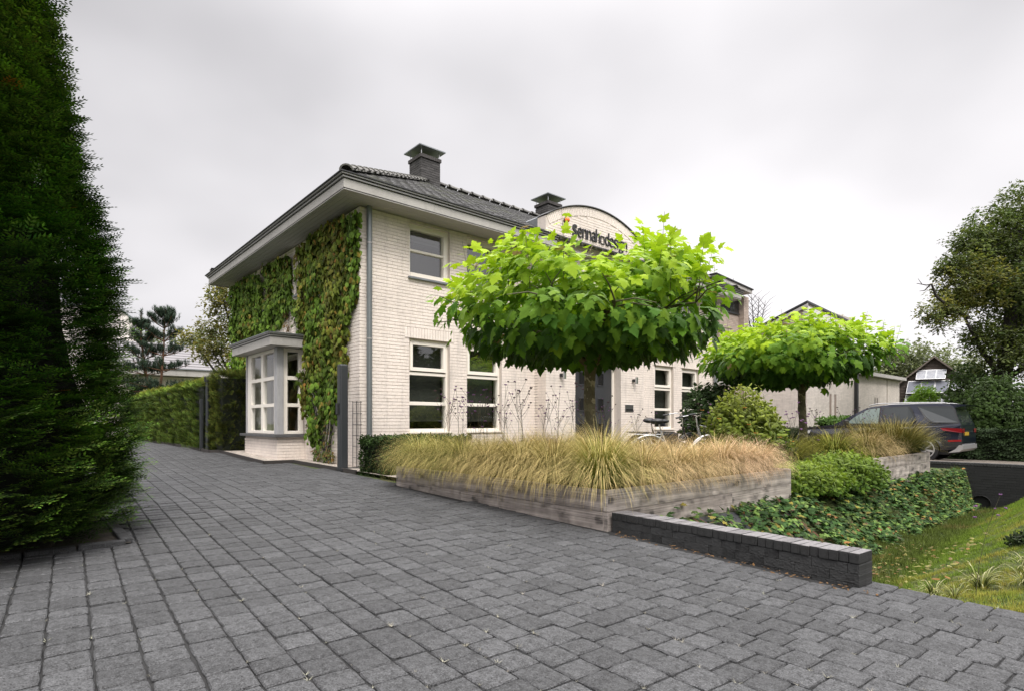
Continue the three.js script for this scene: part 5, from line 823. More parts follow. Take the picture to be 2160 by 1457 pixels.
  // variegated sedges on the lawn corner
  const sedge = tuft(25, 46, 0.05, 0.30, 1.9, [0.10, 0.12, 0.025], [0.36, 0.34, 0.19], 0.006, 0), S = [[0.06, 8.50, 0.8, 'small cream striped sedge tuft nearest the black parapet end'], [0.55, 8.72, 1.15, 'large cream striped sedge tuft behind the tall thin flower stem'], [0.95, 8.93, 1.2, 'cream striped sedge tuft at the right picture edge'], [0.62, 8.42, 1.0, 'cream striped sedge tuft farthest back on the lawn'], [0.42, 8.98, 0.85, 'low cream striped sedge tuft nearest the paving'], [0.3, 8.62, 0.8, 'cream striped sedge tuft between the small one and the large one']];
  S.forEach(([x, z, s, l], i) => { const o = i ? scene.getObjectByName('striped_sedge').clone() : part('striped_sedge', sedge, M.blade, scene); if (i) { o.name = numbered('striped_sedge'); scene.add(o); } o.position.set(x, terrainY(x, z), z); o.rotation.y = R() * 6; o.scale.setScalar(s * 0.66); o.userData = {}; tag(o, l, 'sedge', 'striped sedges on the lawn'); });
}

// ================================================================= verbena: thin stems with purple heads
{
  M.petal = std(rgb(0.17, 0.075, 0.19), { roughness: 0.8 }); M.petalOld = std(rgb(0.06, 0.028, 0.035), { roughness: 0.9 });
  const variants = []; for (let v = 0; v < 5; v++) {
    const R = rng(900 + v), g = new THREE.Group(), st = new B(), H = 0.95 + 0.2 * R(), leanA = R() * 6.28, lean = 0.08 + 0.16 * R(), at = (s) => [Math.cos(leanA) * lean * s * s, H * s, Math.sin(leanA) * lean * s * s];
    st.tube([0, 0.3, 0.6, 0.85, 1].map(at), [0.0036, 0.0032, 0.0026, 0.002, 0.0016], 4); const heads = [at(1)];
    for (let k = 0; k < 5; k++) { const s = 0.5 + 0.4 * R(), o = at(s), a = R() * 6.28, l = 0.12 + 0.28 * R(), e = [o[0] + Math.cos(a) * l * 0.6, o[1] + l * 0.95, o[2] + Math.sin(a) * l * 0.6]; st.tube([o, [(o[0] + e[0]) / 2 + 0.01, (o[1] + e[1]) / 2 - 0.01, (o[2] + e[2]) / 2], e], [0.002, 0.0018, 0.0014], 4); heads.push(e); }
    for (let k = 0; k < 4; k++) { const s = 0.1 + 0.4 * R(), o = at(s), a = R() * 6.28, l = 0.06 + 0.06 * R(), c = Math.cos(a), d = Math.sin(a); st.tri([o[0] - d * 0.006, o[1], o[2] + c * 0.006], [o[0] + c * l, o[1] - 0.01, o[2] + d * l], [o[0] + d * 0.006, o[1] + 0.004, o[2] - c * 0.006]); }
    part('stem', st.geo(), M.stem, g);
    for (const h of heads) { const r = 0.010 + 0.009 * R(), hb = new B(); for (let q = 0; q < 6; q++) { const s = new THREE.IcosahedronGeometry(r * 0.5, 0); s.translate(h[0] + (R() - 0.5) * r * 1.7, h[1] + (R() - 0.2) * r * 0.7, h[2] + (R() - 0.5) * r * 1.7); hb.add(s); } part('flower_head', hb.geo(), v > 1 && R() < 0.5 || v === 4 ? M.petalOld : M.petal, g); }
    variants.push(g);
  }
  const R = rng(55), add = (x, y, z, s, label, group, v) => { const o = variants[v ?? Math.floor(R() * 5)].clone(); o.name = numbered('verbena'); scene.add(o); o.position.set(x, y, z); o.rotation.set((R() - 0.5) * 0.1, R() * 6.28, (R() - 0.5) * 0.1); o.scale.setScalar(s); tag(o, label, 'flower', group); };
  for (let i = 0; i < 34; i++) { const x = -0.45 + 3.3 * R(), z = 2.6 + 0.9 * R(); add(x, 0.316, z, 0.78 + 0.4 * R(), 'thin stemmed verbena with small purple heads before the ground floor windows', 'verbena stems behind the grasses'); }
  for (let i = 0; i < 9; i++) add(1.3 + 1.8 * R(), 0.316, 3.4 + 2.3 * R(), 0.62 + 0.2 * R(), 'thin stemmed verbena rising out of the tan grass right of the trunk', 'verbena stems in the tan grass');
  for (let i = 0; i < 12; i++) add(6.9 + 2.8 * R(), 0.316, 4.9 + 1.1 * R(), 0.62 + 0.28 * R(), 'dark seed head stem in front of the parked car', 'seed head stems before the car', 3 + (i % 2));
  for (let i = 0; i < 5; i++) add(3.7 + 2.1 * R(), -0.05, 4.3 + 1.3 * R(), 1.05 + 0.2 * R(), 'purple verbena stem growing through the yellow green rose bush', 'verbena stems in the bush', i % 2);
  add(0.28, terrainY(0.28, 8.74), 8.74, 0.62, 'single tall thin verbena standing alone among the striped sedges', 'verbena on the lawn', 0);
}

// ================================================================= shrubs, ivy bank, lawn
function shrub(name, label, x, y, z, rx, ry, rz, N, leaf, size, tone, seed, mat) {
  const t = thing(name, label, 'shrub', [x, y, z]), R = rng(seed), st = new B();
  for (let k = 0; k < 14; k++) { const a = R() * 6.28, r = 0.75 * R(); st.tube([[0.05 * Math.cos(a), 0, 0.05 * Math.sin(a)], [rx * r * 0.6 * Math.cos(a), ry * 0.5, rz * r * 0.6 * Math.sin(a)], [rx * r * Math.cos(a), ry * (0.8 + 0.25 * R()), rz * r * Math.sin(a)]], [0.012, 0.008, 0.003], 5); }
  part('stems', st.geo(), M.stem, t);
  stuffed(scatter('foliage', leaf, mat ?? M.leaf, t, N, () => {
    const a = R() * 6.283, e = Math.asin(lerp(-0.55, 1, R())), k = Math.pow(R(), 0.42) * (0.82 + 0.36 * vnoise(Math.cos(a) * 2.6 + 9, e * 2.6 + Math.sin(a) * 2.6 + 9, seed)), p = V3(Math.cos(a) * Math.cos(e) * rx * k, ry * 0.5 + Math.sin(e) * ry * 0.55 * k, Math.sin(a) * Math.cos(e) * rz * k); if (p.y < 0.02) p.y = 0.02 + 0.1 * R();
    const o = V3(p.x / rx, (p.y / ry - 0.4) * 1.4, p.z / rz).normalize(); return { p, q: aim(o.clone().add(V3((R() - 0.5) * 1.5, 0.25 * (R() - 0.5), (R() - 0.5) * 1.5)), V3((R() - 0.5), 1.1, (R() - 0.5)).add(o.clone().multiplyScalar(0.6))).clone(), s: size * (0.65 + 0.7 * R()), c: tone(R, p.y / ry, k) };
  }));
  return t;
}
const sprig = cluster(ovateLeaf, 7, 0.6, 0.75, 91);
const rose = shrub('rose_bush', 'loose yellow green rose bush with a few orange flowers beside the bicycles', 4.55, -0.08, 4.9, 0.62, 1.55, 0.62, 1150, sprig, 0.085, (R, h) => { const k = 0.6 + 0.8 * R(), y = clamp(h * 0.8 + 0.4 * (R() - 0.5)); return [lerp(0.06, 0.30, y) * k, lerp(0.125, 0.34, y) * k, lerp(0.014, 0.045, y) * k]; }, 92);
{ const R = rng(7), fm = std(rgb(0.75, 0.27, 0.03), { roughness: 0.6 }); for (let i = 0; i < 7; i++) { const g = new B(); for (let k = 0; k < 5; k++) g.add(ovateLeaf, new THREE.Matrix4().compose(V3(0, 0, 0), aim(V3(Math.cos(k * 1.257), 0.55, Math.sin(k * 1.257)), V3(0, 1, 0)).clone(), V3(0.04, 0.04, 0.04))); const m = part('flower', g.geo(), fm, rose); const a = 1.2 + 2.6 * R(); m.position.set(Math.cos(a) * 0.75, 0.7 + 0.8 * R(), Math.sin(a) * 0.72); } }
shrub('lime_shrub', 'lime green leafy shrub filling the gap between the two timber planters, left half', 3.95, -0.12, 6.1, 0.85, 0.48, 0.55, 1700, sprig, 0.062, (R, h) => { const k = 0.7 + 0.6 * R(), y = clamp(h * 0.9 + 0.5 * (R() - 0.5)); return [lerp(0.07, 0.22, y) * k, lerp(0.15, 0.30, y) * k, lerp(0.015, 0.03, y) * k]; }, 93);
shrub('lime_shrub', 'lime green leafy shrub against the end of the second timber planter', 5.3, -0.15, 6.1, 0.95, 0.60, 0.6, 1700, sprig, 0.062, (R, h) => { const k = 0.7 + 0.6 * R(), y = clamp(h * 0.9 + 0.5 * (R() - 0.5)); return [lerp(0.06, 0.20, y) * k, lerp(0.13, 0.285, y) * k, lerp(0.015, 0.03, y) * k]; }, 94);
shrub('dark_shrub', 'low dark green shrub on the lawn at the right picture edge behind the sedges', 2.3, -0.22, 8.8, 0.18, 0.18, 0.18, 380, sprig, 0.04, (R) => { const k = 0.5 + 0.7 * R(); return [0.035 * k, 0.06 * k, 0.014 * k]; }, 95);
shrub('laurel_shrub', 'dark glossy shrub standing by the link entrance behind the rose bush', 6.6, 0.0, 3.2, 0.7, 1.75, 0.7, 900, sprig, 0.10, (R) => { const k = 0.5 + 0.8 * R(); return [0.03 * k, 0.06 * k, 0.014 * k]; }, 96, M.leafGloss);
{
  const R = rng(101), iv = tag(stuffed(scatter('ivy', ivyLeaf, M.leafGloss, scene, 16500, () => {
    const x = -0.25 + 12.9 * Math.pow(R(), 0.85), zc = ditchZ(x), f = Math.pow(R(), 0.85), z = lerp(6.27, zc - 0.05, f * (1 - 0.42 * vnoise(x * 1.6, 4, 3) * sstep(12.5, 9, x))), bare = vnoise(x * 2.2 + 3, z * 3 + 8, 44); if (x < 1.5 && bare > 0.5 && R() < 0.75) return null; if (bare > 0.72 && R() < 0.8) return null; if (x < 0.1 && R() < 0.4) return null;
    const y = terrainY(x, z) + 0.02 + 0.13 * R() * (0.4 + 1.1 * vnoise(x * 2.4, z * 2.4, 9)), k = 0.45 + 1.0 * R(), t = R(); const c = t < 0.02 ? [0.26 * k, 0.12 * k, 0.04] : t < 0.08 ? [0.2 * k, 0.17 * k, 0.04] : t < 0.36 ? [0.13 * k, 0.21 * k, 0.045 * k] : [0.034 * k, 0.082 * k, 0.016 * k];
    return { p: V3(x, y, z), q: aim(V3((R() - 0.5) * 2, -0.6 + 0.8 * R(), 0.3 + R()), V3((R() - 0.5) * 1.6, 1, 0.4 + (R() - 0.5) * 1.6)).clone(), s: 0.045 + 0.04 * R(), c };
  })), 'dark ivy with orange dead leaves covering the ditch bank below the timber planters', 'ivy');
  const rb = new B(); for (let k = 0; k < 46; k++) { let x = 0.1 + 2.6 * R(), z = 6.35 + 0.25 * R(); const pts = []; for (let i = 0; i < 6; i++) { pts.push([x, terrainY(x, z) + 0.035, z]); x += (R() - 0.4) * 0.12; z += 0.06 + 0.09 * R(); } rb.tube(pts, 0.004, 4); }
  tag(stuffed(part('ivy_runners', rb.geo(), std(rgb(0.2, 0.085, 0.06), { roughness: 0.8 }), scene)), 'bare reddish ivy runners hanging over black sheeting near the parapet', 'ivy runners');
  const sb = new B(); for (let i = 0; i < 16; i++) for (let j = 0; j < 5; j++) { const P = (a, b) => { const x = 0.15 + a * 0.16, z = 6.33 + b * 0.16; return [x, terrainY(x, z) + 0.018, z]; }; sb.quad(P(i, j + 1), P(i + 1, j + 1), P(i + 1, j), P(i, j)); } tag(part('root_sheet', sb.geo(), std(rgb(0.03, 0.032, 0.035), { roughness: 0.5 }), scene), 'black root sheeting showing between the ivy on the bank by the parapet', 'sheeting');
  // grass of lawn and ditch, near part as blades
  const bl = new B(); for (let k = 0; k < 9; k++) { const a = k * 2.4, r = 0.012 + 0.022 * ((k * 7 % 9) / 9), c = Math.cos(a), s = Math.sin(a), h = 0.7 + 0.5 * ((k * 5 % 9) / 9), o = [c * r, 0, s * r]; bl.tri([o[0] - s * 0.0022, 0, o[2] + c * 0.0022], [o[0] + s * 0.0022, 0, o[2] - c * 0.0022], [o[0] + c * 0.02, 0.045 * h, o[2] + s * 0.02], null); }
  tag(stuffed(scatter('grass', bl.geo(), M.needle, scene, 30000, () => {
    const x = -0.5 + 13.3 * Math.pow(R(), 1.5), zc = ditchZ(x), z = zc - 0.5 + (9.75 - zc + 0.5) * R(); if (x < -0.35 && z < 8.45) return null; const lawn = sstep(0.15, 0.7, z - zc); if (lawn < 0.3 && R() < 0.45) return null; const y = terrainY(x, z) + (x > -0.5 && z < 9.6 ? (fbm(x * 3, z * 3, 4, 3) - 0.5) * 0.10 * sstep(-0.5, 0.4, x) : 0) - 0.004;
    const k = 0.6 + 0.7 * R(), dry = vnoise(x * 2 + 3, z * 2 + 1, 14) + (z > 8.5 && x < 1.2 ? 0.25 : 0), yel = sstep(0.5, 0.95, dry) * R(); const s = lerp(1.0 + 0.9 * R(), 0.7, lawn) * (x > 3 ? 1.2 : 1); return { p: V3(x, y, z), q: _q.setFromEuler(new THREE.Euler((R() - 0.5) * lerp(1.2, 0.3, lawn), R() * 6.28, (R() - 0.5) * lerp(1.2, 0.3, lawn))).clone(), s, c: [lerp(0.13, 0.34, yel) * k * lerp(0.62, 1, lawn), lerp(0.20, 0.28, yel) * k * lerp(0.55, 1, lawn), lerp(0.02, 0.06, yel) * k] };
  })), 'rough ditch grass and mown lawn right of the black parapet', 'grass');
  tag(stuffed(scatter('fallen_leaves', ovateLeafB, leafMat(), scene, 520, (i) => { if (i < 90) { const f = Math.pow(R(), 0.8), z = lerp(6.4, 8.5, f), x = -0.64 - 0.072 * (z - 6.29) - 0.10 * Math.pow(R(), 2); return { p: V3(x, gy(z) + 0.008, z), q: aim(V3(R() - 0.5, 0.1, R() - 0.5), V3(0.2 * (R() - 0.5), 1, 0.2 * (R() - 0.5))).clone(), s: 0.012 + 0.018 * R(), c: [0.24, 0.13, 0.05] }; } const x = 0.1 + 5 * R(), zc = ditchZ(x), z = zc - 0.6 + 1.5 * R(), k = 0.6 + 0.8 * R(); return { p: V3(x, terrainY(x, z) + 0.05, z), q: aim(V3(R() - 0.5, 0.1, R() - 0.5), V3(0.5 * (R() - 0.5), 1, 0.5 * (R() - 0.5))).clone(), s: 0.03 + 0.035 * R(), c: R() < 0.3 ? [0.3 * k, 0.16 * k, 0.05] : [0.3 * k, 0.27 * k, 0.09 * k] }; })), 'brown fallen leaves and litter along the parapet foot and in the ditch', 'fallen leaves');
}

// ================================================================= parked dark blue off-road car
{
  const t = thing('parked_car', 'dark navy off-road car with roof rails and red tail lamp parked beyond the second planter', 'car', [18.25, -0.27, 2.85]);
  // local frame: car faces -z, its left flank is at -x; profile points (s from the nose, height)
  const PAINT = new THREE.MeshPhysicalMaterial({ color: rgb(0.007, 0.010, 0.026), roughness: 0.3, metalness: 0.2, clearcoat: 1, clearcoatRoughness: 0.04 }), GL = std(rgb(0.035, 0.04, 0.042), { roughness: 0.05 }), GLF = std(rgb(0.16, 0.2, 0.185), { roughness: 0.06 }), TRIM = std(rgb(0.015, 0.015, 0.016), { roughness: 0.5 }), SILV = std(rgb(0.5, 0.5, 0.5), { roughness: 0.35, metalness: 0.6 });
  const Z = (s) => s - 2.485, half = (y) => y < 0.5 ? lerp(0.93, 0.985, (y - 0.3) / 0.2) : y < 1.0 ? 0.985 : y < 1.17 ? lerp(0.985, 0.955, (y - 1.0) / 0.17) : lerp(0.955, 0.70, Math.pow((y - 1.17) / 0.69, 1.25));
  const endTaper = (s) => 1 - 0.10 * Math.pow(sstep(0.7, 0, s), 1.5) - 0.05 * sstep(4.45, 4.97, s);
  const arch = (c, r, n) => Array.from({ length: n + 1 }, (_, i) => { const a = Math.PI * (1 - i / n); return [c - Math.cos(a) * -r * -1, 0.40 + Math.sin(a) * r]; });
  const archPts = (c, r) => { const o = []; for (let i = 0; i <= 10; i++) { const a = Math.PI * i / 10; o.push([c + Math.cos(a) * r, 0.38 + Math.sin(a) * r]); } return o; };
  const lowTop = [[0.03, 0.8], [0.10, 0.98], [0.30, 1.06], [0.9, 1.12], [1.32, 1.17]], belt = 1.17;
  const lower = [...lowTop, [4.935, belt], [4.965, 0.95], [4.97, 0.62], [4.93, 0.5], [4.80, 0.40], ...archPts(3.99, 0.44).map(([s, y]) => [s, y]), [3.4, 0.36], [1.5, 0.36], ...archPts(1.02, 0.44), [0.35, 0.38], [0.1, 0.45], [0.0, 0.6]];
  const upper = [[1.32, belt], [1.75, 1.42], [2.22, 1.70], [2.45, 1.78], [2.8, 1.825], [3.6, 1.85], [4.3, 1.845], [4.62, 1.81], [4.72, 1.74], [4.80, 1.55], [4.88, 1.32], [4.935, belt]];
  const shell = (b, poly) => {
    const v = poly.map(([s, y]) => new THREE.Vector2(s, y)), tr = THREE.ShapeUtils.triangulateShape(v, []), at = (i, sg) => [sg * half(poly[i][1]) * endTaper(poly[i][0]), poly[i][1], Z(poly[i][0])];
    for (const [i, j, k] of tr) { b.tri(at(i, -1), at(j, -1), at(k, -1)); b.tri(at(k, 1), at(j, 1), at(i, 1)); }
    for (let i = 0; i < poly.length; i++) { const j = (i + 1) % poly.length; b.quad(at(i, -1), at(j, -1), at(j, 1), at(i, 1)); }
    return b;
  };
  part('body', shell(new B(), lower).geo(), PAINT, t);
  part('cabin', shell(new B(), upper).geo(), PAINT, t);
  const flank = (poly, off, sg) => { const b = new B(), v = poly.map(([s, y]) => new THREE.Vector2(s, y)); for (const tr of THREE.ShapeUtils.triangulateShape(v, [])) b.tri(...tr.map((i) => [sg * (half(poly[i][1]) * endTaper(poly[i][0]) + off), poly[i][1], Z(poly[i][0])])); return b.geo(); };
  const wins = [['window', [[1.72, 1.215], [1.95, 1.43], [2.34, 1.69], [2.62, 1.735], [2.70, 1.735], [2.70, 1.215]], GLF], ['window', [[2.82, 1.215], [2.82, 1.735], [3.5, 1.755], [3.62, 1.62], [3.74, 1.35], [3.66, 1.24], [3.56, 1.215]], GL], ['window', [[3.80, 1.745], [4.05, 1.42], [4.16, 1.30], [4.30, 1.255], [4.86, 1.25], [4.72, 1.66], [4.62, 1.735]], GL]];
  for (const sg of [-1, 1]) for (const [n, p, m] of wins) { part('window_trim', flank(p.map(([s, y]) => { const cs = p.reduce((a, q) => a + q[0], 0) / p.length, cy = p.reduce((a, q) => a + q[1], 0) / p.length; return [s + Math.sign(s - cs) * 0.035, y + Math.sign(y - cy) * 0.028]; }), 0.002, sg), TRIM, t); part(n, flank(p, 0.005, sg), m, t); }
  for (const sg of [-1, 1]) {
    for (const [s0, s1, y] of [[2.52, 2.72, 1.03], [3.42, 3.62, 1.05]]) part('door_handle', new B().cbox(sg > 0 ? 0.97 : -1.0, y, Z(s0), sg > 0 ? 1.0 : -0.97, y + 0.035, Z(s1), 0.008).geo(), SILV, t);
    for (const s of [1.62, 2.76, 3.72]) part('door_seam', flank([[s, 0.48], [s + 0.006, 0.48], [s + 0.006, 1.16], [s, 1.16]], 0.0015, sg), TRIM, t);
    part('sill_trim', flank([[1.5, 0.37], [3.5, 0.37], [3.5, 0.52], [1.5, 0.52]], 0.004, sg), TRIM, t);
    part('tail_lamp', flank([[4.42, 1.075], [4.50, 0.995], [4.968, 0.93], [4.968, 1.06], [4.6, 1.085]], 0.006, sg), std(rgb(0.17, 0.008, 0.012), { roughness: 0.12 }), t);
    part('bumper_corner', flank([[4.45, 0.62], [4.9, 0.66], [4.968, 0.66], [4.968, 0.53], [4.86, 0.42], [4.5, 0.44]], 0.005, sg), TRIM, t);
    part('reflector', flank([[4.62, 0.70], [4.95, 0.72], [4.95, 0.66], [4.62, 0.645]], 0.006, sg), std(rgb(0.25, 0.012, 0.015), { roughness: 0.2 }), t);
    const rail = new B(); rail.tube([[sg * 0.66, 1.83, Z(2.35)], [sg * 0.67, 1.885, Z(2.6)], [sg * 0.67, 1.9, Z(3.5)], [sg * 0.66, 1.88, Z(4.4)], [sg * 0.65, 1.84, Z(4.6)]], 0.018, 8); part('roof_rail', rail.geo(), SILV, t);
    const mir = part('wing_mirror', new B().add(new RoundedBoxGeometry(0.24, 0.17, 0.11, 3, 0.05).translate(sg * 1.10, 1.26, Z(1.78))).geo(), TRIM, t); part('mirror_arm', new B().cbox(sg > 0 ? 0.93 : -1.03, 1.16, Z(1.74), sg > 0 ? 1.03 : -0.93, 1.2, Z(1.83), 0.01).geo(), TRIM, mir);
    part('headlamp', flank([[0.10, 0.90], [0.55, 0.98], [0.5, 0.86], [0.08, 0.80]], 0.006, sg), std(rgb(0.6, 0.62, 0.64), { roughness: 0.1 }), t);
  }
  const rear = (p, off, m, n) => { const b = new B(), v = p.map(([x, y]) => new THREE.Vector2(x, y)), zAt = (y) => y > 1.17 ? lerp(4.935, 4.72, (y - 1.17) / 0.57) : y > 0.62 ? 4.968 : lerp(4.83, 4.968, (y - 0.4) / 0.22); for (const tr of THREE.ShapeUtils.triangulateShape(v, [])) b.tri(...tr.map((i) => [p[i][0], p[i][1], Z(zAt(p[i][1])) + off])); return part(n, b.geo(), m, t); };
  rear([[-0.66, 1.24], [0.66, 1.24], [0.56, 1.66], [-0.56, 1.66]], 0.006, GL, 'rear_window');
  rear([[-0.92, 0.42], [0.92, 0.42], [0.92, 0.60], [-0.92, 0.60]], 0.008, TRIM, 'rear_bumper');
  for (const sg of [-1, 1]) rear([[sg * 0.62, 0.93], [sg * 0.93, 0.93], [sg * 0.93, 1.06], [sg * 0.62, 1.06]], 0.007, std(rgb(0.17, 0.008, 0.012), { roughness: 0.12 }), 'tail_lamp');
  part('number_plate', new B().cbox(-0.62, 0.84, Z(4.97), -0.12, 0.95, Z(4.985), 0.004).geo(), std(rgb(0.42, 0.27, 0.03), { roughness: 0.4 }), t);
  part('skid_plate', new B().add(prism([[4.62, 0.30], [4.9, 0.34], [4.99, 0.42], [4.99, 0.55], [4.90, 0.55], [4.80, 0.42]].map(([s, y]) => [Z(s), y]), -0.96, 0.96, 'x')).geo(), SILV, t);
  part('spoiler', new B().add(prism([[4.50, 1.80], [4.62, 1.855], [5.02, 1.80], [5.00, 1.765], [4.72, 1.71]].map(([s, y]) => [Z(s), y]), -0.66, 0.66, 'x')).geo(), PAINT, t);
  { const b = new B(), p = [[-0.70, 1.22, 1.42], [0.70, 1.22, 1.42], [0.60, 1.74, 2.28], [-0.60, 1.74, 2.28]].map(([x, y, s]) => [x, y + 0.012, Z(s) - 0.012]); b.quad(...p); part('windscreen', b.geo(), GL, t); }
  for (const sg of [-1, 1]) for (const s of [1.02, 3.99]) {
    const w = new THREE.CylinderGeometry(0.385, 0.385, 0.26, 32); w.rotateZ(Math.PI / 2); const tyre = part('wheel', new B().add(w).geo(), std(rgb(0.012, 0.012, 0.013), { roughness: 0.85 }), t); tyre.position.set(sg * 0.83, 0.385, Z(s));
    const r = new B(); r.add(new THREE.TorusGeometry(0.27, 0.02, 8, 32).rotateY(Math.PI / 2)); for (let k = 0; k < 7; k++) { const g = new THREE.BoxGeometry(0.03, 0.25, 0.06); g.translate(0, 0.145, 0); g.rotateX(k / 7 * Math.PI * 2); r.add(g); } const rim = part('rim', r.geo(), SILV, tyre); rim.position.x = sg * 0.125;
  }
  part('underside', new B().box(-0.85, 0.24, Z(0.4), 0.85, 0.38, Z(4.6)).geo(), TRIM, t);
}

// ================================================================= bicycles behind the planter
function bicycle(label, x, y, z, turn, lean, dark) {
  const t = thing('bicycle', label, 'bicycle', [x, y, z], turn, 'bicycles by the villa front'); t.rotation.order = 'YXZ'; t.rotation.x = lean;
  const A = std(dark ? rgb(0.03, 0.03, 0.032) : rgb(0.55, 0.56, 0.57), { roughness: 0.3, metalness: dark ? 0.2 : 0.7 });      // frame along +x to the front
  const f = new B(), T = (a, b, r) => f.tube([a, b], r, 8), head = [0.92, 0.86, 0], headLow = [0.97, 0.66, 0], bb = [0.42, 0.30, 0], seatTop = [0.22, 0.80, 0], rearAx = [0, 0.35, 0], frontAx = [1.13, 0.35, 0];
  T(head, headLow, 0.022); T(headLow, [0.6, 0.36, 0], 0.028); T([0.6, 0.36, 0], bb, 0.028); T(bb, seatTop, 0.017); for (const s of [-0.055, 0.055]) { T([bb[0], bb[1], s * 0.5], [rearAx[0], rearAx[1], s], 0.011); T([seatTop[0], 0.72, s * 0.5], [rearAx[0], rearAx[1], s], 0.009); T([headLow[0], headLow[1], s * 0.8], [frontAx[0], frontAx[1], s], 0.013); }
  part('frame', f.geo(), A, t);
  const post = new B().tube([[0.22, 0.78, 0], [0.19, 0.94, 0]], 0.013, 8); part('seat_post', post.geo(), M.chrome, t);
  const sd = new THREE.SphereGeometry(0.13, 16, 10); sd.scale(1.05, 0.42, 0.78); sd.translate(0.15, 0.98, 0); const sn = new THREE.SphereGeometry(0.06, 12, 8); sn.scale(1.7, 0.6, 0.6); sn.translate(0.28, 0.985, 0); part('saddle', new B().add(sd).add(sn).geo(), M.black, t);
  const hb = new B().tube([[0.92, 0.86, 0], [0.90, 1.06, 0]], 0.014, 8); for (const s of [-1, 1]) hb.tube([[0.90, 1.06, 0], [0.95, 1.10, s * 0.10], [0.90, 1.12, s * 0.24], [0.74, 1.09, s * 0.30]], 0.011, 8); part('handlebar', hb.geo(), M.chrome, t);
  for (const s of [-1, 1]) { const g = new B().tube([[0.76, 1.093, s * 0.296], [0.63, 1.07, s * 0.32]], 0.017, 8); part('grip', g.geo(), M.black, t); }
  const rk = new B(); for (const s of [-0.1, 0.1]) { rk.tube([[1.0, 0.92, s], [1.22, 0.86, s], [1.36, 0.62, s * 0.8]], 0.008, 6); rk.tube([[1.13, 0.37, s * 0.6], [1.24, 0.84, s]], 0.006, 6); } for (const [a, b] of [[1.08, 0.9], [1.22, 0.86], [1.3, 0.73], [1.36, 0.62]]) rk.tube([[a, b, -0.1], [a, b, 0.1]], 0.007, 6); part('front_rack', rk.geo(), M.chrome, t);
  const rr = new B(); for (const s of [-0.07, 0.07]) { rr.tube([[0.2, 0.74, s], [-0.32, 0.74, s]], 0.007, 6); rr.tube([[0, 0.36, s], [-0.16, 0.74, s]], 0.006, 6); } part('rear_rack', rr.geo(), dark ? M.black : M.chrome, t);
  for (const [cx, cy] of [[0, 0.35], [1.13, 0.35]]) { const w = part('wheel', new THREE.TorusGeometry(0.335, 0.018, 8, 36), M.black, t); w.position.set(cx, cy, 0); const sp = new B(); sp.add(new THREE.TorusGeometry(0.312, 0.009, 6, 36)); for (let k = 0; k < 18; k++) { const a = k / 18 * 6.283; sp.tube([[0, 0, (k % 2 ? 1 : -1) * 0.02], [Math.cos(a) * 0.31, Math.sin(a) * 0.31, 0]], 0.0013, 3); } part('spokes', sp.geo(), M.chrome, w); const mg = new THREE.TorusGeometry(0.372, 0.022, 6, 20, 2.4); mg.rotateZ(0.5); part('mudguard', mg, A, w); }
  const cr = new B().tube([[0.42, 0.30, -0.09], [0.42, 0.30, 0.09]], 0.02, 8).tube([[0.42, 0.3, 0.07], [0.54, 0.18, 0.075]], 0.01, 6).tube([[0.42, 0.3, -0.07], [0.30, 0.42, -0.075]], 0.01, 6); part('crank', cr.geo(), M.steel, t);
  const hl = new THREE.CylinderGeometry(0.035, 0.03, 0.06, 12); hl.rotateZ(Math.PI / 2); hl.translate(1.06, 0.84, 0); part('headlamp', hl, M.black, t);
  return t;
}
bicycle('silver bicycle with chrome front rack, saddle and handlebar showing above the tan grass', 4.05, 0.02, 3.38, -0.62, -0.08, false);
bicycle('black bicycle with panniers almost hidden between the silver bicycle and the wall', 4.9, 0.04, 2.55, -0.45, 0.06, true);
{ const b = thing('pannier', 'black double cycle bag hanging behind the silver bicycle', 'bag', [5.02, 0.46, 3.05], -0.5); for (const s of [-1, 1]) part('bag', new B().add(new RoundedBoxGeometry(0.36, 0.32, 0.13, 3, 0.04).translate(0, 0.16, s * 0.13)).geo(), M.blackRough, b); part('strap', new B().cbox(-0.12, 0.32, -0.15, 0.12, 0.34, 0.15, 0.006).geo(), M.black, b); }

// ================================================================= link, tower and the neighbour building
M.tanBrick = std(rgb(1, 1, 1), { roughness: 0.85, map: rep(grimeT, 2.2), vertexColors: true });
const TAN = [0.47, 0.385, 0.325];
{
  const t = thing('link_building', 'low link with grey fascia and set back doorway right of the villa', 'building', [12.3, 0, 0]);
  part('wall', new B().box(0.0, -0.2, -3.0, 3.9, 2.6, -1.6).geo(), M.mortar, t);
  part('fascia', new B().box(0.02, 2.26, -1.59, 2.9, 2.50, -0.5).geo(), M.fascia, t); part('fascia_edge', new B().box(0.02, 2.505, -1.6, 2.95, 2.55, -0.45).geo(), M.zinc, t);
  const d = part('door', new B().cbox(0.35, 0.05, -1.6, 1.25, 2.15, -1.55).geo(), std(rgb(0.16, 0.05, 0.035), { roughness: 0.6 }), t); part('door_frame', new B().box(0.26, 0, -1.6, 0.34, 2.24, -1.52).box(1.26, 0, -1.6, 1.34, 2.24, -1.52).geo(), M.cream, d);
  const tiles = new B(); for (let k = 0; k < 9; k++) tiles.box(0.02, 2.57 + k * 0.13, -1.6 - k * 0.32, 3.9, 2.60 + k * 0.13 + 0.02, -1.2 - k * 0.32); stuffed(part('roof_tiles', tiles.geo(), std(rgb(0.42, 0.41, 0.41), { roughness: 0.5 }), t));
}
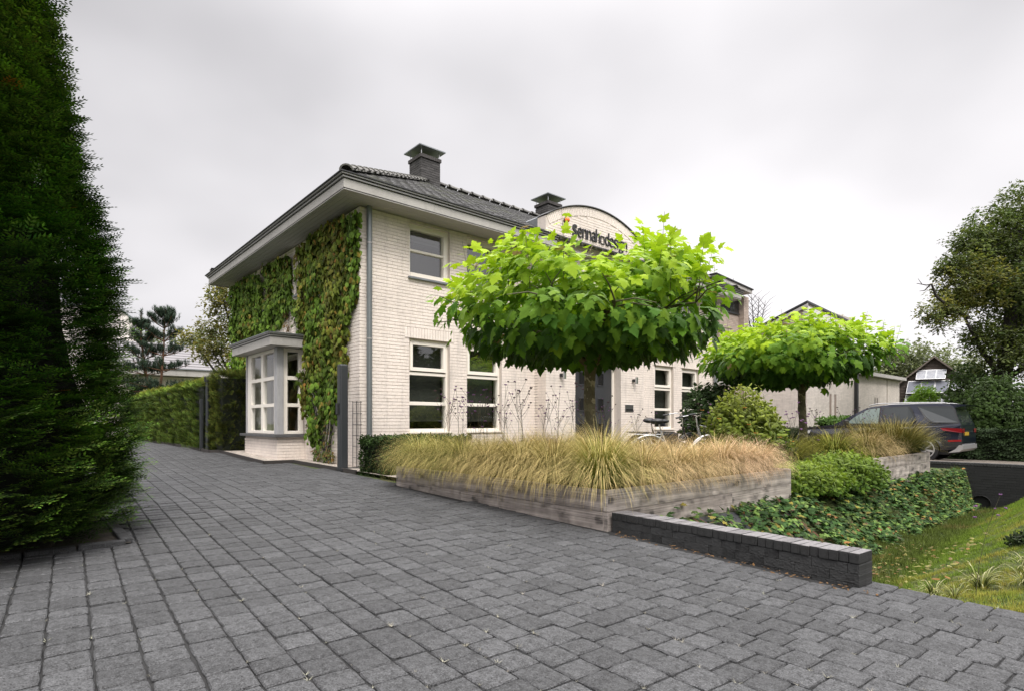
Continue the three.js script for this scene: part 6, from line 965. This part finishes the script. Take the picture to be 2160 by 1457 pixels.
{
  const t = thing('brick_tower', 'tall narrow tan brick tower with flat overhanging roof between villa and neighbour', 'building', [15.7, 0, -1.1]);
  part('core', new B().box(-0.88, -0.2, -3.5, 0.89, 5.70, -0.22).geo(), std(rgb(0.36, 0.30, 0.255), { roughness: 0.9 }), t);
  const b = new B(); brickFace(b, (a, q, d) => [a, q, d], 0.53, 0.9, 0, 5.78, [], 201, { col: TAN, vary: 0.14 }); brickFace(b, (a, q, d) => [0.9 + d, q, a], -3.5, 0, 0, 5.78, [], 202, { col: TAN, vary: 0.14 }); brickFace(b, (a, q, d) => [a, q, -0.2 + d], -0.9, 0.52, 0, 5.0, [], 203, { col: TAN, vary: 0.14 }); brickFace(b, (a, q, d) => [0.53 - d, q, -a], 0.0, 0.2, 0, 5.78, [], 204, { col: TAN, vary: 0.14 }); brickFace(b, (a, q, d) => [-0.9 - d, q, -a], 0.2, 3.5, 0, 5.7, [], 205, { col: TAN, vary: 0.14 });
  stuffed(part('brickwork', b.geo(), M.tanBrick, t)); part('pier_core', new B().box(0.545, -0.2, -3.4, 0.885, 5.76, -0.015).geo(), std(rgb(0.36, 0.30, 0.255)), t);
  const w = part('window', new B().box(-0.8, 5.05, -0.21, 0.5, 5.10, -0.15).box(-0.8, 5.58, -0.21, 0.5, 5.63, -0.15).box(-0.2, 5.101, -0.21, -0.16, 5.579, -0.15).geo(), M.anthracite, t); part('pane', new B().box(-0.8, 5.1, -0.2, 0.5, 5.58, -0.19).geo(), std(rgb(0.03, 0.03, 0.03), { roughness: 0.05 }), w);
  part('flat_roof', prism([[-2.0, 5.98], [0.58, 5.80], [0.58, 5.92], [-2.0, 6.10]], -3.8, 0.3, 'z'), M.fascia, t); part('roof_edge', prism([[-2.05, 6.105], [0.62, 5.925], [0.62, 5.97], [-2.05, 6.15]], -3.85, 0.34, 'z'), M.black, t);
  part('aerial', new B().tube([[0.5, 5.95, -0.4], [0.5, 6.5, -0.4]], 0.012, 5).geo(), M.steel, t);
}
{
  const t = thing('neighbour_building', 'pale modern brick building with a single sloping roof and narrow slit windows behind the car', 'building', [20.357, 0, -0.466]);
  const H0 = 5.94, W = 5.4, top = (x) => H0 - 0.06 * x, back = (d) => H0 - 0.385 * d, LO = 3.35, PALE = [0.70, 0.635, 0.575];
  part('core', new B().add(prism([[-7.5, -0.4], [-0.02, -0.4], [-0.02, H0 - 0.03], [-7.5, back(7.5) - 0.03]], 0.02, W, 'x')).geo(), std(rgb(0.5, 0.44, 0.39), { roughness: 0.9 }), t);
  const b = new B(), slits = [[2.36, 2.62, 1.28, 2.24], [2.92, 3.18, 1.28, 2.24]];
  brickFace(b, (a, q, d) => [-d, q, -a], 0, 7.5, LO, H0, [], 211, { col: TAN, vary: 0.16, clip: (y0, y1, sp) => { const lim = (H0 - 0.16 - y1) / 0.385; return lim <= 0 ? [] : sp.map(([a, c]) => [a, Math.min(c, lim)]); } });
  brickFace(b, (a, q, d) => [-d, q, -a], 0, 7.5, -0.3, LO, [], 212, { col: PALE, vary: 0.07, clip: (y0, y1, sp) => { const lim = (H0 - 0.16 - y1) / 0.385; return sp.map(([a, c]) => [a, Math.min(c, lim)]); } }); brickFace(b, (a, q, d) => [a, q, d], 0, W, -0.3, LO, slits, 213, { col: PALE, vary: 0.07 });
  brickFace(b, (a, q, d) => [a, q, d], W + 0.02, 12.25, -0.3, LO - 0.05, [[8.2, 8.4, 1.9, 2.22], [8.55, 8.75, 1.9, 2.22], [10.05, 10.25, -0.3, LO]], 214, { col: PALE, vary: 0.07 });
  stuffed(part('brickwork', b.geo(), M.tanBrick, t));
  part('low_wing', new B().box(W, -0.4, -7.0, 12.22, LO - 0.06, -0.02).geo(), std(rgb(0.42, 0.37, 0.33), { roughness: 0.9 }), t);
  for (const [a0, a1, b0, b1] of slits) part('slit_window', new B().box(a0, b0, -0.02, a1, b1, -0.012).geo(), std(rgb(0.21, 0.15, 0.11), { roughness: 0.3 }), t);
  for (const [a0, a1, b0, b1] of [[8.2, 8.4, 1.9, 2.22], [8.55, 8.75, 1.9, 2.22]]) part('slit_window', new B().box(a0, b0, -0.019, a1, b1, -0.011).geo(), std(rgb(0.12, 0.1, 0.08), { roughness: 0.3 }), t);
  part('front_panel', prism([[0.08, LO + 0.02], [W, LO + 0.02], [W, top(W) - 0.1], [0.08, top(0.08) - 0.1]], -0.018, 0.0, 'z'), std(rgb(0.72, 0.70, 0.69), { roughness: 0.6 }), t);
  const w = part('window_band', new B().box(0.12, 4.55, 0.001, 2.6, 5.36, 0.02).geo(), M.anthracite, t); for (let k = 0; k < 5; k++) part('pane', new B().box(0.18 + k * 0.48, 4.6, 0.0205, 0.58 + k * 0.48, 5.3, 0.023).geo(), std(rgb(0.32, 0.33, 0.35), { roughness: 0.05 }), w);
  part('corner_pier', new B().box(-0.03, LO, -0.14, 0.075, H0 - 0.12, 0.012).geo(), std(rgb(0.42, 0.40, 0.385)), t);
  const e = new B(); e.add(prism([[0.06, H0 + 0.02], [-8.0, back(8.0) + 0.0], [-8.0, back(8.0) + 0.07], [0.06, H0 + 0.09]].map(([z, y]) => [z, y]), -0.12, W + 0.1, 'x').applyMatrix4(new THREE.Matrix4().set(1, 0, 0, 0, -0.06, 1, 0, 0, 0, 0, 1, 0, 0, 0, 0, 1))); part('roof', e.geo(), M.anthracite, t);
  part('verge', prism([[0.05, H0 + 0.0], [-7.9, back(7.9) - 0.02], [-7.9, back(7.9) - 0.16], [0.05, H0 - 0.14]].map(([z, y]) => [z, y - 0.02]), -0.10, -0.005, 'x'), std(rgb(0.40, 0.385, 0.37)), t);
  part('downpipe', new B().box(W - 0.05, -0.3, 0.012, W + 0.1, LO + 0.1, 0.16).geo(), M.black, t);
  part('eaves', prism([[W + 0.03, LO - 0.05], [12.6, LO - 0.05], [12.6, LO + 0.12], [W + 0.03, LO + 0.12]], -7, 0.25, 'z'), M.fascia, t);
}
// timber gabled shed with solar panels, turned towards the street corner
{
  const t = thing('solar_shed', 'brown boarded gable shed covered with tilted solar panels behind the car', 'shed', [33.78, -0.35, -0.78], -1.24), W = 3.15, hE = 3.55, hA = 4.95, ax = 1.6, BR = std(rgb(0.115, 0.09, 0.078), { roughness: 0.85, map: rep(n512, 0.6) });
  part('body', prism([[0.02, -0.3], [W - 0.02, -0.3], [W - 0.02, hE], [ax, hA - 0.03], [0.02, hE]], -5, -0.04, 'z'), std(rgb(0.05, 0.04, 0.035)), t);
  for (let k = 0; k < 22; k++) { const y = 1.35 + k * 0.165; if (y > hA - 0.15) break; const e = y > hE ? (y + 0.12 - hE) / (hA - hE) : 0; const x0 = Math.max(0, ax * e), x1 = W - (W - ax) * Math.max(0, e); if (x1 - x0 > 0.1) { const b = new B(); b.quad([x0, y, 0.012], [x1, y, 0.012], [x1, y + 0.165, -0.02], [x0, y + 0.165, -0.02]); b.quad([x0, y, -0.03], [x1, y, -0.03], [x1, y, 0.012], [x0, y, 0.012]); part('board', b.geo(), BR, t); } }
  const rf = new B(), RM = std(rgb(0.13, 0.105, 0.09), { roughness: 0.8 }); const sl = (xa, ya, xb, yb) => { rf.quad([xa, ya + 0.1, 0.25], [xb, yb + 0.1, 0.25], [xb, yb + 0.1, -5.2], [xa, ya + 0.1, -5.2]); rf.quad([xa, ya, 0.25], [xb, yb, 0.25], [xb, yb + 0.1, 0.25], [xa, ya + 0.1, 0.25]); rf.quad([xa, ya, -5.2], [xb, yb, -5.2], [xb, yb, 0.25], [xa, ya, 0.25]); };
  sl(-0.3, hE - 0.27, ax, hA); sl(ax, hA, W + 0.3, hE - 0.27); part('roof', rf.geo(), RM, t);
  const PV = std(rgb(0.15, 0.16, 0.20), { roughness: 0.3 }), FR = std(rgb(0.72, 0.72, 0.72), { roughness: 0.4, metalness: 0.5 });
  const pv = (x, y, w, h, sk, kind) => { const b = new B(), P = (u, v, o) => [x + u * w + sk * v, y + v * h, 0.32 - 0.26 * v + o]; b.quad(P(0, 0, 0), P(1, 0, 0), P(1, 1, 0), P(0, 1, 0)); b.quad(P(0, 0, -0.03), P(1, 0, -0.03), P(1, 0, 0), P(0, 0, 0)); const f = part('solar_panel', b.geo(), FR, t); const c = new B(), n = kind ? 8 : 1; for (let k = 0; k < n; k++) { const u0 = 0.03 + 0.94 * k / n + (kind ? 0.01 : 0), u1 = 0.03 + 0.94 * (k + 1) / n - (kind ? 0.01 : 0); c.quad(P(u0, 0.04, 0.004), P(u1, 0.04, 0.004), P(u1, 0.96, 0.004), P(u0, 0.96, 0.004)); } part('cells', c.geo(), PV, f); };
  for (let k = 0; k < 3; k++) pv(0.74 + k * 0.45, 3.76, 0.44, 0.53, 0.10, 1);
  for (let k = 0; k < 3; k++) pv(0.28 + k * 0.64, 2.98, 0.62, 0.70, 0.14, 0);
  for (let k = 0; k < 3; k++) pv(2.32 + k * 0.46, 3.1, 0.44, 0.45, 0.05, 1);
  for (let k = 0; k < 5; k++) pv(0.2 + k * 0.5, 2.35, 0.48, 0.56, 0.09, 1);
}
// ---------------------------------------------------------------- buildings behind the long hedge
{
  const t = thing('garden_pavilion', 'low white pavilion with pale glossy tiled roof behind the pine', 'building', [1.8, 0.2, -20.5]);
  part('wall', new B().box(-3.4, 0, -5, 4.2, 2.9, -0.6).geo(), std(rgb(0.74, 0.68, 0.6)), t); part('fascia', new B().box(-3.9, 2.93, -5.5, 4.6, 3.22, 0.0).geo(), M.fascia, t); part('gutter', new B().box(-3.95, 3.225, -5.55, 4.65, 3.27, 0.06).geo(), M.zinc, t);
  const RT = std(rgb(0.22, 0.21, 0.215), { roughness: 0.42 }); for (let k = 0; k < 9; k++) { const b = new B(), y = 3.28 + k * 0.155, z = 0.05 - k * 0.37; b.quad([-3.9 + k * 0.1, y, z], [4.6 - k * 0.1, y, z], [4.5 - k * 0.1, y + 0.13, z - 0.39], [-3.8 + k * 0.1, y + 0.13, z - 0.39]); b.quad([-3.9 + k * 0.1, y - 0.05, z], [4.6 - k * 0.1, y - 0.05, z], [4.6 - k * 0.1, y, z], [-3.9 + k * 0.1, y, z]); part('tile_course', b.geo(), RT, t); }
  const rb = new B(); for (let k = 0; k < 18; k++) { const g = new THREE.CylinderGeometry(0.10, 0.10, 0.38, 10); g.rotateZ(Math.PI / 2 + 0.04); g.translate(-3.0 + k * 0.4, 4.64, -3.3); rb.add(g); } stuffed(part('ridge_tiles', rb.geo(), RT, t)); part('rear_slope', new B().quad([-3.0, 4.6, -3.3], [3.7, 4.6, -3.3], [4.6, 3.2, -5.5], [-3.9, 3.2, -5.5]).geo(), RT, t);
  const s = thing('slate_house', 'dark slate roof of a house rising behind the pavilion', 'building', [2.6, 0, -31]); part('roof', prism([[-3.2, 3.0], [4.5, 3.0], [4.2, 5.6], [-2.9, 5.6]], -4, 0, 'z'), std(rgb(0.05, 0.056, 0.066), { roughness: 0.6 }), s); part('wall', new B().box(-3.0, 0, -3.9, 4.3, 2.99, -0.1).geo(), std(rgb(0.6, 0.56, 0.5)), s);
  const w = thing('white_house', 'plain white rendered gable wall at the end of the driveway', 'building', [-1.2, 0, -26.2]); part('gable_wall', prism([[-3.4, 0.0], [1.15, 0.0], [1.15, 6.3], [0.55, 6.75], [-3.4, 6.75]], -4, 0, 'z'), std(rgb(0.76, 0.71, 0.66), { map: rep(grimeT, 3) }), w); part('coping', prism([[1.16, 6.31], [0.56, 6.76], [-3.45, 6.76], [-3.45, 6.83], [0.6, 6.83], [1.21, 6.37]], -4.05, 0.05, 'z'), M.zinc, w);
}
// gate with wire mesh and lamp post by the hedge
{
  const t = thing('garden_gate', 'black wire mesh gate panel with round topped post between the two conifer hedges', 'gate', [-1.0, 0.27, -6.55]);
  const c = new THREE.CylinderGeometry(0.045, 0.045, 1.75, 14); c.translate(0, 0.87, 0); part('post', c, M.anthracite, t); const l = new THREE.CylinderGeometry(0.085, 0.075, 0.12, 16); l.translate(0, 1.80, 0); part('post_cap', l, M.black, t); const l2 = new THREE.SphereGeometry(0.085, 14, 8, 0, 6.3, 0, 1.57); l2.scale(1, 0.5, 1); l2.translate(0, 1.861, 0); part('cap_dome', l2, M.black, t);
  part('side_post', new B().cbox(-0.16, 0, -0.1, -0.1, 1.3, -0.04).geo(), M.anthracite, t);
  const m = new B(); for (let k = 0; k < 12; k++) m.tube([[0.05 + k * 0.028, 0.05, 0.06], [0.05 + k * 0.028, 1.7, 0.06]], 0.0025, 4); for (let k = 0; k < 33; k++) m.tube([[0.05, 0.08 + k * 0.05, 0.062], [0.36, 0.08 + k * 0.05, 0.062]], 0.0025, 4); stuffed(part('wire_mesh', m.geo(), M.black, t));
}

// ================================================================= background trees
const leafy = cluster(ovateLeaf, 13, 1.0, 0.62, 301), leafyB = cluster(ovateLeafB, 10, 1.0, 0.7, 302);
function broadTree(label, base, trunkPts, trunkR, blobs, per, size, tone, seed, name = 'broadleaf_tree', group) {
  const [bx, by, bz] = base, t = thing(name, label, 'tree', base, 0, group), R = rng(seed), tr = new B(), P = trunkPts.map(([x, y, z]) => [x - bx, y - by, z - bz]);
  tr.tube([[0, -0.3, 0], ...P], [trunkR * 1.25, ...P.map((_, i) => lerp(trunkR, trunkR * 0.35, i / P.length))], 10); part('trunk', tr.geo(), M.barkDark, t);
  const br = new B(); for (const [x, y, z, r] of blobs) { const s = P[Math.floor(R() * P.length * 0.7) + Math.floor(P.length * 0.3)] ?? P[P.length - 1], e = [x - bx, y - by, z - bz]; br.tube([s, [lerp(s[0], e[0], 0.5) + (R() - 0.5) * 0.3, lerp(s[1], e[1], 0.45) - 0.1, lerp(s[2], e[2], 0.5)], e], [trunkR * 0.4, trunkR * 0.26, trunkR * 0.1], 6); for (let k = 0; k < 5; k++) { const a = R() * 6.28, l = r * (0.6 + 0.4 * R()); br.tube([e, [e[0] + Math.cos(a) * l * 0.5, e[1] + (R() - 0.4) * l * 0.6, e[2] + Math.sin(a) * l * 0.5], [e[0] + Math.cos(a) * l, e[1] + (R() - 0.4) * l, e[2] + Math.sin(a) * l]], [trunkR * 0.12, trunkR * 0.08, trunkR * 0.03], 5); } }
  part('limbs', br.geo(), M.barkDark, t);
  const tot = blobs.reduce((a, b) => a + b[3] ** 2, 0);
  for (let v = 0; v < 2; v++) stuffed(scatter('crown', v ? leafyB : leafy, M.leaf, t, Math.round(per * tot / 2), () => {
    let k = R() * tot, i = 0; while (k > blobs[i][3] ** 2) k -= blobs[i++][3] ** 2; const [x, y, z, r] = blobs[i], a = R() * 6.283, e = Math.asin(2 * R() - 1), q = r * Math.pow(R(), 0.4) * (0.72 + 0.6 * vnoise(Math.cos(a) * 2 + 7 + i, e * 2.4 + Math.sin(a) * 2 + 5, seed)), o = V3(Math.cos(a) * Math.cos(e), Math.sin(e) * 0.85, Math.sin(a) * Math.cos(e));
    return { p: V3(x - bx + o.x * q, y - by + o.y * q, z - bz + o.z * q), q: _q.setFromEuler(new THREE.Euler((R() - 0.5) * 0.9, R() * 6.28, (R() - 0.5) * 0.9)).clone(), s: size * (0.65 + 0.7 * R()), c: tone(R, o, i) };
  }));
  return t;
}
const olive = (k0, warm = 0) => (R, o) => { const k = k0 * (0.65 + 0.7 * R()), w = warm * R(); return [lerp(0.052, 0.14, w) * k, lerp(0.078, 0.12, w) * k, lerp(0.020, 0.022, w) * k]; };
{
  const blobs = [[25.17, 8.39, 5.01, 1.33], [26.04, 9.53, 5.75, 1.2], [23.05, 6.25, 4.5, 1.35], [24.29, 5.89, 5.57, 1.45], [21.6, 5.0, 3.86, 0.72], [23.82, 7.86, 4.5, 1.05], [23.9, 3.6, 5.89, 1.42], [23.3, 4.2, 4.8, 0.85], [26.9, 7.25, 6.5, 2.09], [22.6, 6.9, 4.02, 0.62], [25.59, 4.3, 6.69, 1.64], [24.9, 6.9, 5.2, 1.4], [22.3, 5.5, 4.2, 0.7], [27.2, 5.0, 6.2, 2.0]];
  const big = broadTree('large dark oak like tree leaning in at the right picture edge with a bare branch', [23.9, -0.35, 5.23], [[23.95, 1.2, 5.27], [24.0, 2.6, 5.3], [24.15, 4.2, 5.42], [24.3, 5.5, 5.5], [24.9, 7.0, 5.6], [25.5, 8.6, 5.5]], 0.30, blobs, 300, 0.15, (R, o, i) => { const k = 0.6 + 0.9 * R(), w = i === 2 || i === 4 || i === 12 ? R() * 0.9 : 0.3 * R(); return [lerp(0.072, 0.21, w) * k, lerp(0.115, 0.20, w) * k, lerp(0.022, 0.028, w) * k]; }, 311);
  const d = new B(), O = (x, y, z) => [x - 23.9, y + 0.35, z - 5.23]; d.tube([O(22.6, 4.9, 4.5), O(21.5, 5.29, 4.08), O(20.85, 5.58, 3.88), O(20.68, 6.01, 3.78), O(20.42, 5.96, 3.68), O(20.04, 6.0, 3.48)], [0.06, 0.05, 0.045, 0.035, 0.02, 0.01], 7); d.tube([O(20.6, 5.98, 3.75), O(20.45, 5.78, 3.62), O(20.22, 5.74, 3.52)], [0.028, 0.018, 0.008], 6); d.tube([O(20.25, 6.0, 3.58), O(20.12, 6.18, 3.5)], [0.014, 0.006], 5); d.tube([O(20.68, 6.0, 3.78), O(20.82, 6.2, 3.85)], [0.012, 0.005], 5); part('dead_branch', d.geo(), M.barkDark, big);
  for (const [x, y, z, rx, ry, rz, l] of [[21.7, -0.35, 5.35, 1.0, 2.9, 0.9, 'dark leafy undergrowth below the large tree, left of its trunk'], [22.9, -0.35, 6.6, 1.2, 2.8, 1.0, 'dark leafy undergrowth at the right picture edge above the low hedge'], [24.2, -0.35, 4.3, 1.1, 3.6, 1.0, 'dark leafy undergrowth behind the trunk of the large tree'], [25.6, -0.35, 7.6, 1.6, 3.4, 1.4, 'dark leafy undergrowth beyond the right picture edge']]) shrub('undergrowth', l, x, y, z, rx, ry, rz, 620, leafy, 0.17, (R, h) => { const k = 0.6 + 0.8 * R(); return [0.058 * k, 0.105 * k, 0.02 * k]; }, 312 + Math.round(x));
  shrub('globe_bush', 'bright light green rounded bush right above the roof of the car', 25.6, -0.3, 2.35, 0.72, 2.75, 0.72, 1500, leafy, 0.11, (R, h) => { const k = 0.8 + 0.6 * R(); return [0.19 * k, 0.33 * k, 0.025 * k]; }, 321); shrub('thin_bush', 'thin brownish bush in front of the lower solar panels', 25.7, -0.3, 3.3, 0.6, 2.7, 0.5, 150, leafy, 0.11, (R) => { const k = 0.7 + 0.6 * R(); return [0.12 * k, 0.125 * k, 0.035 * k]; }, 322);
  hedge('clipped_hedge', 'dark clipped hedge behind the car at the right picture edge', 'hedge', 19.9, 20.9, -0.35, 0.72, -2.0, 14, 9000, cluster(ovateLeaf, 9, 0.09, 0.07, 323), (R, h, f) => { const k = 0.5 + 0.7 * R() + (f === 0 ? 0.3 : 0); return [0.022 * k, 0.042 * k, 0.011 * k]; }, 323, M.leafGloss);
  hedge('laurel_hedge', 'low light green laurel hedge along the pale wall behind the bonnet of the car', 'hedge', 20.0, 26.0, -0.3, 1.08, 0.1, 0.8, 1500, cluster(ovateLeaf, 8, 0.12, 0.12, 324), (R, h, f) => { const k = 0.7 + 0.7 * R(); return [0.085 * k, 0.17 * k, 0.025 * k]; }, 324, M.leaf);
  [[52.2, 6.1, -4.7, 2.3], [51.4, 5.4, -2.6, 1.8], [53.3, 5.9, -6.6, 1.8], [50.5, 4.6, -0.7, 1.9], [56, 5.2, -9.5, 2.4]].forEach(([x, y, z, r], i) => broadTree(`${['tallest round far tree left of the shed roof', 'far tree directly behind the shed ridge', 'far tree behind the edge of the second plane tree', 'far tree filling the gap right of the shed', 'far tree hidden behind the neighbour building'][i]}`, [x, -0.3, z], [[x, 1.5, z], [x, 3.2, z], [x + 0.1, y, z]], 0.3, [[x, y, z, r], [x + 0.8, y - 1.9, z + 0.8, r * 0.95], [x - 0.7, y - 1.6, z - 0.8, r * 0.9], [x, y - 3.2, z, r]], 42, 0.34, (R) => { const k = 0.75 + 0.6 * R(); return [0.175 * k, 0.205 * k, 0.085 * k]; }, 331 + i, 'far_tree', 'far trees on the skyline'));
  // behind the house on the left
  broadTree('yellowish green tree leaning out from behind the villa under the eaves', [1.5, 0.2, -10.6], [[1.45, 1.5, -10.6], [1.3, 3, -10.7], [1.1, 4.2, -10.8]], 0.16, [[0.48, 4.91, -11.01, 0.62], [0.78, 4.12, -10.75, 0.68], [0.25, 4.04, -11.87, 0.5], [-0.1, 3.85, -12.7, 0.4], [0.75, 2.97, -10.16, 0.5], [0.42, 5.35, -11.0, 0.42], [1.6, 4.6, -10.6, 1.1], [1.6, 3.2, -10.4, 1.0], [0.2, 3.3, -11.2, 0.6]], 300, 0.12, (R) => { const k = 0.7 + 0.8 * R(), w = R(); return [lerp(0.09, 0.23, w) * k, lerp(0.125, 0.2, w) * k, 0.035 * k]; }, 341);
  broadTree('distant green tree behind the dark slate roof', [3.2, 0, -36], [[3.2, 2, -36], [3.2, 4, -36]], 0.2, [[2.4, 6.2, -36, 1.2], [4.4, 6.3, -35, 1.3], [6, 5.8, -34, 1.5]], 60, 0.22, olive(1.7, 0.5), 342);
  broadTree('small golden green tree behind the white gable wall', [-0.9, 0, -29.5], [[-0.9, 2, -29.5], [-0.9, 4.5, -29.5]], 0.14, [[-0.9, 5.9, -29.5, 0.95], [-0.1, 5.5, -29.2, 0.8], [-1.8, 5.4, -29.6, 0.9]], 80, 0.18, olive(1.5, 1.0), 343);
  shrub('dark_bush', 'dark round shrub at the end of the driveway by the white wall', -0.75, 0.2, -20.3, 0.55, 2.2, 0.6, 420, leafy, 0.13, (R) => { const k = 0.5 + 0.7 * R(); return [0.025 * k, 0.045 * k, 0.014 * k]; }, 344);
  // trees across the street, behind the photographer: they are what the ground floor panes mirror
  [[-3, 24], [3, 26], [9, 23], [14, 27], [21, 24], [28, 25], [35, 26], [43, 25], [52, 27]].forEach(([x, z], i) => broadTree('broad roadside tree across the street behind the photographer', [x, 0, z], [[x, 1.5, z], [x, 3, z]], 0.25, [[x, 5.6, z, 3.0], [x + 2.4, 3.6, z + 0.5, 2.4], [x - 2.4, 3.4, z - 0.3, 2.4], [x, 1.6, z - 0.6, 2.0], [x + 3, 1.3, z, 1.9], [x - 3, 1.3, z, 1.9]], 85, 0.62, olive(1.0, 0.3), 351 + i, 'roadside_tree', 'roadside trees across the street'));
}
// bare tree beyond the neighbour roof
{
  const t = thing('bare_tree', 'leafless tree with fine curving twigs above the neighbour roof', 'tree', [28.4, 0, -6.7]), R = rng(361), tr = new B().tube([[0, -0.3, 0], [0.05, 3, 0], [0, 5.6, 0]], [0.16, 0.12, 0.08], 8); part('trunk', tr.geo(), M.barkDark, t);
  const b = new B(); for (let k = 0; k < 4; k++) { const a = -0.9 + k * 0.62, e = V3(0.8 * Math.sin(a) * 0.76, 8.7 - 0.3 * Math.abs(k - 1.2), 0.8 * Math.sin(a) * 0.65), s = V3(0, 5.2 + k * 0.1, 0), P = [0, 0.33, 0.66, 1].map((f) => s.clone().lerp(e, f).add(V3(0.1 * Math.sin(f * 3), 0, 0))); b.tube(P, [0.06, 0.045, 0.028, 0.01], 6); for (let j = 0; j < 13; j++) { const f = 0.25 + 0.7 * j / 13, o = s.clone().lerp(e, f), sg = j % 2 ? 1 : -1, l = 0.5 + 0.5 * R(); b.tube([o, [o.x + sg * l * 0.3, o.y + l * 0.5, o.z + sg * l * 0.24], [o.x + sg * l * 0.62, o.y + l * 0.8, o.z + sg * l * 0.5]], [0.016, 0.011, 0.005], 4); } } part('limbs', b.geo(), M.barkDark, t);
}
// young pine behind the hedge
{
  const t = thing('young_pine', 'young pine with two upright leaders and blue green needles behind the long hedge', 'tree', [-0.35, 0.25, -18.3]), R = rng(371), tr = new B(), br = new B(), tips = [];
  const leader = (pts, r) => { tr.tube(pts, pts.map((_, i) => lerp(r, 0.015, i / (pts.length - 1))), 8); return pts; };
  const L1 = leader([[0, -0.2, 0], [-0.02, 1.4, 0], [-0.28, 2.8, -0.2], [-0.42, 4.2, -0.3], [-0.42, 5.35, -0.3]], 0.10), L2 = leader([[0.02, 1.3, 0.02], [0.22, 2.4, 0.15], [0.32, 3.9, 0.2], [0.34, 5.45, 0.2]], 0.07); part('trunk', tr.geo(), M.barkRed, t);
  const whorl = (x, y, z, l, n, up) => { for (let k = 0; k < n; k++) { const a = k / n * 6.28 + R(), e = [x + Math.cos(a) * l, y + l * up, z + Math.sin(a) * l]; br.tube([[x, y, z], [(x + e[0]) / 2, (y + e[1]) / 2 - 0.06, (z + e[2]) / 2], e], [0.022, 0.015, 0.008], 5); tips.push([[x, y, z], e]); } };
  for (const [L, ys] of [[L1, [2.0, 2.7, 3.35, 3.95, 4.5]], [L2, [2.2, 2.9, 3.5, 4.1, 4.65, 5.0]]]) ys.forEach((y, i) => { let k = 0; while (k < L.length - 2 && L[k + 1][1] < y) k++; const f = (y - L[k][1]) / (L[k + 1][1] - L[k][1]); whorl(lerp(L[k][0], L[k + 1][0], f), y, lerp(L[k][2], L[k + 1][2], f), lerp(1.3, 0.36, i / (ys.length - 1)), 6, lerp(0.1, 1.0, i / (ys.length - 1))); });
  part('branches', br.geo(), M.barkRed, t);
  const tuftG = (() => { const b = new B(), Q = rng(5); for (let k = 0; k < 34; k++) { const a = k * 2.4, d = V3(Math.cos(a) * 0.7, 0.55 + 0.5 * Q(), Math.sin(a) * 0.7).normalize(), s = V3(0, 1, 0).cross(d).normalize().multiplyScalar(0.0035), o = V3(0, 0.12 * Q(), 0), e = o.clone().addScaledVector(d, 0.10); b.tri([o.x - s.x, o.y, o.z - s.z], [o.x + s.x, o.y, o.z + s.z], [e.x, e.y, e.z]); } return b.geo(); })();
  const list = []; for (const [s, e] of tips) for (let k = 0; k < 36; k++) { const f = 0.25 + 0.7 * R(), sp = 0.22 * (1 - 0.3 * f); list.push([lerp(s[0], e[0], f) + (R() - 0.5) * sp * 1.4, lerp(s[1], e[1], f) + (R() - 0.4) * sp, lerp(s[2], e[2], f) + (R() - 0.5) * sp * 1.4]); } for (const L of [L1, L2]) { const top = L[L.length - 1], pr = L[L.length - 2]; for (let k = 0; k < 26; k++) { const f = 0.35 + 0.65 * k / 26; list.push([lerp(pr[0], top[0], f), lerp(pr[1], top[1], f), lerp(pr[2], top[2], f)]); } }
  stuffed(scatter('needles', tuftG, M.needle, t, list.length, (i) => { const k = 0.6 + 0.8 * R(); return { p: V3(...list[i]), q: _q.setFromEuler(new THREE.Euler((R() - 0.5) * 0.9, R() * 6, (R() - 0.5) * 0.9)).clone(), s: 1.0 + 0.5 * R(), c: [0.05 * k, 0.078 * k, 0.05 * k] }; }));
}

// ================================================================= shadows and the picture
scene.traverse((o) => { if (o.isMesh) { o.castShadow = true; o.receiveShadow = true; } });
renderer.render(scene, camera);
